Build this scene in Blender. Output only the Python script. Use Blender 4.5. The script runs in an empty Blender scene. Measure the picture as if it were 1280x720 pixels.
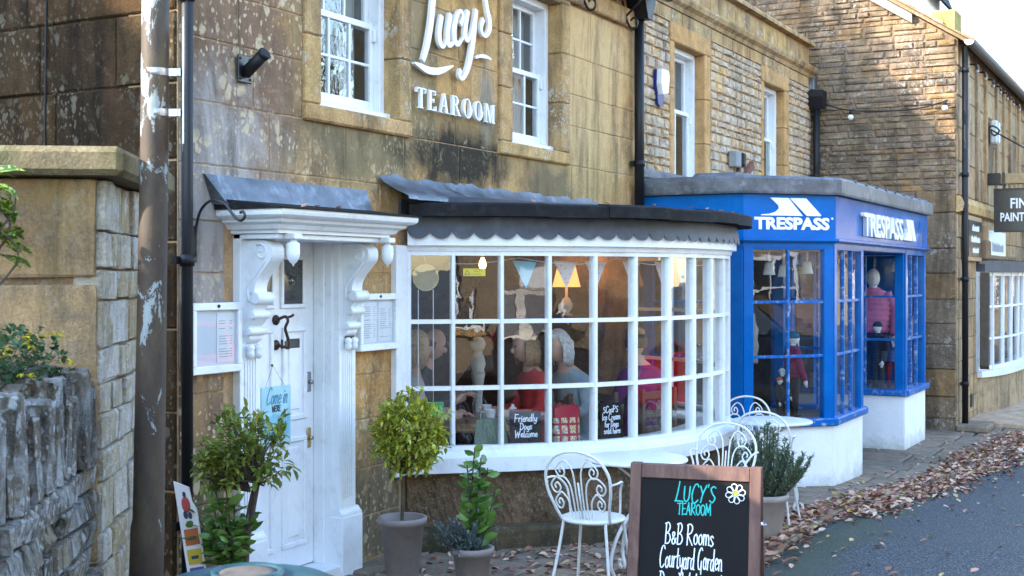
import bpy, bmesh, math, random
from mathutils import Vector, Matrix
R = math.radians
PI = math.pi
random.seed(7)
sc = bpy.context.scene
C = sc.collection

# ---------------------------------------------------------------- camera, sky, sun, exposure
# world: +X along the street front of the tearoom, +Y into the houses, Z up, metres
cam_d = bpy.data.cameras.new('camera')
cam = bpy.data.objects.new('camera', cam_d)
C.objects.link(cam)
cam.location = (0, -4.6, 1.8)
cam.rotation_euler = (R(90), 0, R(28.26 - 90))
cam_d.sensor_width = 36
cam_d.lens = 45
cam_d.shift_y = -0.0117
cam_d.clip_end = 2000
cam_d.clip_start = 0.05
cam_d.dof.use_dof = True
cam_d.dof.focus_distance = 8.3
cam_d.dof.aperture_fstop = 8.0
sc.camera = cam

SUN_EL, SUN_AZ = 29.0, (-0.7071, 0.7071)      # low autumn sun behind the houses, over the roofs
w = bpy.data.worlds.new('World')
sc.world = w
w.use_nodes = True
wn = w.node_tree
sky = wn.nodes.new('ShaderNodeTexSky')
sky.sky_type = 'NISHITA'
sky.sun_disc = False
sky.sun_elevation = R(SUN_EL)
sky.sun_rotation = R(-45)
sky.air_density = 1.2
sky.dust_density = 0.6
sky.ozone_density = 2.0
wn.nodes['Background'].inputs['Strength'].default_value = 0.15
wn.links.new(sky.outputs[0], wn.nodes['Background'].inputs['Color'])
sd = bpy.data.lights.new('sun', 'SUN')
sd.energy = 2.0
sd.angle = R(0.6)
sd.color = (1.0, 0.90, 0.76)
sun = bpy.data.objects.new('sun', sd)
C.objects.link(sun)
ce = math.cos(R(SUN_EL))
sun.rotation_euler = Vector((-SUN_AZ[0] * ce, -SUN_AZ[1] * ce, -math.sin(R(SUN_EL)))).to_track_quat('-Z', 'Y').to_euler()
sun.location = (-20, 20, 30)
vs = sc.view_settings
vs.view_transform = 'Standard'
vs.look = 'None'
vs.gamma = 1.0
vs.use_curve_mapping = False
vs.exposure = 3.12


# ---------------------------------------------------------------- helpers
def grd(x):
    """height of the street: it drops a little towards the far houses"""
    t = min(max((x - 8.5) / 5.0, 0), 1)
    return -0.2 * t * t * (3 - 2 * t)


def off_of(p):
    v = Vector((0, 0, 0))
    while p is not None:
        v += p.location
        p = p.parent
    return v


class MB:
    def __init__(s):
        s.v = []; s.f = []; s.m = []; s.sm = []

    def poly(s, pts, mi=0, smooth=False):
        i = len(s.v)
        s.v += [tuple(p) for p in pts]
        s.f.append(tuple(range(i, i + len(pts)))); s.m.append(mi); s.sm.append(smooth)

    def raw(s, V, F, mi=0, smooth=False):
        i = len(s.v)
        s.v += [tuple(p) for p in V]
        for f in F:
            s.f.append(tuple(k + i for k in f)); s.m.append(mi); s.sm.append(smooth)

    def box(s, x0, y0, z0, x1, y1, z1, b=0.0, mi=0):
        if x0 > x1: x0, x1 = x1, x0
        if y0 > y1: y0, y1 = y1, y0
        if z0 > z1: z0, z1 = z1, z0
        if b <= 0:
            V = [(x0, y0, z0), (x1, y0, z0), (x1, y1, z0), (x0, y1, z0), (x0, y0, z1), (x1, y0, z1), (x1, y1, z1), (x0, y1, z1)]
            F = [(0, 3, 2, 1), (4, 5, 6, 7), (0, 1, 5, 4), (1, 2, 6, 5), (2, 3, 7, 6), (3, 0, 4, 7)]
            s.raw(V, F, mi)
            return s
        b = min(b, (x1 - x0) * .45, (y1 - y0) * .45, (z1 - z0) * .45)
        V = []
        idx = {}
        for a, X in enumerate((x0, x1)):
            for c, Y in enumerate((y0, y1)):
                for d, Z in enumerate((z0, z1)):
                    sx, sy, sz = (b if a == 0 else -b), (b if c == 0 else -b), (b if d == 0 else -b)
                    idx[(a, c, d)] = len(V)
                    V += [(X, Y + sy, Z + sz), (X + sx, Y, Z + sz), (X + sx, Y + sy, Z)]
        g = lambda a, c, d, k: idx[(a, c, d)] + k
        F = [(g(0, 0, 0, 0), g(0, 0, 1, 0), g(0, 1, 1, 0), g(0, 1, 0, 0)), (g(1, 0, 0, 0), g(1, 1, 0, 0), g(1, 1, 1, 0), g(1, 0, 1, 0)),
             (g(0, 0, 0, 1), g(1, 0, 0, 1), g(1, 0, 1, 1), g(0, 0, 1, 1)), (g(0, 1, 0, 1), g(0, 1, 1, 1), g(1, 1, 1, 1), g(1, 1, 0, 1)),
             (g(0, 0, 0, 2), g(0, 1, 0, 2), g(1, 1, 0, 2), g(1, 0, 0, 2)), (g(0, 0, 1, 2), g(1, 0, 1, 2), g(1, 1, 1, 2), g(0, 1, 1, 2))]
        for a in (0, 1):
            for c in (0, 1):
                F.append((g(a, c, 0, 0), g(a, c, 1, 0), g(a, c, 1, 1), g(a, c, 0, 1)))
                F.append((g(a, 0, c, 0), g(a, 1, c, 0), g(a, 1, c, 2), g(a, 0, c, 2)))
                F.append((g(0, a, c, 1), g(1, a, c, 1), g(1, a, c, 2), g(0, a, c, 2)))
        for k in idx.values():
            F.append((k, k + 1, k + 2))
        s.raw(V, F, mi)
        return s

    def tube(s, pts, r, n=8, closed=False, mi=0, flat=None):
        """round bar along pts; r a number or a list; flat=(a,b) squeezes the section"""
        P = [Vector(p) for p in pts]
        N = len(P)
        rr = r if isinstance(r, (list, tuple)) else [r] * N
        T = []
        for i in range(N):
            if closed:
                d = P[(i + 1) % N] - P[i - 1]
            else:
                d = P[min(i + 1, N - 1)] - P[max(i - 1, 0)]
            T.append(d.normalized() if d.length > 1e-9 else Vector((0, 0, 1)))
        up = Vector((0, 0, 1)) if abs(T[0].z) < .9 else Vector((1, 0, 0))
        u = T[0].cross(up).normalized()
        V = []
        for i in range(N):
            u = (u - T[i] * u.dot(T[i]))
            u = u.normalized() if u.length > 1e-6 else T[i].orthogonal().normalized()
            q = T[i].cross(u)
            for k in range(n):
                a = 2 * PI * k / n
                V.append(P[i] + (u * math.cos(a) + q * math.sin(a)) * rr[i])
        F = []
        for i in range(N if closed else N - 1):
            j = (i + 1) % N
            for k in range(n):
                l = (k + 1) % n
                F.append((i * n + k, i * n + l, j * n + l, j * n + k))
        s.raw(V, F, mi, True)
        if not closed:
            b = len(s.v) - len(V)
            s.f.append(tuple(b + k for k in reversed(range(n)))); s.m.append(mi); s.sm.append(False)
            s.f.append(tuple(b + (N - 1) * n + k for k in range(n))); s.m.append(mi); s.sm.append(False)
        return s

    def lathe(s, prof, c=(0, 0, 0), n=24, mi=0, smooth=True, axis='z', sx=1, sy=1):
        V = []
        F = []
        for r, z in prof:
            for k in range(n):
                a = 2 * PI * k / n
                p = (r * math.cos(a) * sx, r * math.sin(a) * sy, z)
                if axis == 'x': p = (p[2], p[0], p[1])
                if axis == 'y': p = (p[0], -p[2], p[1])
                V.append((c[0] + p[0], c[1] + p[1], c[2] + p[2]))
        for i in range(len(prof) - 1):
            for k in range(n):
                l = (k + 1) % n
                F.append((i * n + k, i * n + l, (i + 1) * n + l, (i + 1) * n + k))
        s.raw(V, F, mi, smooth)
        b = len(s.v) - len(V)
        if prof[0][0] > 1e-6:
            s.f.append(tuple(b + k for k in reversed(range(n)))); s.m.append(mi); s.sm.append(False)
        if prof[-1][0] > 1e-6:
            s.f.append(tuple(b + (len(prof) - 1) * n + k for k in range(n))); s.m.append(mi); s.sm.append(False)
        return s

    def ball(s, c, r, n=12, m=8, mi=0):
        rx, ry, rz = r if isinstance(r, (tuple, list)) else (r, r, r)
        pr = [(max(1e-7, math.sin(PI * i / m)), -math.cos(PI * i / m)) for i in range(m + 1)]
        b = len(s.v)
        s.lathe(pr, (0, 0, 0), n, mi, True)
        for i in range(b, len(s.v)):
            x, y, z = s.v[i]
            s.v[i] = (c[0] + x * rx, c[1] + y * ry, c[2] + z * rz)
        return s

    def prism(s, poly, fn, t0, t1, mi=0, smooth_side=False):
        """poly in 2D, fn(a,b,t) -> 3D, extruded from t0 to t1"""
        n = len(poly)
        V = [fn(a, b, t0) for a, b in poly] + [fn(a, b, t1) for a, b in poly]
        s.raw(V, [tuple(range(n)), tuple(reversed(range(n, 2 * n)))], mi)
        i = len(s.v)
        s.raw(V, [(k, (k + 1) % n, n + (k + 1) % n, n + k) for k in range(n)], mi, smooth_side)
        return s

    def mesh(s, name):
        me = bpy.data.meshes.new(name)
        me.from_pydata(s.v, [], s.f)
        me.polygons.foreach_set('use_smooth', s.sm)
        me.polygons.foreach_set('material_index', s.m)
        bm = bmesh.new(); bm.from_mesh(me)
        bmesh.ops.recalc_face_normals(bm, faces=bm.faces)
        bm.to_mesh(me); bm.free()
        return me


def link(name, me, mats, parent=None, world=True):
    o = bpy.data.objects.new(name, me)
    C.objects.link(o)
    if not isinstance(mats, (list, tuple)): mats = [mats]
    if len(me.materials) == 0:
        for m in mats: me.materials.append(m)
    if parent is not None:
        o.parent = parent
        if world: o.location = -off_of(parent)
    return o


def add(name, mb, mats, parent=None, world=True):
    return link(name, mb.mesh(name), mats, parent, world)


def tag(o, label, cat=None, group=None, kind=None):
    if label: o['label'] = label
    if cat: o['category'] = cat
    if group: o['group'] = group
    if kind: o['kind'] = kind
    return o


def thing(name, label, cat, loc=(0, 0, 0), rz=0, group=None):
    o = bpy.data.objects.new(name, None)
    C.objects.link(o)
    o.empty_display_size = .1
    o.location = loc
    o.rotation_euler = (0, 0, rz)
    return tag(o, label, cat, group)


def copy_tree(o, parent=None):
    c = o.copy()
    C.objects.link(c)
    c.parent = parent
    for ch in list(o.children):
        copy_tree(ch, c)
    return c


def catmull(P, n=6, closed=False):
    P = [Vector(p) for p in P]
    out = []
    N = len(P)
    for i in range(N if closed else N - 1):
        if closed:
            a, b, c, d = P[i - 1], P[i], P[(i + 1) % N], P[(i + 2) % N]
        else:
            a, b, c, d = P[max(i - 1, 0)], P[i], P[i + 1], P[min(i + 2, N - 1)]
        for k in range(n):
            t = k / n
            out.append(.5 * ((2 * b) + (c - a) * t + (2 * a - 5 * b + 4 * c - d) * t * t + (3 * b - a - 3 * c + d) * t ** 3))
    if not closed: out.append(P[-1])
    return out


# ---------------------------------------------------------------- materials
def newmat(name):
    m = bpy.data.materials.new(name)
    m.use_nodes = True
    nt = m.node_tree
    return m, nt, nt.nodes['Principled BSDF']


class G:
    """small node-graph helper"""
    def __init__(s, nt):
        s.nt = nt
        s.pos = None

    def n(s, t, **kw):
        x = s.nt.nodes.new(t)
        for k, v in kw.items(): setattr(x, k, v)
        return x

    def l(s, a, b): s.nt.links.new(a, b)

    def P(s, scale=(1, 1, 1), obj=False):
        if obj:
            o = s.n('ShaderNodeTexCoord').outputs['Object']
        else:
            o = s.n('ShaderNodeNewGeometry').outputs['Position']
        mp = s.n('ShaderNodeMapping')
        mp.inputs['Scale'].default_value = scale
        s.l(o, mp.inputs[0])
        return mp.outputs[0]

    def noise(s, vec, scale=5, det=5, rough=.6, dist=0):
        x = s.n('ShaderNodeTexNoise')
        x.inputs['Scale'].default_value = scale
        x.inputs['Detail'].default_value = det
        x.inputs['Roughness'].default_value = rough
        x.inputs['Distortion'].default_value = dist
        s.l(vec, x.inputs['Vector'])
        return x.outputs['Fac']

    def warp(s, vec, scale, amt):
        x = s.n('ShaderNodeTexNoise')
        x.inputs['Scale'].default_value = scale; x.inputs['Detail'].default_value = 4
        s.l(vec, x.inputs['Vector'])
        y = s.n('ShaderNodeVectorMath', operation='MULTIPLY_ADD')
        s.l(x.outputs['Color'], y.inputs[0])
        y.inputs[1].default_value = (amt, amt, amt)
        s.l(vec, y.inputs[2])
        return y.outputs[0]

    def voro(s, vec, scale=5, out='Distance', rnd=1.0):
        x = s.n('ShaderNodeTexVoronoi')
        x.inputs['Scale'].default_value = scale
        x.inputs['Randomness'].default_value = rnd
        s.l(vec, x.inputs['Vector'])
        return x.outputs[out]

    def ramp(s, fac, stops, interp='LINEAR'):
        x = s.n('ShaderNodeValToRGB')
        cr = x.color_ramp
        cr.interpolation = interp
        while len(cr.elements) > 1: cr.elements.remove(cr.elements[-1])
        for i, (p, c) in enumerate(stops):
            e = cr.elements[0] if i == 0 else cr.elements.new(p)
            e.position = p
            c = c if isinstance(c, (tuple, list)) else (c, c, c)
            e.color = (*c[:3], 1)
        s.l(fac, x.inputs[0])
        return x.outputs[0]

    def rng(s, v, a, b, c=0, d=1):
        x = s.n('ShaderNodeMapRange')
        for k, q in zip((1, 2, 3, 4), (a, b, c, d)): x.inputs[k].default_value = q
        s.l(v, x.inputs[0])
        return x.outputs[0]

    def math(s, op, a, b=None):
        x = s.n('ShaderNodeMath', operation=op)
        for i, q in enumerate((a, b)):
            if q is None: continue
            if hasattr(q, 'node'): s.l(q, x.inputs[i])
            else: x.inputs[i].default_value = q
        return x.outputs[0]

    def mix(s, fac, a, b, mode='MIX'):
        x = s.n('ShaderNodeMix', data_type='RGBA', blend_type=mode)
        for i, q in ((0, fac), (6, a), (7, b)):
            if hasattr(q, 'node'): s.l(q, x.inputs[i])
            elif i == 0: x.inputs[i].default_value = q
            else: x.inputs[i].default_value = (*q[:3], 1) if isinstance(q, (tuple, list)) else (q, q, q, 1)
        return x.outputs[2]

    def sep(s, v):
        x = s.n('ShaderNodeSeparateXYZ')
        s.l(v, x.inputs[0])
        return x.outputs

    def bump(s, h, bsdf, strength=.3, dist=.01):
        x = s.n('ShaderNodeBump')
        x.inputs['Strength'].default_value = strength
        x.inputs['Distance'].default_value = dist
        s.l(h, x.inputs['Height'])
        s.l(x.outputs[0], bsdf.inputs['Normal'])


def pbr(name, col, rough=.5, metal=0, var=.12, vscale=6, bump=.0, bscale=60, spec=.5, dirt=None, dirt_amt=.0, dscale=3, obj=False, coat=0, island=0, objrnd=0):
    m, nt, b = newmat(name)
    g = G(nt)
    p = g.P(obj=obj)
    n = g.noise(p, vscale, 4)
    c = g.mix(1.0, (*col,), g.ramp(n, [(.3, 1 - var), (.7, 1 + var)]), 'MULTIPLY')
    if island:
        gi = g.n('ShaderNodeNewGeometry').outputs['Random Per Island']
        c = g.mix(1.0, c, g.ramp(gi, [(0, 1 - island), (1, 1 + island)]), 'MULTIPLY')
    if objrnd:
        gi = g.n('ShaderNodeObjectInfo').outputs['Random']
        c = g.mix(1.0, c, g.ramp(gi, [(0, 1 - objrnd), (1, 1 + objrnd)]), 'MULTIPLY')
    if dirt:
        d = g.noise(p, dscale, 8, .7, .3)
        c = g.mix(g.math('MULTIPLY', g.rng(d, .52, .72), dirt_amt), c, dirt)
    g.l(c, b.inputs['Base Color'])
    g.l(g.rng(n, .2, .8, max(rough - .06, .02), min(rough + .08, 1)), b.inputs['Roughness'])
    b.inputs['Metallic'].default_value = metal
    b.inputs['Specular IOR Level'].default_value = spec
    b.inputs['Coat Weight'].default_value = coat
    b.inputs['Coat Roughness'].default_value = .08
    if bump:
        g.bump(g.noise(p, bscale, 6, .65), b, bump, .01)
    return m


def stone(name, cols, grime=(.05, .042, .03), grime_amt=.5, lichen=(.5, .47, .40), lich_amt=.5, lscale=22, lthr=.5, bump=.5, tints=(), rough=.9, cell=False, gscale=1.2, fine=55, wash=(), bdist=.02, lich_x=None, grain=.4, warm=1.0):
    """weathered stone: colour per block, soft mottling, run-down grime, lichen spots and patches.
    tints: (centre, size, colour, amount, noise scale): stains with a place of their own on the wall"""
    m, nt, b = newmat(name)
    g = G(nt)
    p = g.P()
    rnd = g.sep(g.voro(g.P((5, 5, 10)), 1, 'Color'))[0] if cell else g.n('ShaderNodeObjectInfo').outputs['Random']
    cols = [(r_ * (1 + .07 * warm), g_ * (1 - .13 * warm), b_ * (1 - .265 * warm)) for r_, g_, b_ in cols]          # Cotswold stone is a warm one
    k = len(cols)
    c = g.ramp(rnd, [((i + .5) / k, q) for i, q in enumerate(cols)])
    mott = g.noise(p, 7, 8, .65, .4)
    c = g.mix(1.0, c, g.ramp(mott, [(.25, .58), (.5, 1.0), (.75, 1.35)]), 'MULTIPLY')
    gr = g.noise(p, fine * 1.5, 6, .8)
    c = g.mix(1.0, c, g.ramp(gr, [(.28, 1 - grain), (.5, 1.0), (.72, 1 + grain)]), 'MULTIPLY')
    for wc, wsc, lo, hi, wa in wash:              # broad weathering patches that run across the joints
        c = g.mix(g.rng(g.noise(p, wsc, 7, .65, .4), lo, hi, 0, wa), c, wc)
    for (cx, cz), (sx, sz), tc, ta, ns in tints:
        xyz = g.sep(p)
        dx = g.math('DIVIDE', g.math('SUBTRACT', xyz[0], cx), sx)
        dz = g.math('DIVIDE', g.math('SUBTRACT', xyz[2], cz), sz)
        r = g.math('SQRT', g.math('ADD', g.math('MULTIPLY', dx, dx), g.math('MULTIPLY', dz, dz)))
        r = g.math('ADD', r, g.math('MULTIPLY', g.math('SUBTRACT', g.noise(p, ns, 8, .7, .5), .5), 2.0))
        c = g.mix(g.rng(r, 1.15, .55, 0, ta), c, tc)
    st = g.noise(g.P((gscale * 3.0, gscale * 3.0, gscale * .55)), 1, 8, .68, .5)
    gm = g.math('MULTIPLY', g.rng(st, .47, .66), grime_amt)
    c = g.mix(gm, c, grime)
    # lichen: round spots of several sizes inside patches
    pw = g.warp(g.P((1, 1, .72)), lscale * .9, .9 / lscale)
    vary = g.math('MULTIPLY', g.math('SUBTRACT', g.noise(p, lscale * .35, 3), .5), .55)
    vd = g.math('ADD', g.voro(pw, lscale, 'Distance'), vary)
    vd2 = g.math('ADD', g.voro(pw, lscale * 2.7, 'Distance'), vary)
    patch = g.noise(p, 1.7, 6, .7)
    ed = g.noise(p, lscale * 3, 3)
    s1 = g.rng(g.math('ADD', vd, g.math('MULTIPLY', ed, .25)), .44, .34)
    s2 = g.rng(g.math('ADD', vd2, g.math('MULTIPLY', ed, .25)), .46, .36)
    sp = g.math('MAXIMUM', s1, s2)
    lf = g.math('MULTIPLY', g.math('MULTIPLY', sp, g.rng(patch, lthr - .04, lthr + .1)), lich_amt)
    if lich_x:
        gate = g.rng(g.math('ADD', g.sep(p)[0], g.math('MULTIPLY', g.noise(p, 1.2, 4), 1.5)), lich_x[0], lich_x[1], 1, lich_x[2])
        lf = g.math('MULTIPLY', lf, gate)
    c = g.mix(lf, c, lichen)
    big = g.noise(p, 9, 9, .75, .6)
    c = g.mix(g.math('MULTIPLY', g.rng(big, .6, .68), lich_amt * .6), c, lichen)
    g.l(c, b.inputs['Base Color'])
    b.inputs['Roughness'].default_value = rough
    b.inputs['Specular IOR Level'].default_value = .08
    h = g.math('ADD', g.noise(p, fine, 8, .7), g.math('MULTIPLY', mott, .8))
    g.bump(h, b, bump, bdist)
    return m


def glass(name, r0=.06, tint=(.95, .96, .96), wave=.02):
    """thin pane: clear, with a mirror layer that grows towards grazing angles on both faces alike"""
    m, nt, b = newmat(name)
    nt.nodes.remove(b)
    g = G(nt)
    out = nt.nodes['Material Output']
    tr = g.n('ShaderNodeBsdfTransparent'); tr.inputs[0].default_value = (*tint, 1)
    gl = g.n('ShaderNodeBsdfGlossy'); gl.inputs['Roughness'].default_value = .0
    ge = g.n('ShaderNodeNewGeometry')
    dt = g.n('ShaderNodeVectorMath', operation='DOT_PRODUCT')
    g.l(ge.outputs['Normal'], dt.inputs[0]); g.l(ge.outputs['Incoming'], dt.inputs[1])
    k = g.math('SUBTRACT', 1.0, g.math('ABSOLUTE', dt.outputs['Value']))
    f = g.math('ADD', g.math('MULTIPLY', g.math('POWER', k, 5.0), 1 - r0), r0)
    mx = g.n('ShaderNodeMixShader')
    bp = g.n('ShaderNodeBump'); bp.inputs['Strength'].default_value = wave; bp.inputs['Distance'].default_value = .02
    g.l(g.noise(g.P(), 5.5, 2, .5, .6), bp.inputs['Height'])
    g.l(bp.outputs[0], gl.inputs['Normal'])
    g.l(f, mx.inputs[0]); g.l(tr.outputs[0], mx.inputs[1]); g.l(gl.outputs[0], mx.inputs[2])
    g.l(mx.outputs[0], out.inputs[0])
    return m


def emit(name, col, strength):
    m, nt, b = newmat(name)
    b.inputs['Base Color'].default_value = (*col, 1)
    b.inputs['Emission Color'].default_value = (*col, 1)
    b.inputs['Emission Strength'].default_value = strength
    return m


def leafmat(name, c1, c2, rough=.4, edge=None, trans=.25):
    m, nt, b = newmat(name)
    g = G(nt)
    r = g.n('ShaderNodeNewGeometry').outputs['Random Per Island']
    c = g.ramp(r, [(0, c1), (.55, tuple((a + d) / 2 for a, d in zip(c1, c2))), (1, c2)])
    if edge:
        v = g.noise(g.P(), 70, 3, .6)
        c = g.mix(g.rng(v, .5, .58), c, edge)
    g.l(c, b.inputs['Base Color'])
    b.inputs['Roughness'].default_value = rough
    tl = g.n('ShaderNodeBsdfTranslucent')
    g.l(c, tl.inputs[0])
    mx = g.n('ShaderNodeMixShader'); mx.inputs[0].default_value = trans
    g.l(b.outputs[0], mx.inputs[1]); g.l(tl.outputs[0], mx.inputs[2])
    g.l(mx.outputs[0], nt.nodes['Material Output'].inputs[0])
    return m


M = {}
OCH = [(.45, .30, .135), (.49, .335, .155), (.42, .30, .15), (.46, .34, .18), (.51, .345, .15)]
M['ashlar'] = stone('tearoom ashlar', OCH, warm=.85, grime_amt=.6, lichen=(.60, .475, .30), lich_amt=.8, lscale=11, lthr=.46, bump=.6, fine=40, lich_x=(6.8, 8.2, .22), gscale=1.7, wash=[((.31, .215, .09), .9, .46, .64, .75), ((.52, .335, .135), 1.6, .54, .68, .55), ((.44, .35, .225), 2.3, .55, .67, .65)], tints=[
    ((6.5, 3.3), (.9, .9), (.32, .23, .115), .7, 2.5), ((7.2, 3.4), (.35, .9), (.26, .20, .115), .7, 3), ((8.0, 2.75), (1.2, .3), (.25, .18, .09), .7, 2.5), ((9.75, 2.75), (.9, .45), (.40, .30, .135), .7, 2.5),
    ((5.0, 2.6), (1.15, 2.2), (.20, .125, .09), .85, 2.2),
    ((5.25, 2.15), (.6, .8), (.42, .39, .36), .8, 4),
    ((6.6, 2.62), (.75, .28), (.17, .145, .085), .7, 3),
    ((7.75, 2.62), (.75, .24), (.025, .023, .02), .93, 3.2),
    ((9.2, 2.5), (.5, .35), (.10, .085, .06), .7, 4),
    ((9.8, 3.6), (1.0, 1.0), (.60, .41, .20), .75, 2),
    ((8.15, 3.05), (.12, .3), (.30, .27, .21), .7, 4),
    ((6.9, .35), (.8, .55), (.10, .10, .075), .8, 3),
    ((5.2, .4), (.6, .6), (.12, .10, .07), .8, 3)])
M['mortar'] = stone('lime mortar', [(.42, .34, .22), (.46, .37, .245)], grime_amt=.7, lich_amt=.2, bump=.6)
M['mortar_dark'] = stone('grey mortar', [(.20, .17, .13), (.24, .20, .15)], grime_amt=.6, lich_amt=.3, bump=.6)
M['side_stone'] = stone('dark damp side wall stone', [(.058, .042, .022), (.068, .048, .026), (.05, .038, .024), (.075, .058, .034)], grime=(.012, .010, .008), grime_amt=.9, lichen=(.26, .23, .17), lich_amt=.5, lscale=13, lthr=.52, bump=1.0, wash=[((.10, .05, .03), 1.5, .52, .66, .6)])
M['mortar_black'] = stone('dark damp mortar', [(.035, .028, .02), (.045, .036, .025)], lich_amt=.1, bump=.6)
M['surround'] = stone('weathered window dressings', [(.42, .29, .14), (.37, .28, .15), (.46, .33, .15)], warm=0.55, grime=(.08, .062, .045), grime_amt=.75, lichen=(.52, .49, .42), lich_amt=.7, lscale=17, lthr=.5, bump=.5)
M['rubble'] = stone('shop house rubble stone', [(.48, .40, .275), (.41, .375, .305), (.51, .425, .30), (.37, .345, .30), (.52, .385, .20), (.46, .425, .355)], warm=.7, grime=(.13, .11, .08), grime_amt=.6, lichen=(.52, .50, .46), lich_amt=.95, lscale=10, lthr=.48, bump=.55)
M['rubble_far'] = stone('shop house rubble stone bulk', [(.48, .40, .275), (.41, .375, .305), (.51, .425, .30), (.37, .345, .30), (.52, .385, .20), (.46, .425, .355)], warm=.7, grime=(.13, .11, .08), grime_amt=.6, lichen=(.52, .50, .46), lich_amt=.95, lscale=10, lthr=.48, bump=.55, cell=True)
GAB = [(.22, .185, .14), (.17, .148, .12), (.255, .21, .155), (.145, .13, .108), (.30, .21, .105), (.20, .175, .14), (.235, .195, .135)]
M['gable'] = stone('gable rubble stone', GAB, warm=.75, grime=(.05, .042, .032), grime_amt=.7, lichen=(.46, .43, .37), lich_amt=.6, lscale=14, lthr=.5, bump=1.0, wash=[((.32, .23, .12), 1.3, .57, .68, .35)])
M['gable_far'] = stone('gable rubble stone bulk', GAB, warm=.75, grime=(.05, .042, .032), grime_amt=.7, lichen=(.46, .43, .37), lich_amt=.6, lscale=14, lthr=.5, bump=1.0, wash=[((.34, .22, .09), 1.3, .56, .68, .5)], cell=True)
M['gallery'] = stone('gallery ashlar', [(.36, .27, .16), (.40, .30, .18), (.33, .27, .18), (.39, .32, .21)], warm=.7, grime_amt=.65, lich_amt=.3, bump=.4)
M['pier'] = stone('gate pier block', [(.37, .285, .165), (.40, .31, .19), (.34, .26, .16)], warm=0.75, grime=(.10, .08, .05), grime_amt=.6, lichen=(.45, .42, .34), lich_amt=.2, lscale=15, bump=.9, gscale=3.2, wash=[((.36, .24, .10), 3.5, .5, .64, .7), ((.26, .22, .17), 5, .54, .66, .6)])
M['whitewash'] = stone('limewashed rubble', [(.56, .53, .46), (.48, .41, .28), (.60, .57, .51), (.42, .33, .19), (.54, .50, .42)], warm=.2, grime=(.22, .19, .13), grime_amt=.55, lichen=(.60, .59, .56), lich_amt=.9, lscale=9, lthr=.42, bump=1.0, gscale=4, bdist=.03)
M['drystone'] = stone('lichened wall stone', [(.23, .21, .18), (.28, .255, .215), (.19, .175, .155), (.32, .28, .21)], warm=.2, grime=(.04, .045, .03), grime_amt=.95, lichen=(.50, .51, .50), lich_amt=1.0, lscale=15, lthr=.36, bump=1.0, gscale=7, bdist=.05, fine=30, wash=[((.42, .42, .41), 6, .48, .58, .85), ((.30, .21, .09), 5, .6, .68, .6)])
M['coping'] = stone('mossy pier coping', [(.15, .135, .085), (.165, .145, .09)], warm=0.5, grime=(.06, .068, .025), grime_amt=.7, lichen=(.26, .245, .17), lich_amt=.5, lscale=30, bump=.6)
M['roughcast'] = stone('dark roughcast', [(.13, .105, .075), (.16, .125, .085)], grime=(.04, .036, .026), grime_amt=.6, lichen=(.32, .28, .21), lich_amt=.5, lscale=45, lthr=.45, bump=1.0, fine=32)
M['ledge'] = stone('green plinth stone', [(.07, .075, .05), (.09, .085, .06)], grime=(.03, .035, .022), grime_amt=.6, lich_amt=.2, bump=.6)
M['flag'] = stone('pavement flagstone', [(.22, .205, .18), (.26, .24, .21), (.19, .18, .165), (.24, .215, .175)], grime=(.08, .085, .055), grime_amt=.45, lichen=(.36, .34, .30), lich_amt=.2, bump=.35)
M['flag_joint'] = pbr('mossy joint', (.06, .065, .035), .95, var=.4, vscale=9, bump=.5)
M['roof_stone'] = stone('stone roof slate', [(.20, .165, .12), (.25, .21, .15), (.17, .145, .11)], grime=(.10, .11, .05), grime_amt=.5, lichen=(.42, .40, .33), lich_amt=.5, lscale=12, bump=.6)
M['moss'] = stone('mossy chimney', [(.30, .27, .15), (.26, .27, .10)], grime=(.20, .26, .03), grime_amt=.9, lich_amt=.6, bump=.7, gscale=4)
M['asphalt'] = None
M['white'] = pbr('white gloss paint', (.74, .76, .78), .36, var=.05, vscale=3, bump=.08, bscale=40, dirt=(.40, .37, .30), dirt_amt=.38, dscale=11)
def white_render():
    m, nt, b = newmat('white painted render')
    g = G(nt)
    p = g.P()
    c = g.ramp(g.noise(p, 3, 6, .6), [(.3, (.76, .77, .77)), (.7, (.86, .86, .85))])
    z = g.math('ADD', g.sep(p)[2], g.math('MULTIPLY', g.math('SUBTRACT', g.noise(p, 7, 7, .75, .4), .5), .55))
    c = g.mix(g.rng(z, .0, -.22, 0, .75), c, (.36, .37, .29))
    c = g.mix(g.rng(g.noise(g.P((9, 9, 1.2)), 1, 7, .7), .6, .74, 0, .35), c, (.55, .54, .48))
    g.l(c, b.inputs['Base Color']); b.inputs['Roughness'].default_value = .8
    g.bump(g.noise(p, 26, 6, .65), b, .45, .012)
    return m


M['white_wall'] = white_render()
M['white_metal'] = pbr('white enamelled iron', (.64, .645, .62), .35, var=.05, vscale=20, dirt=(.45, .40, .32), dirt_amt=.35, dscale=25)
M['blue'] = pbr('blue shopfront paint', (.0015, .11, .38), .16, var=.10, vscale=5, bump=.02, bscale=14, spec=.22, dirt=(.01, .17, .45), dirt_amt=.5, dscale=4)
M['blue_worn'] = pbr('worn blue paint', (.0015, .11, .38), .3, var=.10, vscale=5, bump=.03, bscale=30, spec=.25, dirt=(.55, .58, .62), dirt_amt=1.0, dscale=16)
M['lead'] = pbr('lead sheet', (.115, .123, .138), .45, metal=.5, var=.45, vscale=5, bump=.45, bscale=14, dirt=(.40, .43, .47), dirt_amt=.6, dscale=6)
M['lead_dark'] = pbr('dark lead skirt', (.055, .06, .075), .55, metal=.2, var=.35, vscale=6, bump=.25, bscale=16, dirt=(.14, .15, .17), dirt_amt=.5, dscale=7)
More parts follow.
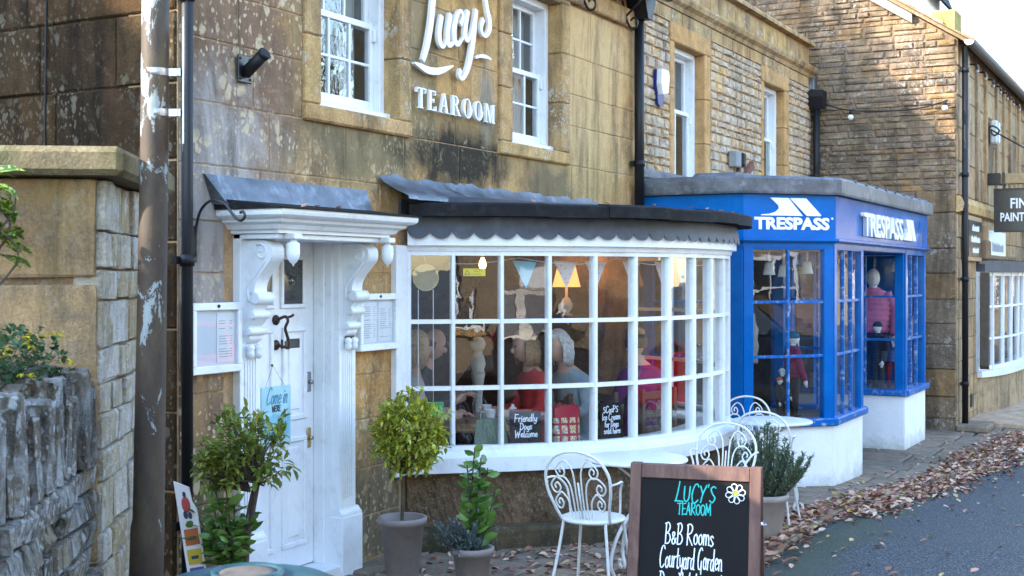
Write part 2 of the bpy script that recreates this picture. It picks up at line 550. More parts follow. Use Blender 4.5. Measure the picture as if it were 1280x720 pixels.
M['slate_edge'] = pbr('dark slate edge', (.011, .011, .012), .8, spec=.2, var=.5, vscale=9, bump=.6, bscale=25, dirt=(.05, .05, .045), dirt_amt=.5, dscale=12)
M['black_iron'] = pbr('black painted iron', (.012, .012, .014), .38, var=.3, vscale=15, bump=.05)
M['black_plastic'] = pbr('black pipe', (.010, .010, .012), .5, spec=.3, var=.2, vscale=8)
M['brass'] = pbr('aged brass', (.45, .36, .18), .35, metal=.9, var=.25, vscale=40)
M['rust_bronze'] = pbr('brown iron', (.06, .035, .025), .4, metal=.6, var=.3, vscale=40)
M['steel'] = pbr('steel band', (.34, .345, .355), .35, metal=1, var=.1, vscale=30)
M['sign_edge'] = pbr('sign back grey', (.35, .37, .40), .5, metal=.3)
M['glass'] = glass('window glass', .115)
M['glass_old'] = glass('old sash glass', .14, (.80, .84, .85), .05)
M['glass_shop'] = glass('shop window glass', .12, (.90, .93, .93), .015)
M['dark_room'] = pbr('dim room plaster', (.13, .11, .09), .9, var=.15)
M['room_wood'] = pbr('dark timber', (.075, .045, .025), .5, var=.3, vscale=12)
M['room_floor'] = pbr('tearoom floor boards', (.11, .07, .04), .5, var=.3, vscale=8)
M['room_white'] = pbr('tearoom white joinery', (.55, .54, .50), .6)
M['shop_wall'] = pbr('shop display board', (.34, .29, .24), .8, var=.1)
M['soil'] = pbr('potting soil', (.035, .024, .016), .95, var=.5, vscale=40, bump=.8, bscale=70)
M['pot'] = pbr('taupe plastic pot', (.22, .18, .165), .55, var=.10, vscale=5, bump=.05, dirt=(.10, .085, .075), dirt_amt=.5, dscale=5)
M['pot_pale'] = pbr('pale clay pot', (.36, .30, .27), .7, var=.10, vscale=5, bump=.08, dirt=(.20, .165, .14), dirt_amt=.5, dscale=6)
M['bark'] = pbr('bark', (.07, .052, .035), .9, var=.4, vscale=25, bump=.6, bscale=60)
M['teal'] = pbr('teal bin paint', (.006, .045, .058), .45, var=.12, vscale=6, bump=.03, dirt=(.10, .15, .15), dirt_amt=.35, dscale=9)
M['ash_plate'] = pbr('weathered stub plate', (.07, .06, .05), .7, var=.4, vscale=22, dirt=(.10, .06, .04), dirt_amt=.8, dscale=25)
M['paper'] = pbr('white paper', (.72, .73, .74), .7, var=.03)
M['print'] = pbr('grey print', (.30, .32, .36), .8)
M['grey_card'] = pbr('pale grey board', (.60, .63, .67), .7, var=.05)
M['board_black'] = pbr('chalkboard', (.010, .0095, .010), .75, spec=.15, var=.25, vscale=6, bump=.03)
M['chalk'] = pbr('white chalk', (.74, .78, .84), .85, var=.12, vscale=90)
M['chalk_teal'] = pbr('turquoise chalk', (.02, .42, .37), .85, var=.2, vscale=90)
M['chalk_yellow'] = pbr('yellow chalk', (.62, .58, .03), .85, var=.2, vscale=60)
M['open_sign'] = pbr('pale teal tin', (.34, .58, .64), .5, var=.10, vscale=12, dirt=(.20, .42, .50), dirt_amt=.7, dscale=9)
M['open_ink'] = pbr('blue sign ink', (.05, .22, .32), .6)
M['open_dark'] = pbr('dark sign ink', (.03, .05, .08), .6)
M['open_soft'] = pbr('soft blue sign ink', (.20, .46, .56), .6)


def wood_mat():
    m, nt, b = newmat('stained softwood')
    g = G(nt)
    p = g.P((3, 3, 3), obj=True)
    gr = g.noise(g.P((28, 28, 2.2), obj=True), 1, 6, .6, .6)
    c = g.ramp(gr, [(.25, (.048, .021, .015)), (.5, (.10, .045, .031)), (.75, (.155, .08, .057))])
    c = g.mix(g.rng(g.noise(p, 2, 4), .6, .75, 0, .5), c, (.21, .125, .10))
    g.l(c, b.inputs['Base Color'])
    b.inputs['Roughness'].default_value = .65
    g.bump(gr, b, .25, .005)
    return m


M['wood'] = wood_mat()


def asphalt_mat():
    m, nt, b = newmat('asphalt')
    g = G(nt)
    p = g.P()
    n1 = g.noise(p, 75, 5, .85)
    n2 = g.noise(p, 1.1, 6, .6)
    c = g.ramp(n1, [(.43, (.006, .008, .011)), (.5, (.027, .033, .039)), (.55, (.072, .080, .088)), (.62, (.22, .225, .23))])
    c = g.mix(1.0, c, g.ramp(n2, [(.3, .7), (.7, 1.25)]), 'MULTIPLY')
    xyz = g.sep(p)
    # moss along the foot of the pavement
    r = g.math('ADD', g.math('ABSOLUTE', g.math('ADD', xyz[1], 2.35)), g.math('MULTIPLY', g.math('SUBTRACT', g.noise(p, 2.4, 6, .7), .5), .9))
    c = g.mix(g.rng(r, .32, .05, 0, .7), c, (.045, .06, .02))
    g.l(c, b.inputs['Base Color'])
    g.l(g.rng(n2, .3, .7, .62, .85), b.inputs['Roughness'])
    g.bump(g.noise(p, 70, 5, .8), b, .9, .02)
    return m


M['asphalt'] = asphalt_mat()


def post_mat():
    m, nt, b = newmat('rusty post with flaking pale paint')
    g = G(nt)
    p = g.P((1, 1, .45))
    n = g.noise(p, 9, 9, .7, .5)
    c = g.ramp(g.noise(p, 14, 7, .7), [(.3, (.022, .013, .008)), (.55, (.045, .027, .014)), (.75, (.06, .045, .018))])
    xyz = g.sep(g.P())
    hi = g.rng(xyz[2], 1.15, 2.3, -.10, .0)
    f = g.rng(g.math('ADD', n, hi), .53, .545)
    c = g.mix(f, c, (.22, .25, .25))
    c = g.mix(g.math('MULTIPLY', g.rng(g.noise(p, 5, 6, .7), .57, .67), .3), c, (.09, .08, .03))
    g.l(c, b.inputs['Base Color'])
    b.inputs['Roughness'].default_value = .7
    g.bump(g.math('ADD', f, g.noise(p, 60, 4)), b, .5, .004)
    return m


M['post'] = post_mat()


# ---------------------------------------------------------------- stone laying
def stone_meshes(tag_, n, cham, jit, proud, seed):
    rnd = random.Random(seed)
    out = []
    for q in range(n):
        per = [(0, 0), (.5, 0), (1, 0), (1, .5), (1, 1), (.5, 1), (0, 1), (0, .5)]
        per = [(a + rnd.uniform(-jit, jit) if 0 < a < 1 else a + (rnd.uniform(0, jit) if a == 0 else -rnd.uniform(0, jit)),
                c + rnd.uniform(-jit, jit) * .6 if 0 < c < 1 else c + (rnd.uniform(0, jit) if c == 0 else -rnd.uniform(0, jit))) for a, c in per]
        inn = [(.5 + (a - .5) * (1 - 2 * cham[0]), .5 + (c - .5) * (1 - 2 * cham[1])) for a, c in per]
        V = [(a, .6, c) for a, c in per] + [(a, -.45, c) for a, c in per]
        V += [(a, -1 - rnd.uniform(-proud, proud), c) for a, c in inn] + [(.5, -1 - rnd.uniform(-proud, proud) * 1.4, .5)]
        F = []
        for k in range(8):
            l = (k + 1) % 8
            F += [(k, l, 8 + l, 8 + k), (8 + k, 8 + l, 16 + l, 16 + k), (16 + k, 16 + l, 24)]
        mb = MB(); mb.raw(V, F)
        me = mb.mesh(tag_)
        out.append(me)
    return out


def courses(x0, x1, z0, z1, hr, wr, holes=(), seed=1, top=None):
    """irregular courses of blocks; holes = (x0,x1,z0,z1)"""
    rnd = random.Random(seed)
    out = []
    z = z0
    while z < z1 - .02:
        h = rnd.uniform(*hr)
        if z + h > z1 - hr[0] * .5: h = z1 - z
        segs = [(x0, x1)]
        if top:
            lo, hi = top(z + h)
            segs = [(max(x0, lo), min(x1, hi))]
        for a, b, c, d in holes:
            if z + h * .5 > c and z + h * .5 < d:
                ns = []
                for p, q in segs:
                    if b <= p or a >= q: ns.append((p, q)); continue
                    if a > p: ns.append((p, a))
                    if b < q: ns.append((b, q))
                segs = ns
        for p, q in segs:
            x = p
            while x < q - .01:
                wd = rnd.uniform(*wr)
                if x + wd > q - wr[0] * .6: wd = q - x
                out.append((x, z, wd, h))
                x += wd
        z += h
    return out


def lay(rects, root, meshes, mat, frame, gap, depth, name, limit=300, bulk_mat=None, bulk_name='stone_facing', seed=3, dvar=.3):
    """place blocks; frame = (origin, rz): local x along the wall, local -y outwards"""
    rnd = random.Random(seed)
    org, rz = frame
    org = Vector(org)
    rm = Matrix.Rotation(rz, 4, 'Z')
    off = off_of(root)
    mm = []
    for me in meshes:
        me2 = me.copy(); me2.materials.clear(); me2.materials.append(mat); mm.append(me2)
    camv = cam.location
    key = lambda r: -(r[2] * r[3]) / ((org + rm @ Vector((r[0] + r[2] / 2, 0, r[1]))) - camv).length_squared
    rects = sorted(rects, key=key)
    bulk = MB()
    for i, (x, z, wd, h) in enumerate(rects):
        d = depth * rnd.uniform(1 - dvar, 1 + dvar)
        me = rnd.choice(mm)
        loc = org + rm @ Vector((x + gap / 2, 0, z + gap / 2))
        if i < limit:
            o = bpy.data.objects.new(name, me)
            C.objects.link(o)
            o.parent = root
            o.location = loc - off
            o.rotation_euler = (0, 0, rz)
            o.scale = (wd - gap, d, h - gap)
        else:
            T = Matrix.Translation(loc) @ rm @ Matrix.Diagonal((wd - gap, d, h - gap, 1))
            bulk.raw([T @ v.co for v in me.vertices], [tuple(p.vertices) for p in me.polygons])
    if bulk.v:
        o = add(bulk_name, bulk, bulk_mat or mat, root)
        o['kind'] = 'stuff'


ASH = stone_meshes('ashlar_block', 6, (.012, .02), .004, .10, 11)
RUB = stone_meshes('rubble_stone', 8, (.06, .10), .05, .35, 12)
FLG = stone_meshes('flagstone', 6, (.02, .02), .015, .12, 13)
DRY = stone_meshes('wall_stone', 8, (.10, .08), .09, .5, 14)


# ---------------------------------------------------------------- lettering
def text(name, s, size, loc, rz, mat, parent, ext=.002, width=None, align='LEFT', bold=0, shear=0, world=True):
    cu = bpy.data.curves.new(name, 'FONT')
    cu.body = s
    cu.size = size
    cu.extrude = ext
    cu.offset = bold
    cu.shear = shear
    cu.align_x = align
    cu.resolution_u = 3
    t = bpy.data.objects.new(name + '_tmp', cu)
    C.objects.link(t)
    bpy.context.view_layer.update()
    me = bpy.data.meshes.new_from_object(t.evaluated_get(bpy.context.evaluated_depsgraph_get()))
    bpy.data.objects.remove(t)
    bpy.data.curves.remove(cu)
    if width:
        xs = [v.co.x for v in me.vertices]
        k = width / (max(xs) - min(xs))
        x0 = min(xs)
        for v in me.vertices: v.co.x = (v.co.x - x0) * k if align == 'LEFT' else v.co.x * k
    me.transform(Matrix.Translation(Vector(loc)) @ Matrix.Rotation(rz, 4, 'Z') @ Matrix.Rotation(R(90), 4, 'X'))
    me.materials.clear()
    return link(name, me, mat, parent, world)


# one-stroke hand lettering: char -> (advance, strokes); doubled points are corners
SF = {
 'L': (.5, [[(.2, 1.05), (.12, .5), (.02, .03), (.02, .03), (.5, .0)]]),
 'U': (.5, [[(.05, .8), (.05, .2), (.2, 0), (.36, .2), (.4, .8)]]),
 'C': (.52, [[(.45, .85), (.36, 1), (.18, .9), (.05, .45), (.12, .06), (.28, 0), (.45, .15)]]),
 'Y': (.5, [[(.05, .85), (.22, .45)], [(.45, .9), (.22, .4), (.12, -.02)]]),
 "'": (.16, [[(.08, 1), (.05, .85)]]),
 'S': (.45, [[(.38, .78), (.24, .85), (.08, .7), (.2, .45), (.36, .25), (.22, 0), (.04, .1)]]),
 'T': (.5, [[(.02, .95), (.48, .98)], [(.25, .96), (.22, 0)]]),
 'E': (.45, [[(.4, .95), (.06, .92), (.06, .92), (.05, .0), (.05, .0), (.4, .02)], [(.06, .48), (.34, .5)]]),
 'A': (.5, [[(.02, 0), (.24, .96), (.24, .96), (.42, 0)], [(.1, .36), (.38, .38)]]),
 'R': (.52, [[(.06, 0), (.08, 1)], [(.02, .95), (.25, 1.02), (.42, .85), (.32, .6), (.08, .5), (.08, .5), (.45, 0)]]),
 'O': (.5, [[(.25, .92), (.07, .75), (.05, .3), (.2, .02), (.38, .2), (.42, .7), (.25, .92)]]),
 'M': (.62, [[(.04, 0), (.1, .92), (.1, .92), (.3, .3), (.3, .3), (.5, .92), (.5, .92), (.54, 0)]]),
 'B': (.52, [[(.08, 0), (.1, 1)], [(.02, .96), (.26, 1.02), (.38, .82), (.28, .58), (.1, .52), (.1, .52), (.34, .46), (.44, .22), (.3, .02), (.06, .0)]]),
 '&': (.4, [[(.36, .08), (.1, .42), (.12, .58), (.24, .56), (.22, .42), (.06, .2), (.12, .02), (.26, .06), (.36, .3)]]),
 'G': (.5, [[(.42, .88), (.32, 1), (.14, .8), (.06, .4), (.14, .04), (.3, .06), (.36, .36), (.36, .36), (.36, -.2)]]),
 'D': (.52, [[(.1, 0), (.1, 1)], [(.02, 1), (.26, .98), (.42, .7), (.42, .3), (.28, .04), (.06, 0)]]),
 'W': (.7, [[(.04, 1), (.14, 0), (.14, 0), (.34, .7), (.34, .7), (.46, 0), (.46, 0), (.62, 1)]]),
 'F': (.44, [[(.06, 0), (.08, 1), (.08, 1), (.42, 1)], [(.07, .5), (.32, .52)]]),
 'I': (.2, [[(.1, 1), (.08, 0)]]),
 'P': (.48, [[(.06, 0), (.08, 1)], [(.02, .96), (.28, 1), (.4, .78), (.3, .52), (.08, .46)]]),
 'N': (.52, [[(.06, 0), (.08, .95), (.08, .95), (.4, .02), (.4, .02), (.44, .98)]]),
 'o': (.36, [[(.2, .5), (.06, .36), (.07, .1), (.18, 0), (.3, .14), (.28, .4), (.2, .5)]]),
 'm': (.52, [[(.05, .5), (.06, 0)], [(.06, .32), (.15, .5), (.24, .4), (.24, 0)], [(.24, .32), (.34, .5), (.43, .4), (.45, 0)]]),
 's': (.32, [[(.26, .42), (.16, .5), (.06, .4), (.16, .26), (.26, .12), (.14, 0), (.03, .06)]]),
 'u': (.36, [[(.05, .5), (.05, .12), (.14, 0), (.26, .14), (.28, .5)], [(.28, .5), (.29, .04), (.35, .02)]]),
 'r': (.28, [[(.06, .5), (.07, 0)], [(.07, .3), (.15, .48), (.26, .46)]]),
 't': (.3, [[(.14, .9), (.12, .15), (.18, 0), (.27, .06)], [(.02, .55), (.28, .58)]]),
 'y': (.34, [[(.05, .5), (.08, .16), (.16, .1), (.27, .24), (.3, .5)], [(.3, .5), (.26, -.1), (.14, -.3), (.04, -.2)]]),
 'a': (.38, [[(.28, .42), (.18, .5), (.06, .34), (.08, .06), (.18, 0), (.28, .2), (.28, .48)], [(.28, .48), (.29, .06), (.36, .0)]]),
 'd': (.4, [[(.28, .42), (.18, .5), (.06, .34), (.08, .06), (.18, 0), (.28, .2), (.32, .95)], [(.31, .8), (.3, .06), (.38, .0)]]),
 'e': (.34, [[(.06, .24), (.28, .3), (.26, .46), (.15, .5), (.06, .3), (.1, .04), (.2, 0), (.31, .1)]]),
 'n': (.36, [[(.05, .5), (.06, 0)], [(.06, .3), (.17, .5), (.27, .38), (.29, .02), (.34, .0)]]),
 'g': (.36, [[(.28, .42), (.18, .5), (.06, .34), (.08, .1), (.18, .04), (.28, .2), (.29, .48)], [(.29, .48), (.26, -.14), (.14, -.3), (.04, -.2)]]),
 'l': (.2, [[(.1, .98), (.07, .1), (.16, .0)]]),
 'c': (.32, [[(.28, .42), (.18, .5), (.06, .3), (.08, .06), (.18, 0), (.29, .1)]]),
 'i': (.18, [[(.08, .5), (.08, .08), (.14, .0)], [(.09, .68), (.1, .72)]]),
 'f': (.28, [[(.27, .92), (.18, .98), (.11, .8), (.1, 0)], [(.02, .5), (.24, .52)]]),
 'h': (.36, [[(.06, .98), (.06, 0)], [(.06, .3), (.17, .5), (.27, .38), (.29, .0)]]),
 'p': (.36, [[(.05, .5), (.05, -.28)], [(.05, .4), (.18, .5), (.29, .34), (.26, .06), (.14, 0), (.05, .1)]]),
 ' ': (.24, []),
}


def hand(mb, s, cap, x0, z0, width, r, fn, slant=0.0, jit=.0, seed=1):
    """draw s with a one-stroke hand from (x0,z0) over width; fn(x,z,lift)->3D on the surface; r = half the stroke"""
    rnd = random.Random(seed)
    tot = sum(SF[c][0] for c in s)
    kx = width / tot
    x = 0
    for c in s:
        adv, st = SF[c]
        dz = rnd.uniform(-jit, jit) * cap
        for pl in st:
            pts = [(x0 + (x + a) * kx + b * cap * slant, z0 + b * cap + dz) for a, b in pl]
            sm = catmull([(a, b, 0) for a, b in pts], 5)
            # flat ribbon with rounded ends
            L = [v for i, v in enumerate(sm) if i == 0 or (v - sm[i - 1]).length > 1e-5]
            if len(L) < 2: continue
            A, B = [], []
            for i in range(len(L)):
                d = (L[min(i + 1, len(L) - 1)] - L[max(i - 1, 0)]).normalized()
                q = Vector((-d.y, d.x, 0)) * r * rnd.uniform(.85, 1.15)
                A.append(L[i] + q); B.append(L[i] - q)
            for i in range(len(L) - 1):
                lv = (len(mb.f) % 24) * 2.5e-5
                mb.poly([fn(A[i].x, A[i].y, lv), fn(A[i + 1].x, A[i + 1].y, lv), fn(B[i + 1].x, B[i + 1].y, lv), fn(B[i].x, B[i].y, lv)])
            for v in (L[0], L[-1]):
                lv = (len(mb.f) % 24) * 2.5e-5
                mb.poly([fn(v.x + r * math.cos(2 * PI * k / 8), v.y + r * math.sin(2 * PI * k / 8), lv) for k in range(8)])
        x += adv
    return mb

# ================================================================ THE SETTING
# road: one sheet to the horizon
mb = MB()
xs = [-400, -60, -20, -5, 0, 4, 6, 7, 8] + [8.5 + .5 * i for i in range(12)] + [16, 20, 30, 60, 120, 400]
ys = [-400, -60, -14, -9, -6, -4, -2.6, -2, -1, 0, 4, 12, 60, 400]
V = [(x, y, grd(x) - .03) for y in ys for x in xs]
nx = len(xs)
mb.raw(V, [(j * nx + i, j * nx + i + 1, (j + 1) * nx + i + 1, (j + 1) * nx + i) for j in range(len(ys) - 1) for i in range(nx - 1)], 0, True)
tag(add('road', mb, M['asphalt']), 'dark grey asphalt street falling gently away past the shopfronts', kind='structure')

EDGE = [(3.0, -2.0), (7.5, -2.22), (10.0, -2.12), (11.7, -2.26), (13.3, -2.42), (15.6, -2.62), (17.4, -2.75), (30, -2.9)]


def edge_y(x):
    for (a, ya), (b, yb) in zip(EDGE, EDGE[1:]):
        if a <= x <= b: return ya + (yb - ya) * (x - a) / (b - a)
    return EDGE[0][1] if x < EDGE[0][0] else EDGE[-1][1]


mb = MB()
px = [4.2 + .4 * i for i in range(50)]
V = []
for x in px: V += [(x, edge_y(x) + .03, grd(x) - .1), (x, edge_y(x) + .03, grd(x) - .008), (x, .5, grd(x) - .008), (x, .5, grd(x) - .1)]
mb.raw(V, [(i * 4 + k, (i + 1) * 4 + k, (i + 1) * 4 + k + 1, i * 4 + k + 1) for i in range(49) for k in range(3)])
pave = add('pavement', mb, M['flag_joint'])
tag(pave, 'worn stone flag pavement in front of the shops', kind='structure')
rnd = random.Random(5)
flm = []
for me in FLG:
    me.materials.append(M['flag']); flm.append(me)
x = 4.3
while x < 18.5:
    wd = rnd.uniform(.42, .75)
    y = edge_y(x + wd / 2)
    while y < -.05:
        d = rnd.uniform(.4, .8)
        if y + d > -.2: d = .15 - y
        o = bpy.data.objects.new('flagstone', rnd.choice(flm))
        C.objects.link(o)
        o.parent = pave
        # mesh: x 0..1, z 0..1 in the face, -y is outwards -> lay flat
        o.rotation_euler = (R(-90), -math.atan((grd(x + wd) - grd(x)) / wd) if False else 0, 0)
        o.scale = (wd - .02, rnd.uniform(.016, .024), d - .02)
        o.rotation_euler = (R(-90) + rnd.uniform(-.006, .006), math.atan((grd(x + wd) - grd(x)) / wd) * -1 + rnd.uniform(-.006, .006), 0)
        o.location = (x + .01, y + .01, grd(x) - .006)
        y += d
    x += wd


# ---------------------------------------------------------------- windows
def sash(root, X0, X1, z0, z1, y, zm, cols, rows, glassm, name='sash_window', curtain=None, fr=.055, gb=.018, label=None):
    """sliding sash in an opening facing -Y; frame front at y"""
    f = MB()
    f.box(X0, y, z0 + .03, X0 + fr, y + .12, z1, .004).box(X1 - fr, y, z0 + .03, X1, y + .12, z1, .004)
    f.box(X0 + fr, y, z1 - fr, X1 - fr, y + .12, z1, .004)
    f.box(X0 - .0, y - .05, z0, X1 + .0, y + .12, z0 + .045, .006)
    w_ = add(name, f, M['white'], root)
    if label: w_['label'] = label
    a, b = X0 + fr, X1 - fr
    for nm, lo, hi, yy in (('lower_sash', z0 + .045, zm + .02, y + .045), ('upper_sash', zm - .02, z1 - fr, y + .085)):
        s = MB()
        st = .042
        bt = .075 if nm == 'lower_sash' else .04
        s.box(a, yy, lo, a + st, yy + .035, hi, .003).box(b - st, yy, lo, b, yy + .035, hi, .003)
        s.box(a + st, yy + .001, lo, b - st, yy + .036, lo + bt, .003).box(a + st, yy + .001, hi - .04, b - st, yy + .036, hi, .003)
        gx0, gx1, gz0, gz1 = a + st, b - st, lo + bt, hi - .04
        for i in range(1, cols):
            x = gx0 + (gx1 - gx0) * i / cols
            s.box(x - gb / 2, yy + .004, gz0, x + gb / 2, yy + .03, gz1, .003)
        for j in range(1, rows):
            z = gz0 + (gz1 - gz0) * j / rows
            s.box(gx0, yy + .006, z - gb / 2, gx1, yy + .028, z + gb / 2, .003)
        add(nm, s, M['white'], w_)
        for i in range(cols):
            for j in range(rows):
                p = MB()
                xa, xb = gx0 + (gx1 - gx0) * i / cols, gx0 + (gx1 - gx0) * (i + 1) / cols
                za, zb = gz0 + (gz1 - gz0) * j / rows, gz0 + (gz1 - gz0) * (j + 1) / rows
                t = random.uniform(-.0015, .0015)
                p.poly([(xa, yy + .017, za), (xb, yy + .017 + t, za), (xb, yy + .017 + t, zb), (xa, yy + .017, zb)])
                add('pane', p, glassm, w_)
    for h0 in (a + .005, b - .03):
        h = MB(); h.box(h0, y + .02, zm - .10, h0 + .025, y + .05, zm - .02, .004); add('sash_horn', h, M['white'], w_)
    r = MB()
    D2 = y + 1.2
    r.poly([(X0, D2, z0), (X1, D2, z0), (X1, D2, z1), (X0, D2, z1)])
    r.poly([(X0, y + .12, z0), (X0, D2, z0), (X0, D2, z1), (X0, y + .12, z1)])
    r.poly([(X1, y + .12, z0), (X1, D2, z0), (X1, D2, z1), (X1, y + .12, z1)])
    r.poly([(X0, y + .12, z1), (X1, y + .12, z1), (X1, D2, z1), (X0, D2, z1)])
    r.poly([(X0, y + .12, z0), (X1, y + .12, z0), (X1, D2, z0), (X0, D2, z0)])
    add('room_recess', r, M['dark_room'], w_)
    if curtain:
        c = MB()
        for s_ in ((X0 + .06, X0 + .06 + curtain), (X1 - .06 - curtain, X1 - .06)):
            n = 14
            V = []
            for i in range(n + 1):
                x = s_[0] + (s_[1] - s_[0]) * i / n
                yy = y + .2 + .025 * math.sin(i * 1.9)
                V += [(x, yy, z0 + .05), (x, yy, z1)]
            c.raw(V, [(2 * i, 2 * i + 2, 2 * i + 3, 2 * i + 1) for i in range(n)], 0, True)
        add('curtain', c, M['curtain'], w_)
    return w_


M['curtain'] = pbr('pale curtain', (.55, .55, .52), .9, var=.06)


def dressings(root, X0, X1, z0, z1, wl, wr_, y=0, proud=.03, sill=.1, lint=.16, mat='surround', depth=.12):
    """stone jambs, lintel and sill round an opening"""
    s = MB(); s.box(X0 - wl, y - proud - .01, z0 - sill, X1 + wr_, y + depth, z0, .012); add('window_sill', s, M[mat], root)
    for a, b in ((X0 - wl, X0), (X1, X1 + wr_)):
        n = 3
        for i in range(n):
            za, zb = z0 + (z1 - z0) * i / n, z0 + (z1 - z0) * (i + 1) / n
            j = MB(); j.box(a, y - proud, za + .003, b, y + depth, zb - .001, .009); add('window_jamb', j, M[mat], root)
    l = MB(); l.box(X0 - wl, y - proud - .004, z1, X1 + wr_, y + depth, z1 + lint, .012); add('window_lintel', l, M[mat], root)


# ================================================================ THE TEAROOM
tea = thing('tearoom_building', 'weathered golden stone tearoom with white bow window, panelled door and raised white lettering', 'building', (4.95, 0, 0))
EAVE = 4.42
W1 = (6.13, 6.98, 2.81, 4.02)
W2 = (8.52, 9.37, 2.81, 4.02)
DOOR = (5.52, 6.27, .0, 2.03)
BAY = (7.12, 10.84, .0, 2.2)
# wall core (behind the facing blocks), with real openings
mb = MB()
XL, XR = 4.951, 10.93
def wallgrid(mb, x0, x1, z0, z1, holes, y0, y1):
    xs = sorted({x0, x1, *[h[0] for h in holes], *[h[1] for h in holes]})
    zs = sorted({z0, z1, *[h[2] for h in holes], *[h[3] for h in holes]})
    zs = [z for z in zs if z0 <= z <= z1]
    for a, b in zip(xs, xs[1:]):
        run = None
        for c, d in zip(zs, zs[1:]):
            m_ = ((a + b) / 2, (c + d) / 2)
            if any(h[0] < m_[0] < h[1] and h[2] < m_[1] < h[3] for h in holes):
                if run: mb.box(a, y0, run[0], b, y1, run[1]); run = None
            else:
                run = (run[0], d) if run else (c, d)
        if run: mb.box(a, y0, run[0], b, y1, run[1])
grow = lambda h, e=.02: (h[0] - e, h[1] + e, h[2] - e, h[3] + e)
wallgrid(mb, XL, XR, -.3, EAVE, [grow(W1), grow(W2), DOOR, BAY], 0, .34)
add('wall', mb, M['mortar'], tea)
holes = [(W1[0] - .15, W1[1] + .13, W1[2] - .1, W1[3] + .16), (W2[0] - .19, W2[1] + .15, W2[2] - .1, W2[3] + .16), (5.3, 6.46, -.5, 2.03), (7.0, 10.86, -1, 2.2)]
lay(courses(4.955, 10.92, -.25, 4.05, (.26, .34), (.42, .82), holes, 21), tea, ASH, M['ashlar'], ((0, 0, 0), 0), .006, .006, 'ashlar_block', seed=4, dvar=.3)
# eaves course
x = 4.955
k = 0
while x < 10.9:
    wd = min(random.uniform(.7, 1.1), 10.93 - x)
    e = MB(); e.box(x + .003, -.06, 4.06, x + wd - .003, .1, 4.22, .012); add('eaves_stone', e, M['surround'], tea)
    x += wd
# side wall, facing the garden
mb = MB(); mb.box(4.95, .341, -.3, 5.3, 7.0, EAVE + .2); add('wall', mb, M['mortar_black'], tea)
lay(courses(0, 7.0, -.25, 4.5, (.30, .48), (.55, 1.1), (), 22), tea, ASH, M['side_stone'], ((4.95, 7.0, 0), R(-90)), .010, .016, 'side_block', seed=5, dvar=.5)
mb = MB()
mb.poly([(4.97, 0, EAVE), (4.97, 7.0, EAVE), (4.97, 3.5, 7.3)]); mb.poly([(10.9, 0, EAVE), (10.9, 7.0, EAVE), (10.9, 3.5, 7.3)])
mb.poly([(5.0, 7.0, -.3), (10.9, 7.0, -.3), (10.9, 7.0, EAVE), (5.0, 7.0, EAVE)])
mb.poly([(10.9, .35, -.3), (10.9, 7.0, -.3), (10.9, 7.0, EAVE), (10.9, .35, EAVE)])
add('wall', mb, M['mortar_dark'], tea)
rf = MB()
rf.prism([(-.28, EAVE - .06), (3.5, 7.36), (7.28, EAVE - .06), (7.28, EAVE + .04), (3.5, 7.48), (-.28, EAVE + .04)], lambda a, b, t: (t, a, b), 4.8, 11.0)
roof = add('roof', rf, M['roof_stone'], tea)
for i in range(9):
    s = MB()
    a0, a1 = i / 9, (i + 1.25) / 9
    for side in (0,):
        y0, y1 = -.3 + 3.8 * a0, min(-.3 + 3.8 * a1, 3.5)
        zz = lambda q: EAVE + .04 + (q + .28) * (3.44 / 3.78)
        s.prism([(y0, zz(y0) + .005), (y1, zz(y1) + .005), (y1, zz(y1) + .015), (y0, zz(y0) + .05)], lambda a, b, t: (t, a, b), 4.8, 11.0)
    add('slate_course', s, M['roof_stone'], roof)
c_ = MB(); c_.box(7.6, 3.1, 7.0, 8.4, 3.9, 8.4, .02).box(7.55, 3.05, 8.35, 8.45, 3.95, 8.5, .02); add('chimney', c_, M['mortar'], roof)
gt = MB()
gt.prism([(.06 * math.cos(PI + PI * k / 8) - .33, 4.36 + .06 * math.sin(PI + PI * k / 8)) for k in range(9)] + [(-.27, 4.375), (-.39, 4.375)], lambda a, b, t: (t, a, b), 4.8, 10.97)
add('gutter', gt, M['black_iron'], tea)
for bx_ in (9.72, 10.62):
    br = MB()
    br.tube(catmull([(bx_, -.02, 4.28), (bx_, -.05, 4.14), (bx_, -.08, 4.06), (bx_, -.11, 4.02), (bx_, -.155, 4.03), (bx_, -.165, 4.08), (bx_, -.13, 4.115), (bx_, -.10, 4.09)], 5), .011, 6)
    br.tube([(bx_, -.05, 4.13), (bx_, -.27, 4.33)], .010, 6)
    add('gutter_bracket', br, M['black_iron'], tea)


def downpipe(root, X, y, ztop, zbot, r, hopper=True, name='downpipe'):
    p = MB()
    p.tube([(X, y, zbot), (X, y, ztop)], r, 12)
    z = zbot + .5
    while z < ztop - .2:
        p.tube([(X, y, z), (X, y, z + .06)], r + .008, 12)
        p.box(X - r - .03, y + r - .01, z + .01, X + r + .03, y + r + .015, z + .05)
        z += 1.35
    o = add(name, p, M['black_plastic'], root)
    if hopper:
        h = MB()
        h.prism([(-.05, 0), (.05, 0), (.12, .16), (.12, .24), (-.12, .24), (-.12, .16)], lambda a, b, t: (X + a, t, ztop + b), y - .11, y + .09)
        add('rainwater_hopper', h, M['black_plastic'], o)
    return o


downpipe(tea, 10.87, -.08, 4.14, 2.3, .045)
dp = downpipe(tea, 4.955, -.06, 4.3, .0, .030, hopper=False)
cb = MB(); cb.tube([(4.93, .9, 4.4), (4.925, .92, 3.2), (4.925, .93, 2.55), (4.925, .9, 2.3)], .006, 6)
add('cable', cb, M['black_plastic'], tea)

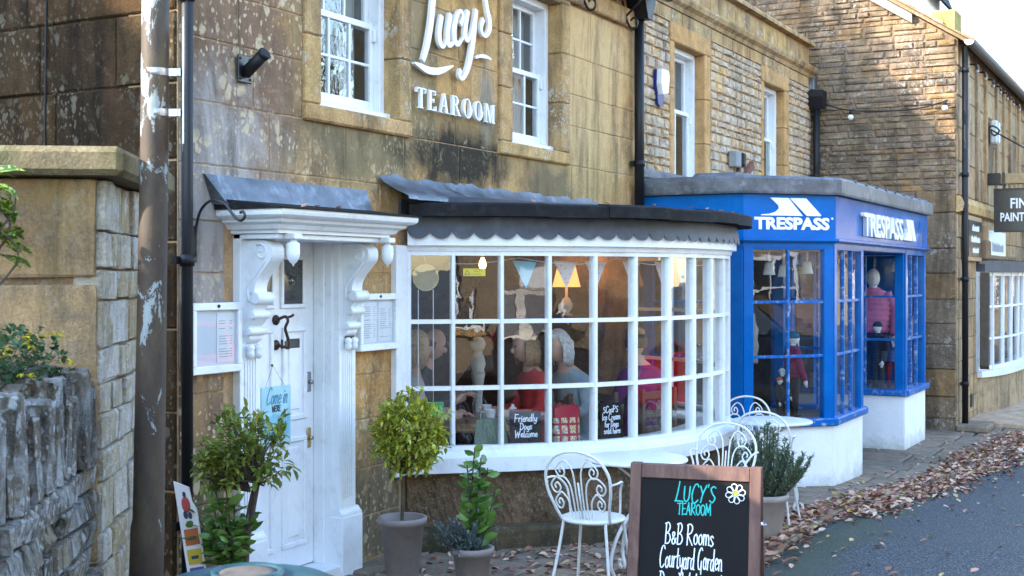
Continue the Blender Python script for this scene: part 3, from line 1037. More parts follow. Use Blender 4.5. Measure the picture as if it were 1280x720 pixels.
sash(tea, *W1, .10, 3.42, 3, 2, M['glass_old'], curtain=.16)
sash(tea, *W2, .10, 3.42, 3, 2, M['glass_old'], curtain=.22)
dressings(tea, *W1, .15, .13)
dressings(tea, *W2, .19, .15)

# ---- raised lettering on the wall
M['letter'] = pbr('white sign letters', (.78, .78, .77), .45, var=.03)


def brush(mb, pts, ws, y0, y1, n=7):
    """letter stroke of varying width, a solid plate from y0 to y1"""
    L = catmull([(a, b, 0) for a, b in pts], n)
    WW = catmull([(q, 0, 0) for q in ws], n)
    A, B = [], []
    for i in range(len(L)):
        d = (L[min(i + 1, len(L) - 1)] - L[max(i - 1, 0)]).normalized()
        q = Vector((-d.y, d.x, 0)) * max(WW[i].x, .002) * .5
        A.append(L[i] + q); B.append(L[i] - q)
    V = []
    for i in range(len(L)):
        V += [(A[i].x, y1, A[i].y), (B[i].x, y1, B[i].y), (A[i].x, y0, A[i].y), (B[i].x, y0, B[i].y)]
    F = []
    for i in range(len(L) - 1):
        a, b = 4 * i, 4 * i + 4
        F += [(a, a + 1, b + 1, b), (a, b, b + 2, a + 2), (a + 1, a + 3, b + 3, b + 1)]
    F += [(0, 2, 3, 1)]
    e = 4 * (len(L) - 1)
    F += [(e, e + 1, e + 3, e + 2)]
    mb.raw(V, F)


LUCY = {
    'L': [([(7.381, 3.812), (7.362, 3.732), (7.338, 3.663), (7.31, 3.505), (7.262, 3.345), (7.208, 3.23)], [0.037, 0.037, 0.036, 0.036, 0.034, 0.025]), ([(7.1, 3.201), (7.173, 3.191), (7.267, 3.176), (7.386, 3.185), (7.484, 3.212), (7.596, 3.252)], [0.011, 0.034, 0.047, 0.047, 0.036, 0.009])],
    'u': [([(7.447, 3.574), (7.415, 3.459), (7.423, 3.39), (7.459, 3.364), (7.496, 3.393), (7.539, 3.506), (7.564, 3.608)], [0.029, 0.032, 0.032, 0.02, 0.015, 0.02, 0.026]), ([(7.559, 3.607), (7.524, 3.478), (7.529, 3.4), (7.574, 3.395), (7.622, 3.435)], [0.026, 0.032, 0.032, 0.02, 0.009])],
    'c': [([(7.698, 3.553), (7.732, 3.619), (7.693, 3.649), (7.639, 3.589), (7.609, 3.499), (7.624, 3.426), (7.673, 3.417), (7.742, 3.475)], [0.027, 0.021, 0.018, 0.029, 0.037, 0.032, 0.021, 0.009])],
    'y': [([(7.802, 3.671), (7.768, 3.559), (7.763, 3.485), (7.802, 3.464), (7.855, 3.533), (7.917, 3.699)], [0.03, 0.033, 0.033, 0.021, 0.018, 0.024]), ([(7.917, 3.699), (7.874, 3.483), (7.816, 3.299), (7.75, 3.203), (7.706, 3.18), (7.68, 3.203), (7.701, 3.24)], [0.027, 0.036, 0.033, 0.024, 0.018, 0.021, 0.024])],
    's': [([(8.114, 3.914), (8.053, 3.895), (8.036, 3.851), (8.053, 3.799), (8.08, 3.722), (8.114, 3.645), (8.105, 3.582), (8.053, 3.536), (8.003, 3.547), (7.992, 3.597), (8.025, 3.651)], [0.012, 0.018, 0.021, 0.028, 0.031, 0.034, 0.031, 0.021, 0.021, 0.024, 0.028])],
    'dash': [([(7.909, 3.356), (7.981, 3.378), (8.058, 3.384), (8.133, 3.376)], [0.015, 0.024, 0.025, 0.012])],
    'apos': [([(7.962, 3.877), (7.981, 3.833)], [0.027, 0.012])],
}
for ch_, strokes in LUCY.items():
    mb = MB()
    for i, (p_, w_) in enumerate(strokes): brush(mb, p_, [q * (1.0 if ch_ == 'dash' or (ch_ == 'L' and i == 1) else 1.5) for q in w_], -.035, -.058 - i * .0008)
    add('sign_letter', mb, M['letter'], tea)


def serif(ch, x, z, h, mb, y0=-.035, y1=-.057):
    k = [0]
    def P_(poly):
        k[0] += 1
        mb.prism([(x + a * h, z + b * h) for a, b in poly], lambda a, b, t: (a, t, b), y0, y1 - k[0] * .0004)
    bx = lambda a0, b0, a1, b1: P_([(a0, b0), (a1, b0), (a1, b1), (a0, b1)])
    tk, th, sf = .17, .06, .07
    def stem(a, w_=tk): bx(a, 0, a + w_, 1); bx(a - sf, 0, a + w_ + sf, .05); bx(a - sf, .95, a + w_ + sf, 1)
    def ring(cx, cz, rx, rz, a0=0, a1=360, n=20):
        pts = []
        N = n
        for i in range(N):
            for q in (i, i + 1): pass
            u0, u1 = R(a0 + (a1 - a0) * i / N), R(a0 + (a1 - a0) * (i + 1) / N)
            t = lambda u: .05 + .12 * abs(math.cos(u))
            P_([(cx + rx * math.cos(u0), cz + rz * math.sin(u0)), (cx + rx * math.cos(u1), cz + rz * math.sin(u1)),
                (cx + (rx - t(u1)) * math.cos(u1), cz + (rz - .06) * math.sin(u1)), (cx + (rx - t(u0)) * math.cos(u0), cz + (rz - .06) * math.sin(u0))])
    if ch == 'T': bx(.33, 0, .5, 1); bx(.24, 0, .59, .05); bx(.02, .94, .81, 1); bx(.02, .76, .07, .95); bx(.76, .76, .81, .95)
    if ch == 'E': stem(.1); bx(.2, .94, .66, 1); bx(.61, .78, .66, .95); bx(.2, .48, .5, .53); bx(.46, .4, .5, .61); bx(.2, 0, .7, .06); bx(.65, .05, .7, .24)
    if ch == 'A':
        P_([(.08, 0), (.15, 0), (.43, 1), (.38, 1)]); P_([(.6, 0), (.79, 0), (.5, 1), (.38, 1)]); bx(.2, .32, .65, .37); bx(0, 0, .24, .05); bx(.5, 0, .88, .05)
    if ch == 'R':
        stem(.1); ring(.3, .745, .34, .255, -90, 90, 12); bx(.2, .94, .32, 1); bx(.2, .49, .32, .545); P_([(.3, .5), (.46, .5), (.8, 0), (.62, 0)]); bx(.56, 0, .86, .05)
    if ch == 'O': ring(.43, .5, .42, .52)
    if ch == 'M':
        bx(.1, 0, .16, 1); bx(.02, 0, .26, .05); bx(.02, .95, .2, 1); P_([(.1, 1), (.27, 1), (.58, .1), (.5, 0)]); P_([(.5, 0), (.55, 0), (.86, 1), (.8, 1)]); bx(.78, 0, .95, 1); bx(.7, 0, 1.03, .05); bx(.85, .95, 1.03, 1)


for ch, xx in zip('TEAROOM', (7.13, 7.275, 7.42, 7.575, 7.73, 7.885, 8.045)):
    mb = MB(); serif(ch, 0, 2.912, .135, mb)
    for i, v in enumerate(mb.v): mb.v[i] = (xx + v[0] * 1.02, v[1], v[2])
    add('sign_letter', mb, M['letter'], tea)

# ---- bow window
BP = [(7.06, -.02), (7.25, -.26), (7.46, -.51), (7.69, -.75), (7.94, -.97), (8.23, -1.14), (8.56, -1.26), (8.88, -1.325), (9.2, -1.345), (9.52, -1.33), (9.84, -1.265), (10.13, -1.14), (10.38, -.95), (10.60, -.70), (10.78, -.42), (10.90, -.02)]
BV = [Vector((a, b, 0)) for a, b in BP]


def bow(o, n=5, ends=True):
    """the bow's plan line pushed outwards by o"""
    L = catmull([(a, b, 0) for a, b in BP], n)
    out = []
    for i, p in enumerate(L):
        d = (L[min(i + 1, len(L) - 1)] - L[max(i - 1, 0)]).normalized()
        q = p + Vector((d.y, -d.x, 0)) * o
        q.y = min(q.y, -.0005)
        out.append(q)
    return out


def band(mb, rows, mi=0, smooth=True, n=5):
    """loft between plan lines: rows = [(offset, z), ...]"""
    LL = [[Vector((p.x, p.y, z)) for p in bow(o, n)] for o, z in rows]
    m_ = len(LL[0])
    V = [p for L in LL for p in L]
    F = [(j * m_ + i, j * m_ + i + 1, (j + 1) * m_ + i + 1, (j + 1) * m_ + i) for j in range(len(rows) - 1) for i in range(m_ - 1)]
    mb.raw(V, F, mi, smooth)
    return mb


ZB, Z1, Z2, ZT = .615, 1.06, 1.50, 1.985
bw = MB()
band(bw, [(-.06, .66), (.02, .648), (.10, .61), (.10, .515), (.06, .505), (-.06, .505)], smooth=False)
bay = add('bow_window', bw, M['white'], tea)
fz = MB()
band(fz, [(-.05, 1.965), (.035, 1.965), (.04, 1.995), (.075, 2.0), (.075, 2.12), (-.05, 2.12)], smooth=False)
add('frieze_board', fz, M['white'], bay)
for z, h, nm in ((ZB + .035, .06, 'bottom_rail'), (Z1, .028, 'cross_bar'), (Z2, .028, 'cross_bar'), (1.96, .05, 'top_rail')):
    r_ = MB()
    for a, b in zip(BV, BV[1:]):
        d = (b - a).normalized(); q = Vector((d.y, -d.x, 0))
        o0 = .016 if 'bar' in nm else .024
        V = []
        for p in (a, b):
            for oo in (-.03, o0):
                for zz in (z - h / 2, z + h / 2): V.append(p + q * oo + Vector((0, 0, zz)))
        r_.raw(V, [(0, 1, 3, 2), (4, 6, 7, 5), (0, 4, 5, 1), (2, 3, 7, 6), (1, 5, 7, 3), (0, 2, 6, 4)])
    add(nm, r_, M['white'], bay)
for i, p in enumerate(BV):
    a = BV[max(i - 1, 0)]; b = BV[min(i + 1, len(BV) - 1)]
    d = (b - a).normalized(); q = Vector((d.y, -d.x, 0))
    wd = .03 if 0 < i < len(BV) - 1 else .06
    s = MB()
    pr = [(-wd / 2, -.05), (wd / 2, -.05), (wd / 2, .012), (wd / 2 - .006, .026), (-wd / 2 + .006, .026), (-wd / 2, .012)]
    s.prism(pr, lambda u, v, t: p + d * u + q * v + Vector((0, 0, t)), .63, 1.975)
    add('glazing_bar', s, M['white'], bay)
for a, b in zip(BV, BV[1:]):
    d = (b - a).normalized(); q = Vector((d.y, -d.x, 0))
    for z0, z1 in ((ZB, Z1), (Z1, Z2), (Z2, 1.97)):
        t = [random.uniform(-.0022, .0022) for _ in range(4)]
        s = MB(); s.poly([a + q * (-.012 + t[0]) + Vector((0, 0, z0)), b + q * (-.012 + t[1]) + Vector((0, 0, z0)), b + q * (-.012 + t[2]) + Vector((0, 0, z1)), a + q * (-.012 + t[3]) + Vector((0, 0, z1))])
        add('pane', s, M['glass'], bay)
# flat white end board against the wall
s = MB(); s.box(6.90, -.05, .5, 7.03, .0, 2.0, .006); add('end_board', s, M['white'], bay)
# scalloped lead skirt
sk = MB()
Lt = bow(.08, 20); Lb = bow(.105, 20)
# cumulative length along the line for the scallops
cum = [0]
for i in range(1, len(Lb)): cum.append(cum[-1] + (Lb[i] - Lb[i - 1]).length)
per = .145
V = []
for i in range(len(Lb)):
    u = (cum[i] / per) % 1
    dz = .062 * math.sqrt(max(0, 1 - (2 * u - 1) ** 2))
    f = (.085 + dz) / .147
    pb = Lt[i].lerp(Lb[i], f)
    V += [(Lt[i].x, Lt[i].y, 2.19), (pb.x, pb.y, 2.105 - dz), (pb.x * 1.0, pb.y + .006, 2.107 - dz)]
sk.raw(V, [(3 * i, 3 * i + 3, 3 * i + 4, 3 * i + 1) for i in range(len(Lb) - 1)] + [(3 * i + 1, 3 * i + 4, 3 * i + 5, 3 * i + 2) for i in range(len(Lb) - 1)], 0, False)
add('scalloped_skirt', sk, M['lead_dark'], bay)
# dark slate edge, built of curved lengths, and roof
L2 = bow(.20, 5)
nseg = 11
for k in range(nseg):
    i0, i1 = round(k * (len(L2) - 1) / nseg), round((k + 1) * (len(L2) - 1) / nseg)
    e = MB()
    dz = random.uniform(-.004, .004)
    o_ = random.uniform(-.006, .006)
    V = []
    for i in range(i0, i1 + 1):
        p, q = bow(.205 + o_, 5)[i], bow(.05, 5)[i]
        sh = .0
        V += [(q.x, q.y, 2.19 + dz), (p.x, p.y, 2.187 + dz), (p.x, p.y, 2.26 + dz), (p.x * 1 + (q.x - p.x) * .08, p.y + (q.y - p.y) * .08, 2.272 + dz), (q.x, q.y, 2.285 + dz)]
    n_ = i1 - i0
    F = [(5 * i + j, 5 * i + 5 + j, 5 * i + 6 + j, 5 * i + 1 + j) for i in range(n_) for j in range(4)]
    F += [(0, 1, 2, 3, 4), tuple(5 * n_ + j for j in range(5))]
    e.raw(V, F)
    add('roof_edge_slate', e, M['slate_edge'], bay)
rt = MB()
La = bow(.07, 5)
n_ = len(La)
V = [(p.x, p.y, 2.28) for p in La] + [(p.x, -.0, 2.36) for p in La]
rt.raw(V, [(i, i + 1, n_ + i + 1, n_ + i) for i in range(n_ - 1)])
rt.box(6.98, -.03, 2.17, 10.9, .3, 2.30)
add('bow_roof', rt, M['lead_dark'], bay)
# lead flashing dressed up the wall, wrinkled
fl = MB()
rr = random.Random(8)
n_ = 60
V = []
for i in range(n_ + 1):
    x = 6.74 + 3.35 * i / n_
    wv = .010 * math.sin(i * .7) + rr.uniform(-.014, .014)
    V += [(x, -.022 + rr.uniform(-.003, .003), 2.445 + wv * .7), (x, -.05 + wv * .5, 2.40 + wv * .4), (x, -.15 + wv, 2.345 + wv * .5), (x, -.235 + wv, 2.305), (x, -.24 + wv, 2.285)]
fl.raw(V, [(5 * i + j, 5 * i + 5 + j, 5 * i + 6 + j, 5 * i + 1 + j) for i in range(n_) for j in range(4)], 0, True)
add('lead_flashing', fl, M['lead'], bay)
# roughcast dwarf wall under the bow and its plinth
dw = MB()
band(dw, [(.02 + .001 * k, .51 - .04 * k) for k in range(15)], n=18, smooth=False)
rr = random.Random(3)
for i, v in enumerate(dw.v): q_ = rr.uniform(-.010, .010); dw.v[i] = (v[0] + q_ * .5, min(v[1] + q_, -.001), v[2] + rr.uniform(-.008, .008) if v[2] < .5 else v[2])
add('dwarf_wall', dw, M['roughcast'], bay)
pl = bow(.13, 5)
nseg = 8
for k in range(nseg):
    i0, i1 = round(k * (len(pl) - 1) / nseg), round((k + 1) * (len(pl) - 1) / nseg)
    e = MB(); V = []
    o_ = random.uniform(-.012, .012)
    for i in range(i0, i1 + 1):
        p, q = bow(.135 + o_, 5)[i], bow(.0, 5)[i]
        V += [(p.x, p.y, -.1), (p.x, p.y, .125), (p.x + (q.x - p.x) * .12, p.y + (q.y - p.y) * .12, .15), (q.x, q.y, .165)]
    n2 = i1 - i0
    e.raw(V, [(4 * i + j, 4 * i + 4 + j, 4 * i + 5 + j, 4 * i + 1 + j) for i in range(n2) for j in range(3)] + [(0, 1, 2, 3), tuple(4 * n2 + j for j in range(4))])
    add('plinth_stone', e, M['ledge'], bay)

# ---- door, pilasters, brackets, canopy
DY = .12
lf = MB(); lf.box(5.54, DY, .075, 6.255, DY + .045, 2.0, .002)
door = add('door', lf, M['white'], tea)
# raised stiles and moulded panels
mo = MB()
for x0, x1, z0, z1 in ((5.63, 5.86, .95, 1.5), (5.94, 6.17, .95, 1.5), (5.63, 5.86, .2, .85), (5.94, 6.17, .2, .85)):
    for a, b, c, d in ((x0, z0, x1, z0 + .03), (x0, z1 - .03, x1, z1), (x0, z0 + .03, x0 + .03, z1 - .03), (x1 - .03, z0 + .03, x1, z1 - .03)):
        mo.box(a, DY - .014, b, c, DY + .01, d, .005)
    mo.box(x0 + .06, DY - .008, z0 + .06, x1 - .06, DY + .01, z1 - .06, .006)
add('door_moulding', mo, M['white'], door)
for x0, x1 in ((5.66, 5.84), (5.95, 6.13)):
    f = MB()
    for a, b, c, d in ((x0 - .025, 1.61, x1 + .025, 1.635), (x0 - .025, 1.895, x1 + .025, 1.92), (x0 - .025, 1.635, x0, 1.895), (x1, 1.635, x1 + .025, 1.895)):
        f.box(a, DY - .016, b, c, DY + .01, d, .005)
    add('light_frame', f, M['white'], door)
    g_ = MB(); g_.box(x0, DY - .006, 1.635, x1, DY - .002, 1.895); add('door_pane', g_, M['door_glass'] if 'door_glass' in M else pbr('dark door glass', (.035, .032, .03), .05, spec=.8), door)
    ro = MB(); ro.lathe([(.03, 0), (.03, .004), (.018, .01), (.0001, .012)], ((x0 + x1) / 2 - .01, DY - .006, 1.77), 16, axis='y'); add('bullseye', ro, M['glass_shop'], door)
kn = MB()
for z in (1.545, 1.40): kn.lathe([(.03, 0), (.03, .008), (.02, .018), (.0001, .02)], (5.885, DY, z), 16, axis='y')
kn.tube(catmull([(5.885, DY - .01, 1.545), (5.90, DY - .06, 1.565), (5.905, DY - .075, 1.54), (5.90, DY - .06, 1.50), (5.92, DY - .055, 1.46), (5.935, DY - .06, 1.42), (5.92, DY - .07, 1.385), (5.90, DY - .05, 1.39), (5.885, DY - .015, 1.40)], 6), [.009] * 48 + [.009], 8)
kn.tube(catmull([(5.90, DY - .06, 1.56), (5.93, DY - .075, 1.565), (5.95, DY - .08, 1.575)], 4), .008, 6)
add('door_knocker', kn, M['rust_bronze'], door)
lb = MB(); lb.box(5.935, DY - .012, 1.375, 6.10, DY + .002, 1.43, .003).box(5.95, DY - .016, 1.385, 6.085, DY - .01, 1.42, .003); add('letter_box', lb, M['black_iron'], door)
for nm, z, m_ in (('door_latch', 1.165, 'steel'), ('door_lock_plate', .83, 'brass')):
    s = MB(); s.box(6.175, DY - .01, z - .06, 6.215, DY + .002, z + .06, .006).lathe([(.012, 0), (.012, .02), (.0001, .022)], (6.195, DY - .01, z), 10, axis='y'); add(nm, s, M[m_], door)
for z in (1.72, 1.14, .6):
    s = MB(); s.tube([(6.252, DY - .012, z - .045), (6.252, DY - .012, z + .045)], .007, 6); add('hinge', s, M['black_iron'], door)
fr = MB()
fr.box(5.50, .0, .05, 5.54, DY + .06, 2.0).box(6.256, -.005, .05, 6.30, DY + .06, 2.0).box(5.50, -.001, 2.0, 6.30, DY + .06, 2.04).box(5.5, -.07, -.02, 6.3, DY + .08, .068, .006)
fr.box(6.244, .045, .068, 6.258, DY - .002, 2.0, .003)
add('door_frame', fr, M['white'], tea)
for sgn, (a, b) in ((0, (5.375, 5.545)), (1, (6.275, 6.445))):
    p = MB()
    p.box(a, -.05, .4, b, .02, 2.03, .003)
    n = 5
    for i in range(n):
        u = a + .03 + (b - a - .06) * (i + .5) / n
        p.box(u - .008, -.056, .46, u + .008, -.05, 1.36, .003)
    pil = add('door_pilaster', p, M['white'], tea)
    q = MB(); q.box(a - .02, -.09, -.05, b + .02, .02, .355, .006); 
    add('pilaster_plinth', q, M['white'], pil)
    q = MB()
    q.prism([(.02, .355), (-.085, .355), (-.085, .37), (-.07, .378), (-.066, .392), (-.055, .40), (.02, .40)], lambda u, v, t: (t, u, v), a - .014, b + .014)
    add('base_moulding', q, M['white'], pil)
    # scroll bracket: S profile seen from the side, outwards = -y
    cx = (a + b) / 2
    prof = catmull([(-.05, 1.43), (-.085, 1.46), (-.08, 1.52), (-.105, 1.545), (-.13, 1.58), (-.11, 1.61), (-.135, 1.645), (-.155, 1.68), (-.135, 1.71), (-.12, 1.72), (-.135, 1.78), (-.19, 1.845), (-.235, 1.90), (-.23, 1.965), (-.18, 1.995)], 4)
    poly = [(v.x, v.y) for v in prof] + [(-.05, 1.995)]
    k_ = MB()
    k_.prism(poly, lambda u, v, t: (t, u, v), cx - .052, cx + .052)
    br = add('scroll_bracket', k_, M['white'], pil)
    s = MB()
    for (dy, z, r0) in ((-.165, 1.925, .05), (-.115, 1.675, .036)):
        for side in (-1, 1):
            pts = [(cx + side * .054, dy + r0 * (1 - t / 14) * math.cos(t * .62 + 1), z + r0 * (1 - t / 14) * math.sin(t * .62 + 1)) for t in range(13)]
            s.tube(pts, .0075, 6)
    for side in (-1, 1):
        s.tube(catmull([(cx + side * .054, -.20, 1.885), (cx + side * .054, -.125, 1.80), (cx + side * .054, -.075, 1.735), (cx + side * .054, -.085, 1.66)], 5), .007, 6)
    add('scroll_carving', s, M['white'], br)
    s = MB()
    for dy, z, r0 in ((-.135, 1.68, .035), (-.112, 1.59, .025), (-.09, 1.50, .022)):
        s.lathe([(r0 * .8, -.07), (r0, -.062), (r0, .062), (r0 * .8, .07)], (cx, dy, z), 14, axis='x')
    add('bracket_roll', s, M['white'], br)
    s = MB()
    for dx in (-.032, .032):
        s.lathe([(.008, 0), (.02, -.008), (.024, -.022), (.018, -.034), (.02, -.042), (.022, -.06), (.012, -.078), (.0001, -.082)], (cx + dx, -.078, 1.43), 12)
    add('bracket_drop', s, M['white'], br)
s = MB(); s.box(6.33, -.066, 1.385, 6.415, -.05, 1.44, .003); add('name_plate', s, M['black_iron'], tea)
# canopy: moulded cornice on three sides
ca = MB()
pr = [(-.125, 2.028), (-.125, 2.045), (-.10, 2.05), (-.085, 2.072), (-.055, 2.085), (-.05, 2.10), (-.02, 2.108), (-.004, 2.12), (0, 2.135), (0, 2.15)]
CX0, CX1, CYF = 5.23, 6.53, -.45
V = []
for o, z in pr:
    V += [(CX0 - o, -.001, z), (CX0 - o, CYF - o, z), (CX1 + o, CYF - o, z), (CX1 + o, -.001, z)]
F = [(4 * i + j, 4 * i + j + 1, 4 * i + 5 + j, 4 * i + 4 + j) for i in range(len(pr) - 1) for j in range(3)]
F += [(0, 1, 2, 3), tuple(4 * (len(pr) - 1) + j for j in (3, 2, 1, 0))]
ca.raw(V, F)
ca.box(5.375, -.30, 1.998, 6.445, -.001, 2.027, .004)
can = add('door_canopy', ca, M['white'], tea)
for x in (5.46, 6.36):
    s = MB()
    s.box(x - .035, -.375, 1.997, x + .035, -.305, 2.027, .004)
    s.lathe([(.016, 1.998), (.018, 1.985), (.034, 1.975), (.037, 1.955), (.035, 1.94), (.037, 1.935), (.034, 1.90), (.02, 1.875), (.008, 1.865), (.004, 1.855), (.0001, 1.85)], (x, -.34, 0), 16)
    add('acorn_drop', s, M['white'], can)
s = MB()
s.prism([(.0, 2.215), (-.465, 2.158), (-.465, 2.151), (.0, 2.151)], lambda u, v, t: (t, u, v), 5.215, 6.545)
add('canopy_roof', s, M['slate_edge'], can)
for a, b, a2, b2 in ((5.13, 5.79, 5.2, 5.79), (5.792, 6.60, 5.792, 6.56)):
    s = MB()
    s.raw([(a, -.02, 2.335), (b, -.02, 2.335), (b2, -.10, 2.19), (a2, -.10, 2.19), (b2, -.115, 2.172), (a2, -.115, 2.172), (a, -.003, 2.335), (b, -.003, 2.335), (b2, -.003, 2.18), (a2, -.003, 2.18)],
          [(0, 1, 2, 3), (3, 2, 4, 5), (0, 6, 7, 1), (0, 3, 5, 9, 6), (1, 7, 8, 4, 2), (5, 4, 8, 9)])
    add('lead_apron', s, M['lead'], can)

# ---- interior of the tearoom
it = MB()
it.poly([(6.5, 4.2, .02), (11.0, 4.2, .02), (11.0, -1.3, .02), (6.5, -1.3, .02)])
# trim the floor to the inside of the bow
it = MB()
L = bow(-.02, 5)
V = [(p.x, p.y, .02) for p in L] + [(p.x, 4.2, .02) for p in L]
n_ = len(L)
it.raw(V, [(i, i + 1, n_ + i + 1, n_ + i) for i in range(n_ - 1)])
add('room_floor', it, M['room_floor'], tea)
it = MB()
it.box(7.0, 3.2, .02, 10.92, 3.3, 2.5).box(6.99, .345, .02, 7.09, 3.2, 2.5).box(10.85, .345, .02, 10.899, 3.2, 2.5)
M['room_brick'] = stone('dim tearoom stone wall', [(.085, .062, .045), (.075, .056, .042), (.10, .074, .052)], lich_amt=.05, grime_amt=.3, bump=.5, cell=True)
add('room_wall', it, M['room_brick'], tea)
it = MB(); it.box(7.0, .345, 2.45, 10.9, 3.3, 2.5); 
L = bow(-.03, 5)
it.raw([(p.x, p.y, 2.10) for p in L] + [(p.x, .3, 2.10) for p in L], [(i, i + 1, n_ + i + 1, n_ + i) for i in range(n_ - 1)])
add('room_ceiling', it, M['dark_room'], tea)
it = MB(); band(it, [(-.06, .64), (-.30, .64), (-.30, .60), (-.06, .60)], smooth=False); add('window_board', it, M['room_white'], bay)
it = MB(); band(it, [(-.25, .60), (-.25, .02)], smooth=False); add('panelling', it, M['room_white'], bay)
it = MB()
it.box(9.35, 3.05, .02, 9.47, 3.18, 2.2, .01).box(10.2, 3.05, .02, 10.32, 3.18, 2.2, .01).box(9.35, 3.05, 2.08, 10.32, 3.18, 2.2, .01).box(9.47, 3.12, .02, 10.2, 3.16, 2.08)
add('inner_door', it, M['room_white'], tea)
it = MB()
it.lathe([(.05, .02), (.06, .1), (.03, .2), (.045, .5), (.035, .8), (.05, .95), (.06, 1.0)], (9.12, .62, 0), 12).lathe([(.06, 1.0), (.05, 1.03), (.065, 1.08), (.05, 1.14), (.035, 1.17), (.045, 1.18)], (9.12, .62, 0), 12).ball((9.12, .62, 1.24), .065)
add('newel_post', it, M['room_white'], tea)

# ---- fittings on the wall
def notice_case(x0, x1, z0, z1, label, sheets):
    t = thing('notice_case', label, 'notice board', ((x0 + x1) / 2, -.017, z0))
    b = MB(); b.box(x0 + .01, -.045, z0 + .01, x1 - .01, -.018, z1 - .01); add('back_panel', b, M['grey_card'], t)
    f = MB()
    for a, c, d, e in ((x0, z0, x1, z0 + .04), (x0, z1 - .04, x1, z1), (x0, z0 + .04, x0 + .03, z1 - .04), (x1 - .03, z0 + .04, x1, z1 - .04)):
        f.box(a, -.07, c, d, -.017, e, .004)
    add('frame', f, M['white'], t)
    for a, b_ in sheets:
        s = MB(); s.box(a, -.05, z0 + .055, b_, -.0455, z1 - .055)
        sh = add('menu_sheet', s, M['paper'], t)
        pr_ = MB()
        rr = random.Random(int(a * 1000))
        z = z1 - .085
        while z > z0 + .075:
            w1 = rr.uniform(.35, .6) * (b_ - a)
            c0 = (a + b_) / 2
            if rr.random() < .8:
                pr_.box(a + .015, -.0508, z, a + .015 + w1, -.0502, z + .0035)
                pr_.box(b_ - .035, -.0508, z, b_ - .015, -.0502, z + .0035)
            z -= .0135
        add('menu_print', pr_, M['print'], sh)
    g_ = MB(); g_.poly([(x0 + .03, -.058, z0 + .04), (x1 - .03, -.058, z0 + .04), (x1 - .03, -.058, z1 - .04), (x0 + .03, -.058, z1 - .04)]); add('glazing', g_, M['glass'], t)
    l = MB(); l.lathe([(.009, 0), (.009, .006), (.0001, .008)], ((x0 + x1) / 2, -.07, z1 - .018), 10, axis='y'); add('lock', l, M['black_iron'], t)
    return t


notice_case(4.99, 5.37, 1.29, 1.66, 'white framed menu case left of the door with one sheet in it', [(5.19, 5.325)])
notice_case(6.475, 6.895, 1.335, 1.69, 'white framed menu case between the door and the bow window', [(6.52, 6.67), (6.69, 6.84)])

t = thing('hanging_basket_bracket', 'empty black iron scroll bracket on the wall beside the door canopy', 'bracket', (5.05, -.02, 1.9))
s = MB()
s.tube(catmull([(5.05, -.03, 1.90), (5.05, -.03, 2.02), (5.05, -.06, 2.13), (5.05, -.13, 2.185), (5.05, -.22, 2.17), (5.05, -.28, 2.11), (5.05, -.325, 2.08), (5.05, -.355, 2.10), (5.05, -.345, 2.125), (5.05, -.325, 2.12)], 6), .0075, 8)
add('scroll_arm', s, M['black_iron'], t)
s = MB(); s.box(5.035, -.03, 1.87, 5.065, -.017, 2.06, .003); add('fixing_plate', s, M['black_iron'], t)

t = thing('wall_spotlight', 'black tube spotlight on a square plate high beside the left sash window', 'lamp', (5.44, -.017, 2.93))
s = MB(); s.box(5.385, -.03, 2.85, 5.495, -.017, 3.0, .004)
for a in (5.40, 5.48):
    for z in (2.87, 2.98): s.lathe([(.008, 0), (.006, .006), (.0001, .007)], (a, -.03, z), 8, axis='y')
add('mounting_plate', s, M['black_iron'], t)
s = MB(); s.tube([(5.44, -.03, 2.90), (5.44, -.165, 3.0)], .033, 14); s.tube([(5.44, -.15, 2.988), (5.44, -.17, 3.003)], .036, 14)
add('lamp_tube', s, M['black_plastic'], t)

# ================================================================ THE OUTDOOR SHOP NEXT DOOR
shp = thing('outdoor_shop_building', 'rubble stone house with a parapet and a projecting blue shopfront', 'building', (10.95, 0, -.2))
V3 = (11.92, 12.80, 2.72, 4.12)
V4 = (14.88, 15.74, 2.72, 4.12)
mb = MB()
wallgrid(mb, 10.932, 17.0, -.4, 4.44, [grow(V3), grow(V4), (11.15, 16.1, -.4, 2.5)], 0, .34)
mb.box(10.932, .341, -.4, 10.97, 6, 4.44).box(16.9, .341, -.4, 17.0, 6, 4.44).box(10.97, 5.9, -.4, 16.9, 6, 4.44).box(10.97, .341, 4.3, 16.9, 5.9, 4.43)
add('wall', mb, M['mortar'], shp)
holes = [(V3[0] - .13, V3[1] + .2, V3[2] - .1, V3[3] + .2), (V4[0] - .1, V4[1] + .2, V4[2] - .1, V4[3] + .2)]
lay(courses(10.94, 16.99, 2.5, 4.30, (.065, .115), (.11, .30), holes, 31), shp, RUB, M['rubble'], ((0, 0, 0), 0), .012, .02, 'rubble_stone', 300, M['rubble_far'], seed=6, dvar=.45)
lay(courses(10.94, 16.99, 4.30, 4.44, (.14, .14), (.5, .9), (), 32), shp, ASH, M['surround'], ((0, 0, 0), 0), .006, .02, 'frieze_block', seed=7)
mb = MB()
wallgrid(mb, 10.932, 17.0, 4.58, 4.86, [], .02, .30)
add('parapet', mb, M['mortar'], shp)
lay(courses(10.94, 16.99, 4.58, 4.85, (.27, .27), (.7, 1.2), (), 33), shp, ASH, M['surround'], ((0, .02, 0), 0), .006, .012, 'parapet_block', seed=8)
x = 10.93
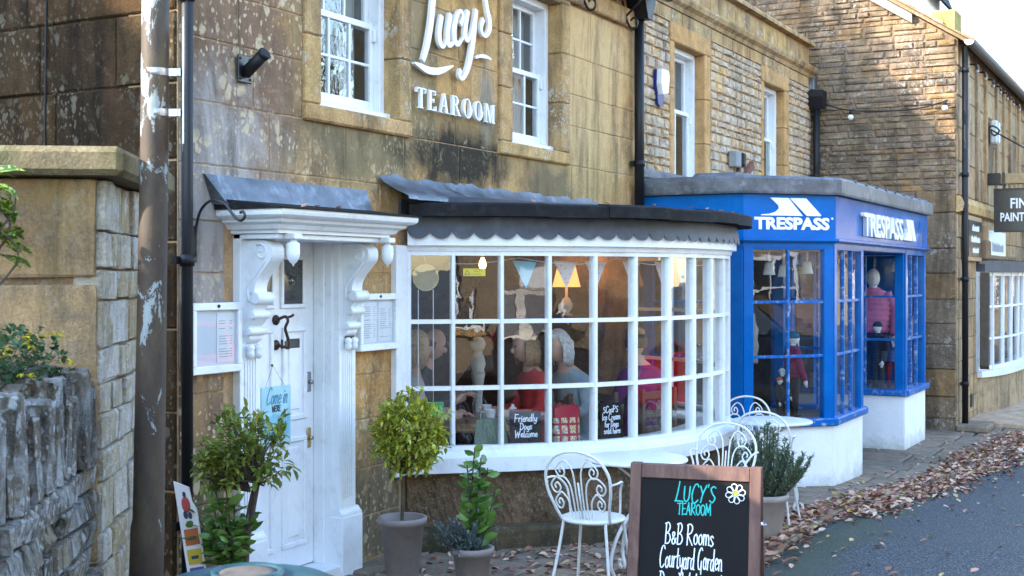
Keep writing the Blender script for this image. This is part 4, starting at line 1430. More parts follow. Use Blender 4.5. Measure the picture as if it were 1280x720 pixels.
while x < 16.99:
    wd = min(random.uniform(.8, 1.25), 17.02 - x)
    if 17.02 - x - wd < .3: wd = 17.02 - x
    e = MB()
    e.prism([(.3, 4.44), (-.03, 4.44), (-.045, 4.48), (-.085, 4.51), (-.10, 4.55), (-.10, 4.575), (.3, 4.578)], lambda u, v, t: (t, u, v), x + .002, x + wd - .002)
    add('cornice_stone', e, M['surround'], shp)
    e = MB()
    e.prism([(.36, 4.861), (-.07, 4.861), (-.07, 4.90), (-.05, 4.925), (.1, 4.955), (.36, 4.93)], lambda u, v, t: (t, u, v), x + .002, x + wd - .002)
    add('coping_stone', e, M['surround'], shp)
    x += wd
sash(shp, *V3, .09, 3.49, 2, 1, M['glass_old'], curtain=.3)
sash(shp, *V4, .09, 3.49, 2, 1, M['glass_old'], curtain=.3)
M['surround_pale'] = stone('golden window dressings', [(.44, .31, .15), (.48, .35, .18)], grime_amt=.35, lich_amt=.3, bump=.4)
for v, a, b in ((V3, .12, .17), (V4, .1, .17)): dressings(shp, *v, a, b, mat='surround_pale', lint=.19, proud=.022)
downpipe(shp, 16.93, -.10, 4.02, 2.6, .045)
s = MB(); s.box(16.85, -.09, 4.27, 17.01, -.005, 4.44, .01); add('lead_outlet', s, M['lead'], shp)

# ---- the blue shopfront
GZ = -.35
SILL, ROW1, ROW2, HEAD = .50, 1.07, 1.565, 2.04
PC = [(11.06, -.02), (11.06, -1.0), (11.75, -1.63), (12.90, -1.63), (12.90, -.75), (14.95, -.75), (14.95, -1.63), (16.16, -1.63), (16.16, -.02)]
PCV = [Vector((a, b, 0)) for a, b in PC]


def facet(a, b, u, v, z):
    """point on a facet: u metres from a towards b, v metres outwards, z up"""
    d = (b - a).normalized()
    return a + d * u + Vector((d.y, -d.x, 0)) * v + Vector((0, 0, z))


def fbox(mb, a, b, u0, u1, v0, v1, z0, z1, bev=.004):
    t = MB(); t.box(u0, v0, z0, u1, v1, z1, bev)
    for i, p in enumerate(t.v): t.v[i] = tuple(facet(a, b, p[0], p[1], p[2]))
    mb.raw(t.v, t.f)


M['blue_bar'] = M['blue']
sf = MB()
front = thing('tmp', 'x', 'x') if False else None
# stall riser (white rendered) under every glazed facet
for i in (0, 1, 2, 3, 5, 6, 7):
    a, b = PCV[i], PCV[i + 1]
    L_ = (b - a).length
    rs = MB()
    fbox(rs, a, b, -.0, L_ + .0, -.12, .0 + .002 * i, GZ, .425, 0)
    add('stall_riser', rs, M['white_wall'], shp)
for i, cols in ((0, 2), (1, 2), (2, 3), (3, 2), (5, 2), (6, 3), (7, 0)):
    a, b = PCV[i], PCV[i + 1]
    L_ = (b - a).length
    f = MB()
    e = .0015 * i
    if cols == 0:
        fbox(f, a, b, 0, L_, -.06, .004, .425, 2.06)
        add('side_panel', f, M['blue'], shp)
        continue
    pw = .10 if i != 0 else .12
    fbox(f, a, b, 0.0, pw, -.07, .012 + e, .46, HEAD + .06)
    fbox(f, a, b, L_ - pw, L_, -.07, .012 + e, .46, HEAD + .06)
    fbox(f, a, b, pw, L_ - pw, -.07, .008 + e, HEAD, HEAD + .06)
    wdo = add('shop_window', f, M['blue'], shp)
    s = MB()
    fbox(s, a, b, -.03 - e, L_ + .03 + e, -.10, .055 + e, .428 + e * .3, .50 + e * .3, .012)
    add('window_ledge', s, M['blue_worn'], wdo)
    s = MB()
    for r_ in (ROW1, ROW2): fbox(s, a, b, pw, L_ - pw, -.035, .0, r_ - .013, r_ + .013, .003)
    for c_ in range(1, cols):
        u = pw + (L_ - 2 * pw) * c_ / cols
        fbox(s, a, b, u - .012, u + .012, -.033, .003, .50, HEAD, .003)
    add('glazing_bars', s, M['blue_worn'], wdo)
    for c_ in range(cols):
        for z0, z1 in ((.50, ROW1), (ROW1, ROW2), (ROW2, HEAD)):
            u0, u1 = pw + (L_ - 2 * pw) * c_ / cols, pw + (L_ - 2 * pw) * (c_ + 1) / cols
            t = [random.uniform(-.0015, .0015) for _ in range(4)]
            s = MB(); s.poly([facet(a, b, u0, -.018 + t[0], z0), facet(a, b, u1, -.018 + t[1], z0), facet(a, b, u1, -.018 + t[2], z1), facet(a, b, u0, -.018 + t[3], z1)])
            add('pane', s, M['glass_shop'], wdo)
# shop door at the back of the porch
s = MB(); s.box(13.45, -.76, GZ, 14.4, -.71, 2.05, .004); dr = add('shop_door', s, M['blue'], shp)
s = MB(); s.box(13.58, -.775, .3, 14.27, -.762, 1.9); add('door_glass', s, pbr('dark shop glass', (.02, .02, .022), .05, spec=.8), dr)
s = MB(); s.tube([(13.55, -.80, .9), (13.55, -.80, 1.2)], .012, 8); add('door_handle', s, M['steel'], dr)
s = MB(); s.box(12.90, -.75, GZ, 13.449, -.70, 2.06).box(14.401, -.75, GZ, 14.95, -.70, 2.06); add('porch_panel', s, M['blue'], shp)


def outline(o):
    """outer plan of the shopfront, pushed out by o"""
    Q = [PCV[0], PCV[1], PCV[2], PCV[7], PCV[8]]
    out = []
    for i, p in enumerate(Q):
        ds = []
        if i > 0: ds.append((Q[i] - Q[i - 1]).normalized())
        if i < len(Q) - 1: ds.append((Q[i + 1] - Q[i]).normalized())
        ns = [Vector((d.y, -d.x, 0)) for d in ds]
        if len(ns) == 1: out.append(p + ns[0] * o)
        else:
            k = (ns[0] + ns[1]).normalized()
            out.append(p + k * (o / max(k.dot(ns[0]), .3)))
    return out


def ring_loft(mb, rows):
    LL = [[Vector((p.x, p.y, z)) for p in outline(o)] for o, z in rows]
    m_ = 5
    mb.raw([p for L in LL for p in L], [(j * m_ + i, j * m_ + i + 1, (j + 1) * m_ + i + 1, (j + 1) * m_ + i) for j in range(len(rows) - 1) for i in range(m_ - 1)])
    return mb


s = ring_loft(MB(), [(-.25, 2.06), (.018, 2.06), (.018, 2.10), (.05, 2.105), (.065, 2.12), (.065, 2.14), (.03, 2.15), (.03, 2.535), (-.3, 2.535)])
fas = add('fascia', s, M['blue'], shp)
s = MB(); s.box(12.9, -1.60, 2.055, 14.95, -.70, 2.062); add('porch_soffit', s, M['blue'], shp)
s = ring_loft(MB(), [(-.1, 2.54), (.085, 2.54), (.09, 2.56), (.09, 2.675), (.06, 2.70), (-.15, 2.715)])
pts = outline(-.15)
s.poly([(p.x, p.y, 2.715) for p in pts])
lr = add('shop_roof', s, M['lead'], shp)
for k in range(9):
    x = 12.3 + k * .45
    s = MB(); s.tube([(x, -1.72, 2.695), (x, -1.5, 2.718), (x, -.05, 2.74)], [.012, .03, .03], 8); add('lead_roll', s, M['lead'], lr)
s = MB(); s.box(11.02, -.08, 2.70, 16.2, -.002, 2.80, .02); add('wall_flashing', s, M['lead'], lr)
s = MB()
a, b = PCV[1], PCV[2]
s.prism([(11.1, 2.70), (12.9, 2.70), (12.7, 2.80), (11.9, 2.765), (11.2, 2.745)], lambda u, v, t: (u, t, v), -.9, -.5)
add('lead_ridge', s, M['lead'], lr)

# lettering and emblem on the canted face and along the front
a, b = PCV[1], PCV[2]
ang = math.atan2((b - a).y, (b - a).x)
Lf = (b - a).length
M['shop_white'] = pbr('white shop lettering', (.80, .81, .82), .4, var=.02)


def shop_text(a, b, u0, width, z, size, ext, v=.033, name='shop_name'):
    p = facet(a, b, u0, v, z)
    an = math.atan2((b - a).y, (b - a).x)
    return text(name, 'TRESPASS', size, p, an, M['shop_white'], shp, ext, width=width, bold=.006)


def emblem(a, b, u0, w_, z0, h, v0, v1):
    """two forward-leaning blades, the left one sweeping to a point at the foot"""
    k = MB()
    fn = lambda x, y, t: facet(a, b, u0 + x * w_, t, z0 + y * h)
    k.prism([(.15, 1), (.45, 1), (.69, .0), (.0, .0), (.0, .05), (.13, .09), (.23, .2), (.29, .38), (.285, .56)], fn, v0, v1)
    k.prism([(.47, 1), (.745, 1), (1.0, .06), (.99, .0), (.76, .0)], fn, v0, v1 + .0006)
    return add('shop_emblem', k, M['shop_white'], shp)


shop_text(a, b, .095, .78, 2.225, .145, .004)
emblem(a, b, .165, .62, 2.345, .16, .0305, .038)
s = MB(); fn = lambda x, z, l: facet(a, b, x, .034 + l, z)
s.prism([(.905 + .010 * math.cos(2 * PI * k / 10), 2.325 + .010 * math.sin(2 * PI * k / 10)) for k in range(10)], lambda x, z, t: facet(a, b, x, t, z), .031, .036)
add('registered_mark', s, M['shop_white'], shp)
c_, d_ = PCV[2], PCV[7]
shop_text(c_, d_, .93, 1.86, 2.20, .32, .02, v=.055)
emblem(c_, d_, 2.85, .66, 2.20, .235, .0305, .075)

# wall fittings
t = thing('alarm_box', 'white and blue alarm box beside the left window above the blue shopfront', 'alarm box', (11.47, -.02, 3.42))
s = MB(); s.prism([(-.10, .35), (.10, .35), (.12, .28), (.08, .06), (.0, .0), (-.06, .03), (-.11, .2)], lambda u, v, tt: (11.47 + u, tt, 3.42 + v), -.02, -.05); add('back_plate', s, pbr('dark blue plastic', (.01, .02, .16), .35), t)
s = MB(); s.prism([(-.085, .34), (.095, .34), (.11, .28), (.085, .13), (-.06, .10), (-.10, .2)], lambda u, v, tt: (11.47 + u, tt, 3.43 + v), -.05, -.10); add('cover', s, pbr('white plastic', (.8, .8, .8), .35), t)
t = thing('wall_floodlight', 'small floodlight on a rusty brown bracket above the shop roof', 'lamp', (13.75, -.02, 2.85))
s = MB(); s.box(13.55, -.12, 3.0, 13.72, -.02, 3.18, .012); add('lamp_body', s, pbr('grey lamp body', (.22, .23, .24), .5), t)
s = MB(); s.box(13.72, -.14, 3.02, 13.82, -.06, 3.17, .015); add('lamp_hood', s, M['black_plastic'], t)
s = MB(); s.box(13.80, -.07, 2.78, 13.86, -.02, 3.04, .004); s.prism([(13.82, 2.82), (13.9, 2.82), (14.32, 3.05), (14.27, 3.12)], lambda u, v, tt: (u, tt, v), -.08, -.03)
add('rusty_bracket', s, pbr('rust red iron', (.17, .07, .05), .8, var=.3, vscale=20), t)

# ================================================================ THE GALLERY BEYOND
gal = thing('gallery_building', 'tall stone gallery house with a rubble gable and stone slate roof', 'building', (17.2, -1.84, -.2))
E3 = 4.86
mb = MB()
mb.raw([(17.2, -1.84, -.4), (17.2, 8.2, -.4), (17.2, 8.2, E3), (17.2, 3.2, 8.1), (17.2, -1.84, E3)], [(0, 1, 2, 3, 4)])
mb.box(17.201, -1.839, -.4, 26, -1.5, E3)
mb.raw([(26, -1.84, -.4), (26, 8.2, -.4), (26, 8.2, E3), (26, 3.2, 8.1), (26, -1.84, E3)], [(0, 1, 2, 3, 4)])
add('wall', mb, M['mortar_dark'], gal)
rects = courses(0, 2.60, -.3, 2.62, (.055, .105), (.13, .40), (), 41) + courses(0, 3.04, 2.9, 6.3, (.05, .10), (.13, .42), (), 42, top=lambda z: (-9, 3.04 - max(0, (z - E3)) / .65))
rects = [r for r in rects if r[2] > .05 and not (r[0] + r[2] > 2.62 and 3.0 < r[1] < E3 and r[0] > 2.3 and False)]
lay(rects, gal, RUB, M['gable'], ((17.2, 1.2, 0), R(-90)), .010, .020, 'rubble_stone', 300, M['gable_far'], seed=9, dvar=.5)
lay(courses(2.60, 3.04, -.3, 2.62, (.26, .4), (.44, .44), (), 43) + courses(0, 3.04, 2.62, 2.9, (.28, .28), (.5, .8), (), 44), gal, ASH, M['gable'], ((17.2, 1.2, 0), R(-90)), .008, .03, 'quoin_stone', seed=10)
gh = [(18.0, 18.9, -.4, 2.2), (18.6, 22.2, .4, 2.15)]
lay(courses(17.2, 24.5, -.3, 2.6, (.22, .3), (.35, .6), [(18.75, 23.7, .42, 2.1)], 45) + courses(17.2, 25.9, 2.85, E3, (.35, .45), (.5, .8), [(19.6, 20.5, 3.1, 4.3), (22.3, 23.2, 3.1, 4.3)], 46), gal, ASH, M['gallery'], ((0, -1.84, 0), 0), .008, .014, 'ashlar_block', seed=11)
s = MB(); s.prism([(0, 2.62), (-.07, 2.64), (-.09, 2.74), (-.05, 2.83), (0, 2.84)], lambda u, v, t: (t, -1.84 + u, v), 17.19, 26); add('string_course', s, M['surround'], gal)
for i, x in enumerate((17.75, 18.65, 19.45, 20.6, 21.4, 22.15, 23.3)):
    s = MB(); s.box(x, -1.90, 2.85, x + .14, -1.83, E3 - .12, .012); add('pilaster_strip', s, M['gallery'], gal)
for a_, b_ in ((19.6, 20.5), (22.3, 23.2)): sash(gal, a_, b_, 3.1, 4.3, -1.80, 3.7, 2, 1, M['glass_old'])
# roof of stone slates with a stepped verge
rf = MB()
rk = lambda y: E3 + .65 * (y + 1.84)
rf.prism([(-2.05, rk(-2.05) + .01), (3.2, rk(3.2) + .01), (8.45, rk(-2.05) + .01), (8.45, rk(-2.05) + .06), (3.2, rk(3.2) + .08), (-2.05, rk(-2.05) + .06)], lambda u, v, t: (t, u, v), 17.1, 26.1)
grf = add('roof', rf, M['roof_stone'], gal)
for i in range(14):
    y0 = -2.07 + i * .37
    y1 = y0 + .42
    s = MB(); s.prism([(y0, rk(y0) + .065), (y1, rk(y1) + .065), (y1, rk(y1) + .075), (y0, rk(y0) + .11)], lambda u, v, t: (t, u, v), 17.07 + random.uniform(-.02, .02), 26.1)
    add('slate_course', s, M['roof_stone'], grf)
s = MB(); s.prism([(-1.3, rk(-1.3) - .12), (1.5, rk(1.5) - .12), (1.5, rk(1.5) + .0), (-1.3, rk(-1.3) + .0)], lambda u, v, t: (t, u, v), 17.12, 17.19); add('verge_board', s, pbr('grey weathered board', (.23, .20, .17), .8, var=.25, vscale=12), grf)
s = MB(); s.box(17.5, -1.80, 4.9, 17.9, -1.47, 5.30, .03); add('chimney', s, M['moss'], grf)
s = MB(); s.box(17.6, -1.40, 5.15, 18.6, -.75, 6.6, .01); dm = add('dormer', s, M['white_wall'], grf)
s = MB(); s.prism([(-1.52, 5.5), (-1.07, 6.62), (-.6, 6.5), (-.6, 6.58), (-1.07, 6.72), (-1.56, 5.5)], lambda u, v, t: (t, u, v), 17.5, 18.8); add('dormer_roof', s, M['slate_edge'], dm)
s = MB(); s.prism([(.07 * math.cos(PI + PI * k / 8), .07 * math.sin(PI + PI * k / 8)) for k in range(9)] + [(.06, .02), (-.06, .02)], lambda u, v, t: (t, -2.02 + u, 4.80 + v), 17.08, 26); add('gutter', s, pbr('weathered gutter', (.10, .095, .085), .6, var=.3, vscale=12), gal)
s = MB(); s.prism([(.062 * math.cos(PI + PI * k / 8), .062 * math.sin(PI + PI * k / 8)) for k in range(9)], lambda u, v, t: (t, -2.02 + u, 4.80 + v), 17.06, 17.079); add('gutter_stop', s, pbr('pale gutter stop', (.6, .58, .54), .6), gal)
downpipe(gal, 17.32, -1.93, 4.76, -.12, .04, hopper=False)
s = MB(); s.box(17.05, -2.25, -.19, 17.75, -1.86, -.10, .02); add('door_step', s, M['flag'], gal)
s = MB(); s.box(17.8, -2.62, -.2, 24, -1.86, -.12, .015); add('front_step', s, stone('pale step', [(.42, .37, .30), (.46, .41, .34)], grime_amt=.3, lich_amt=.1, bump=.3), gal)
# string of bulbs across the gable
t = thing('festoon_cable', 'black festoon cable with a few bulbs strung across the rubble gable', 'string lights', (17.1, 0, 4.0))
s = MB()
P_ = catmull([(17.10, .35, 4.42), (17.08, -.1, 4.14), (17.08, -.5, 4.0), (17.08, -1.0, 3.96), (17.1, -1.45, 3.98), (17.13, -1.75, 4.06)], 8)
s.tube(P_, .010, 6); add('cable', s, M['black_plastic'], t)
for y_, z_ in ((.0, 4.18), (-.52, 3.99), (-1.72, 4.04)):
    s = MB(); s.tube([(17.08, y_, z_), (17.08, y_, z_ - .05)], .022, 8); add('lamp_holder', s, M['black_plastic'], t)
    s = MB(); s.ball((17.08, y_, z_ - .085), .04); add('bulb', s, pbr('frosted bulb', (.7, .68, .6), .2), t)
for i in range(7):
    x_ = 18.0 + i * .75
    t = thing('eave_lamp', ['eave lamp nearest the drainpipe under the gallery gutter', 'second eave lamp from the drainpipe under the gallery gutter', 'third eave lamp from the drainpipe under the gallery gutter', 'fourth eave lamp from the drainpipe under the gallery gutter', 'fifth eave lamp from the drainpipe under the gallery gutter', 'sixth eave lamp from the drainpipe under the gallery gutter', 'last eave lamp at the far end of the gallery gutter'][i], 'lamp', (x_, -1.95, 4.5), 0, 'lamps under the gallery eave')
    s = MB(); s.tube([(x_, -1.855, 4.64), (x_, -1.98, 4.62), (x_, -1.98, 4.56)], .014, 6); add('arm', s, M['black_iron'], t)
    s = MB(); s.ball((x_, -1.98, 4.53), .024); add('bulb', s, M['sign_edge'], t)
t = thing('gallery_alarm_box', 'white box on the gallery front below the eave', 'alarm box', (20.1, -1.9, 3.75))
s = MB(); s.box(20.0, -1.98, 3.75, 20.25, -1.86, 4.1, .03); add('cover', s, M['white_metal'], t)
for k in (0, 1): s = MB(); s.box(20.02 + k * .2, -1.985, 3.78, 20.03 + k * .2, -1.979, 4.07); add('side_seam', s, M['sign_edge'], t)
# boards and hanging sign
M['oak'] = pbr('oak beam', (.36, .24, .12), .7, var=.25, vscale=14, bump=.2)
M['sign_black'] = pbr('black sign paint', (.012, .012, .013), .3)


def wall_board(x0, x1, z0, z1, label, lines, facecol):
    t = thing('wall_sign', label, 'sign', ((x0 + x1) / 2, -1.86, z0))
    s = MB(); s.box(x0, -1.93, z0, x1, -1.855, z1, .006); add('frame', s, M['oak'], t)
    s = MB(); s.box(x0 + .06, -1.94, z0 + .06, x1 - .06, -1.931, z1 - .06); add('panel', s, facecol, t)
    rr = random.Random(int(x0 * 10))
    for z, sz, wd, m_ in lines:                        # blurred rows of lettering, too small to read
        x = (x0 + x1) / 2 - wd / 2
        s = MB()
        while x < (x0 + x1) / 2 + wd / 2:
            q = rr.uniform(.02, .05); s.box(x, -1.9435, z, x + q, -1.941, z + sz * rr.uniform(.6, 1)); x += q + .018
        add('lettering', s, m_, t)['kind'] = 'stuff'


wall_board(17.50, 18.75, 2.0, 2.60, 'oak framed black board behind the drainpipe on the gallery', [(2.40, .09, .6, M['shop_white']), (2.25, .09, .75, M['shop_white']), (2.11, .08, .5, M['shop_white'])], M['sign_black'])
wall_board(19.35, 21.2, 1.98, 2.52, 'oak framed white board over the gallery window', [(2.16, .14, 1.2, M['print'])], M['paper'])
t = thing('hanging_sign', 'black hanging sign reading FINE PAINTINGS under an oak beam', 'sign', (19.6, -2.0, 2.45))
s = MB(); s.box(19.5, -3.3, 3.12, 19.68, -2.06, 3.27, .008); add('beam', s, M['oak'], t)
s = MB(); s.box(19.49, -2.08, 3.11, 19.69, -1.86, 3.28, .006); add('beam_shoe', s, M['sign_black'], t)
for y_ in (-2.14, -2.62):
    s = MB(); s.box(19.485, y_, 3.105, 19.695, y_ + .04, 3.285).box(19.57, y_ + .002, 3.05, 19.61, y_ + .038, 3.11); add('hanger_strap', s, M['sign_black'], t)
s = MB(); s.box(19.57, -2.73, 2.43, 19.61, -1.98, 3.06, .006); pn = add('sign_panel', s, M['sign_black'], t)
for a_, b_, c_, d_ in ((-2.73, 2.43, -1.98, 2.455), (-2.73, 3.035, -1.98, 3.06), (-2.73, 2.455, -2.70, 3.035), (-2.01, 2.455, -1.98, 3.035)):
    s = MB(); s.box(19.555, a_, b_, 19.57, c_, d_, .003); add('sign_frame', s, M['black_iron'], t)
text('lettering', 'FINE', .20, (19.566, -2.355, 2.775), R(-90), M['shop_white'], t, .003, align='CENTER', width=.31, bold=.004)
text('lettering', 'PAINTINGS', .17, (19.566, -2.355, 2.59), R(-90), M['shop_white'], t, .003, align='CENTER', width=.58, bold=.004)
s = MB(); s.tube(catmull([(19.6, -1.86, 3.9), (19.6, -1.95, 3.97), (19.6, -2.05, 3.9), (19.6, -1.98, 3.83), (19.6, -1.93, 3.9)], 5), .014, 6); s.tube([(19.6, -1.93, 3.92), (19.6, -2.95, 3.28)], .012, 6)
add('iron_stay', s, M['black_iron'], t)
# gallery bow window, white, with a lead top
gw = MB()
gx = [18.85, 19.25, 19.7, 20.2, 20.75, 21.3, 21.9, 22.5, 23.1, 23.6]
gy = [-1.86, -2.0, -2.08, -2.13, -2.16, -2.16, -2.13, -2.08, -2.0, -1.86]
def gband(mb, o, z0, z1, o2=None):
    V = []
    for (x, y) in zip(gx, gy): V += [(x, y - o, z0), (x, y - o, z1), (x, -1.5, z1), (x, -1.5, z0)]
    n = len(gx)
    mb.raw(V, [(4 * i + j, 4 * i + 4 + j, 4 * i + 4 + (j + 1) % 4, 4 * i + (j + 1) % 4) for i in range(n - 1) for j in range(4)] + [(0, 1, 2, 3), tuple(4 * (n - 1) + j for j in (3, 2, 1, 0))])
gband(gw, .06, .38, .47)
gwo = add('bow_window', gw, M['white'], gal)
s = MB(); gband(s, .0, -.3, .379); add('window_base', s, M['gallery'], gwo)
s = MB(); gband(s, .10, 1.86, 1.97); gband(s, .02, 1.971, 2.02); add('window_roof', s, M['lead_dark'], gwo)
for j, z in enumerate((.475, .90, 1.35, 1.80)):
    s = MB()
    for (x0, y0), (x1, y1) in zip(zip(gx, gy), zip(gx[1:], gy[1:])):
        a_, b_ = Vector((x0, y0, 0)), Vector((x1, y1, 0))
        fbox(s, a_, b_, 0, (b_ - a_).length, -.04, .012, z, z + (.03 if 0 < j < 3 else .06), .003)
    add('cross_bar', s, M['white'], gwo)
for (x0, y0) in zip(gx, gy):
    s = MB(); s.box(x0 - .03, y0 - .022, .47, x0 + .03, y0 + .03, 1.86, .004); add('glazing_bar', s, M['white'], gwo)
for (x0, y0), (x1, y1) in zip(zip(gx, gy), zip(gx[1:], gy[1:])):
    for z0, z1 in ((.49, .91), (.91, 1.36), (1.36, 1.83)):
        s = MB(); s.poly([(x0, y0 + .01, z0), (x1, y1 + .01, z0), (x1, y1 + .01, z1), (x0, y0 + .01, z1)]); add('pane', s, M['glass_old'], gwo)
s = MB(); s.box(18.8, -1.83, .4, 23.65, -1.45, 1.86); add('window_backing', s, M['dark_room'], gwo)
s = MB(); s.prism([(18.74, .55), (18.82, .5), (18.86, 1.85), (18.80, 1.85)], lambda u, v, t: (u, t, v), -2.02, -1.90); add('side_shutter', s, pbr('old brown board', (.08, .06, .045), .7, var=.3, vscale=12), gwo)
for i in range(12):
    s = MB(); s.box(18.8 + i * .38, -2.0 - .0, 2.03, 19.16 + i * .38, -1.87, 2.3 if i < 1 else 2.1, .02); add('roof_slate', s, M['roof_stone'], gwo)
s = MB(); s.box(18.25, -1.87, .02, 18.45, -1.853, .2, .004); add('vent_brick', s, M['black_iron'], gal)

# ================================================================ GARDEN WALL, PIER, POST
GD = R(34.3)
gdir = Vector((math.cos(GD), math.sin(GD), 0))
gn = Vector((gdir.y, -gdir.x, 0))            # towards the street
P0 = Vector((3.36, -1.11, 0))                # near street-side corner of the pier
pier = thing('gate_pier', 'square stone gate pier with a mossy flat coping left of the tearoom', 'pier', (P0.x, P0.y, 0))


def gpt(u, v, z):
    """u along the wall away from the camera, v towards the street"""
    return P0 + gdir * u + gn * v + Vector((0, 0, z))


def gbox(mb, u0, u1, v0, v1, z0, z1, b=.01, jit=0, rnd_=None):
    t = MB(); t.box(u0, v0, z0, u1, v1, z1, b)
    for i, p in enumerate(t.v):
        q = gpt(*p)
        if jit: q = q + Vector((rnd_.uniform(-jit, jit), rnd_.uniform(-jit, jit), rnd_.uniform(-jit, jit)))
        t.v[i] = tuple(q)
    mb.raw(t.v, t.f)


s = MB(); gbox(s, .02, .98, -1.0, -.02, -.1, 2.15, 0); add('core', s, M['mortar_dark'], pier)
rr = random.Random(12)
# big blocks on the face towards the camera
for z0, z1, cuts in ((1.25, 1.775, [-1.02, .0]), (1.775, 2.155, [-1.02, -.36, -.0]), (.75, 1.25, [-1.02, -.5, 0]), (.3, .75, [-1.02, -.4, 0]), (-.1, .3, [-1.02, -.5, 0])):
    for a, b in zip(cuts, cuts[1:]):
        s = MB(); gbox(s, -.012 + rr.uniform(-.006, .006), .12, a + .008, b - .016, z0 + .022, z1 - .008, .008, .004, rr); add('pier_block', s, M['pier'], pier)
# coursed limewashed stones on the street face
z = -.1
while z < 2.12:
    h = rr.uniform(.11, .19)
    if z + h > 2.05: h = 2.15 - z
    u = .0
    while u < .97:
        wd = rr.uniform(.13, .34)
        if u + wd > .85: wd = .99 - u
        s = MB(); gbox(s, u + .006, u + wd - .006, -.10, rr.uniform(-.004, .02), z + .005, z + h - .005, .007, .005, rr); add('pier_stone', s, M['whitewash'], pier)
        u += wd
    z += h
s = MB()
t_ = MB(); t_.box(-.13, -1.12, 2.155, 1.08, .10, 2.255, .02)
for i, p in enumerate(t_.v):
    uu, vv, zz = p
    if zz > 2.25: zz += .05 - .05 * max(abs(vv + .5) / .62, abs(uu - .48) / .62)
    t_.v[i] = tuple(gpt(uu, vv, zz))
s.raw(t_.v, t_.f)
add('coping_stone', s, M['coping'], pier)

gw_ = thing('garden_wall', 'lichen covered rubble garden wall with upright edge stones on top', 'wall', tuple(gpt(-1.5, 0, 0)))
s = MB(); gbox(s, -4.0, -.02, -.42, -.05, -.1, 1.22, 0); add('core', s, M['mortar_dark'], gw_)
z = -.1
while z < 1.1:
    h = rr.uniform(.09, .17)
    if z + h > 1.05: h = 1.13 - z
    u = -2.6
    while u < -.03:
        wd = rr.uniform(.16, .42)
        if u + wd > -.1: wd = -.015 - u
        s = MB(); gbox(s, u + .007, u + wd - .007, -.2, rr.uniform(-.03, .012), z + .006, z + h - .006, .009, .012, rr); add('wall_stone', s, M['drystone'], gw_)
        u += wd
    z += h
u = -2.5
while u < -.05:
    wd = rr.uniform(.05, .10)
    hh = rr.uniform(.26, .37)
    s = MB(); gbox(s, u + .004, u + wd - .004, -.40, rr.uniform(-.03, .02), 1.12 + rr.uniform(0, .02), 1.12 + hh, .008, .014, rr)
    add('edge_stone', s, M['drystone'], gw_)
    u += wd
for u0, v0 in ((-.62, -.30), (-.33, -.12)):
    s = MB(); gbox(s, u0, u0 + .26, v0 - .2, v0, 1.40, 1.50, .03, .02, rr); add('loose_stone', s, M['drystone'], gw_)

# ---- leaves
def leaf(mb, p, d, up, L, W, fold=.25, bend=.2, mi=0):
    d = d.normalized()
    sd_ = d.cross(up)
    sd_ = sd_.normalized() if sd_.length > 1e-4 else d.orthogonal().normalized()
    n = sd_.cross(d)
    a = p
    m1 = p + d * L * .38 + n * L * bend * .35
    m2 = p + d * L * .72 + n * L * bend * .30
    e = p + d * L
    f = n * W * fold
    V = [a, m1 + sd_ * W * .5 + f, m2 + sd_ * W * .42 + f, e, m2 - sd_ * W * .42 + f, m1 - sd_ * W * .5 + f, m1, m2]
    mb.raw(V, [(0, 1, 6), (1, 2, 7, 6), (2, 3, 7), (0, 6, 5), (6, 7, 4, 5), (7, 3, 4)], mi, True)


def rvec(r_):
    while True:
        v = Vector((r_.uniform(-1, 1), r_.uniform(-1, 1), r_.uniform(-1, 1)))
        if .05 < v.length < 1: return v.normalized()


def bush(mb, st, c, rad, n, L, W, seed, shell=.55, upb=.35, r0=.006, twigs=60, core=None):
    """leafy crown: twigs from a core to clusters, leaf rosettes at the tips; st collects twigs"""
    r_ = random.Random(seed)
    c = Vector(c)
    core = Vector(core) if core else c - Vector((0, 0, rad[2] * .6))
    ncl = max(1, n // 7)
    for k in range(ncl):
        v = rvec(r_)
        q = shell + (1 - shell) * r_.random() ** .6
        bumpy = 1 + .22 * math.sin(v.x * 5 + seed) * math.sin(v.y * 4 + v.z * 5)
        p = c + Vector((v.x * rad[0], v.y * rad[1], v.z * rad[2])) * q * bumpy
        if k < twigs:
            mid = core.lerp(p, .5) + rvec(r_) * .03
            st.tube([core, mid, p], [r0, r0 * .6, r0 * .3], 5)
        axis = (v + Vector((0, 0, upb)) + rvec(r_) * .5).normalized()
        for j in range(7):
            d = (axis * r_.uniform(.2, .9) + rvec(r_)).normalized()
            leaf(mb, p + rvec(r_) * L * .35, d, Vector((0, 0, 1)) if abs(d.z) < .9 else Vector((1, 0, 0)), L * r_.uniform(.65, 1.2), W * r_.uniform(.75, 1.15), .25, r_.uniform(-.1, .35))


M['laurel'] = leafmat('laurel leaf', (.05, .13, .022), (.17, .29, .055), .32)
M['golden'] = leafmat('golden green leaf', (.16, .22, .02), (.62, .56, .07), .38)
M['tipgold'] = leafmat('green leaf with yellow tips', (.07, .14, .022), (.36, .37, .07), .38)
M['rosemary'] = leafmat('rosemary needle', (.05, .09, .045), (.15, .20, .115), .6, trans=.1)
M['lavender'] = leafmat('grey lavender leaf', (.07, .11, .11), (.19, .25, .25), .7, trans=.1)
M['cory'] = leafmat('ferny leaf', (.02, .055, .018), (.08, .15, .05), .55)
M['yellow_fl'] = leafmat('yellow petal', (.55, .40, .01), (.75, .62, .03), .5)
M['aucuba'] = leafmat('spotted laurel leaf', (.035, .10, .01), (.06, .15, .02), .28, edge=(.50, .55, .12))
M['litter'] = leafmat('fallen leaf', (.20, .085, .05), (.52, .31, .20), .75, trans=.12)
m_, nt_, b_ = newmat('mixed leaf litter')
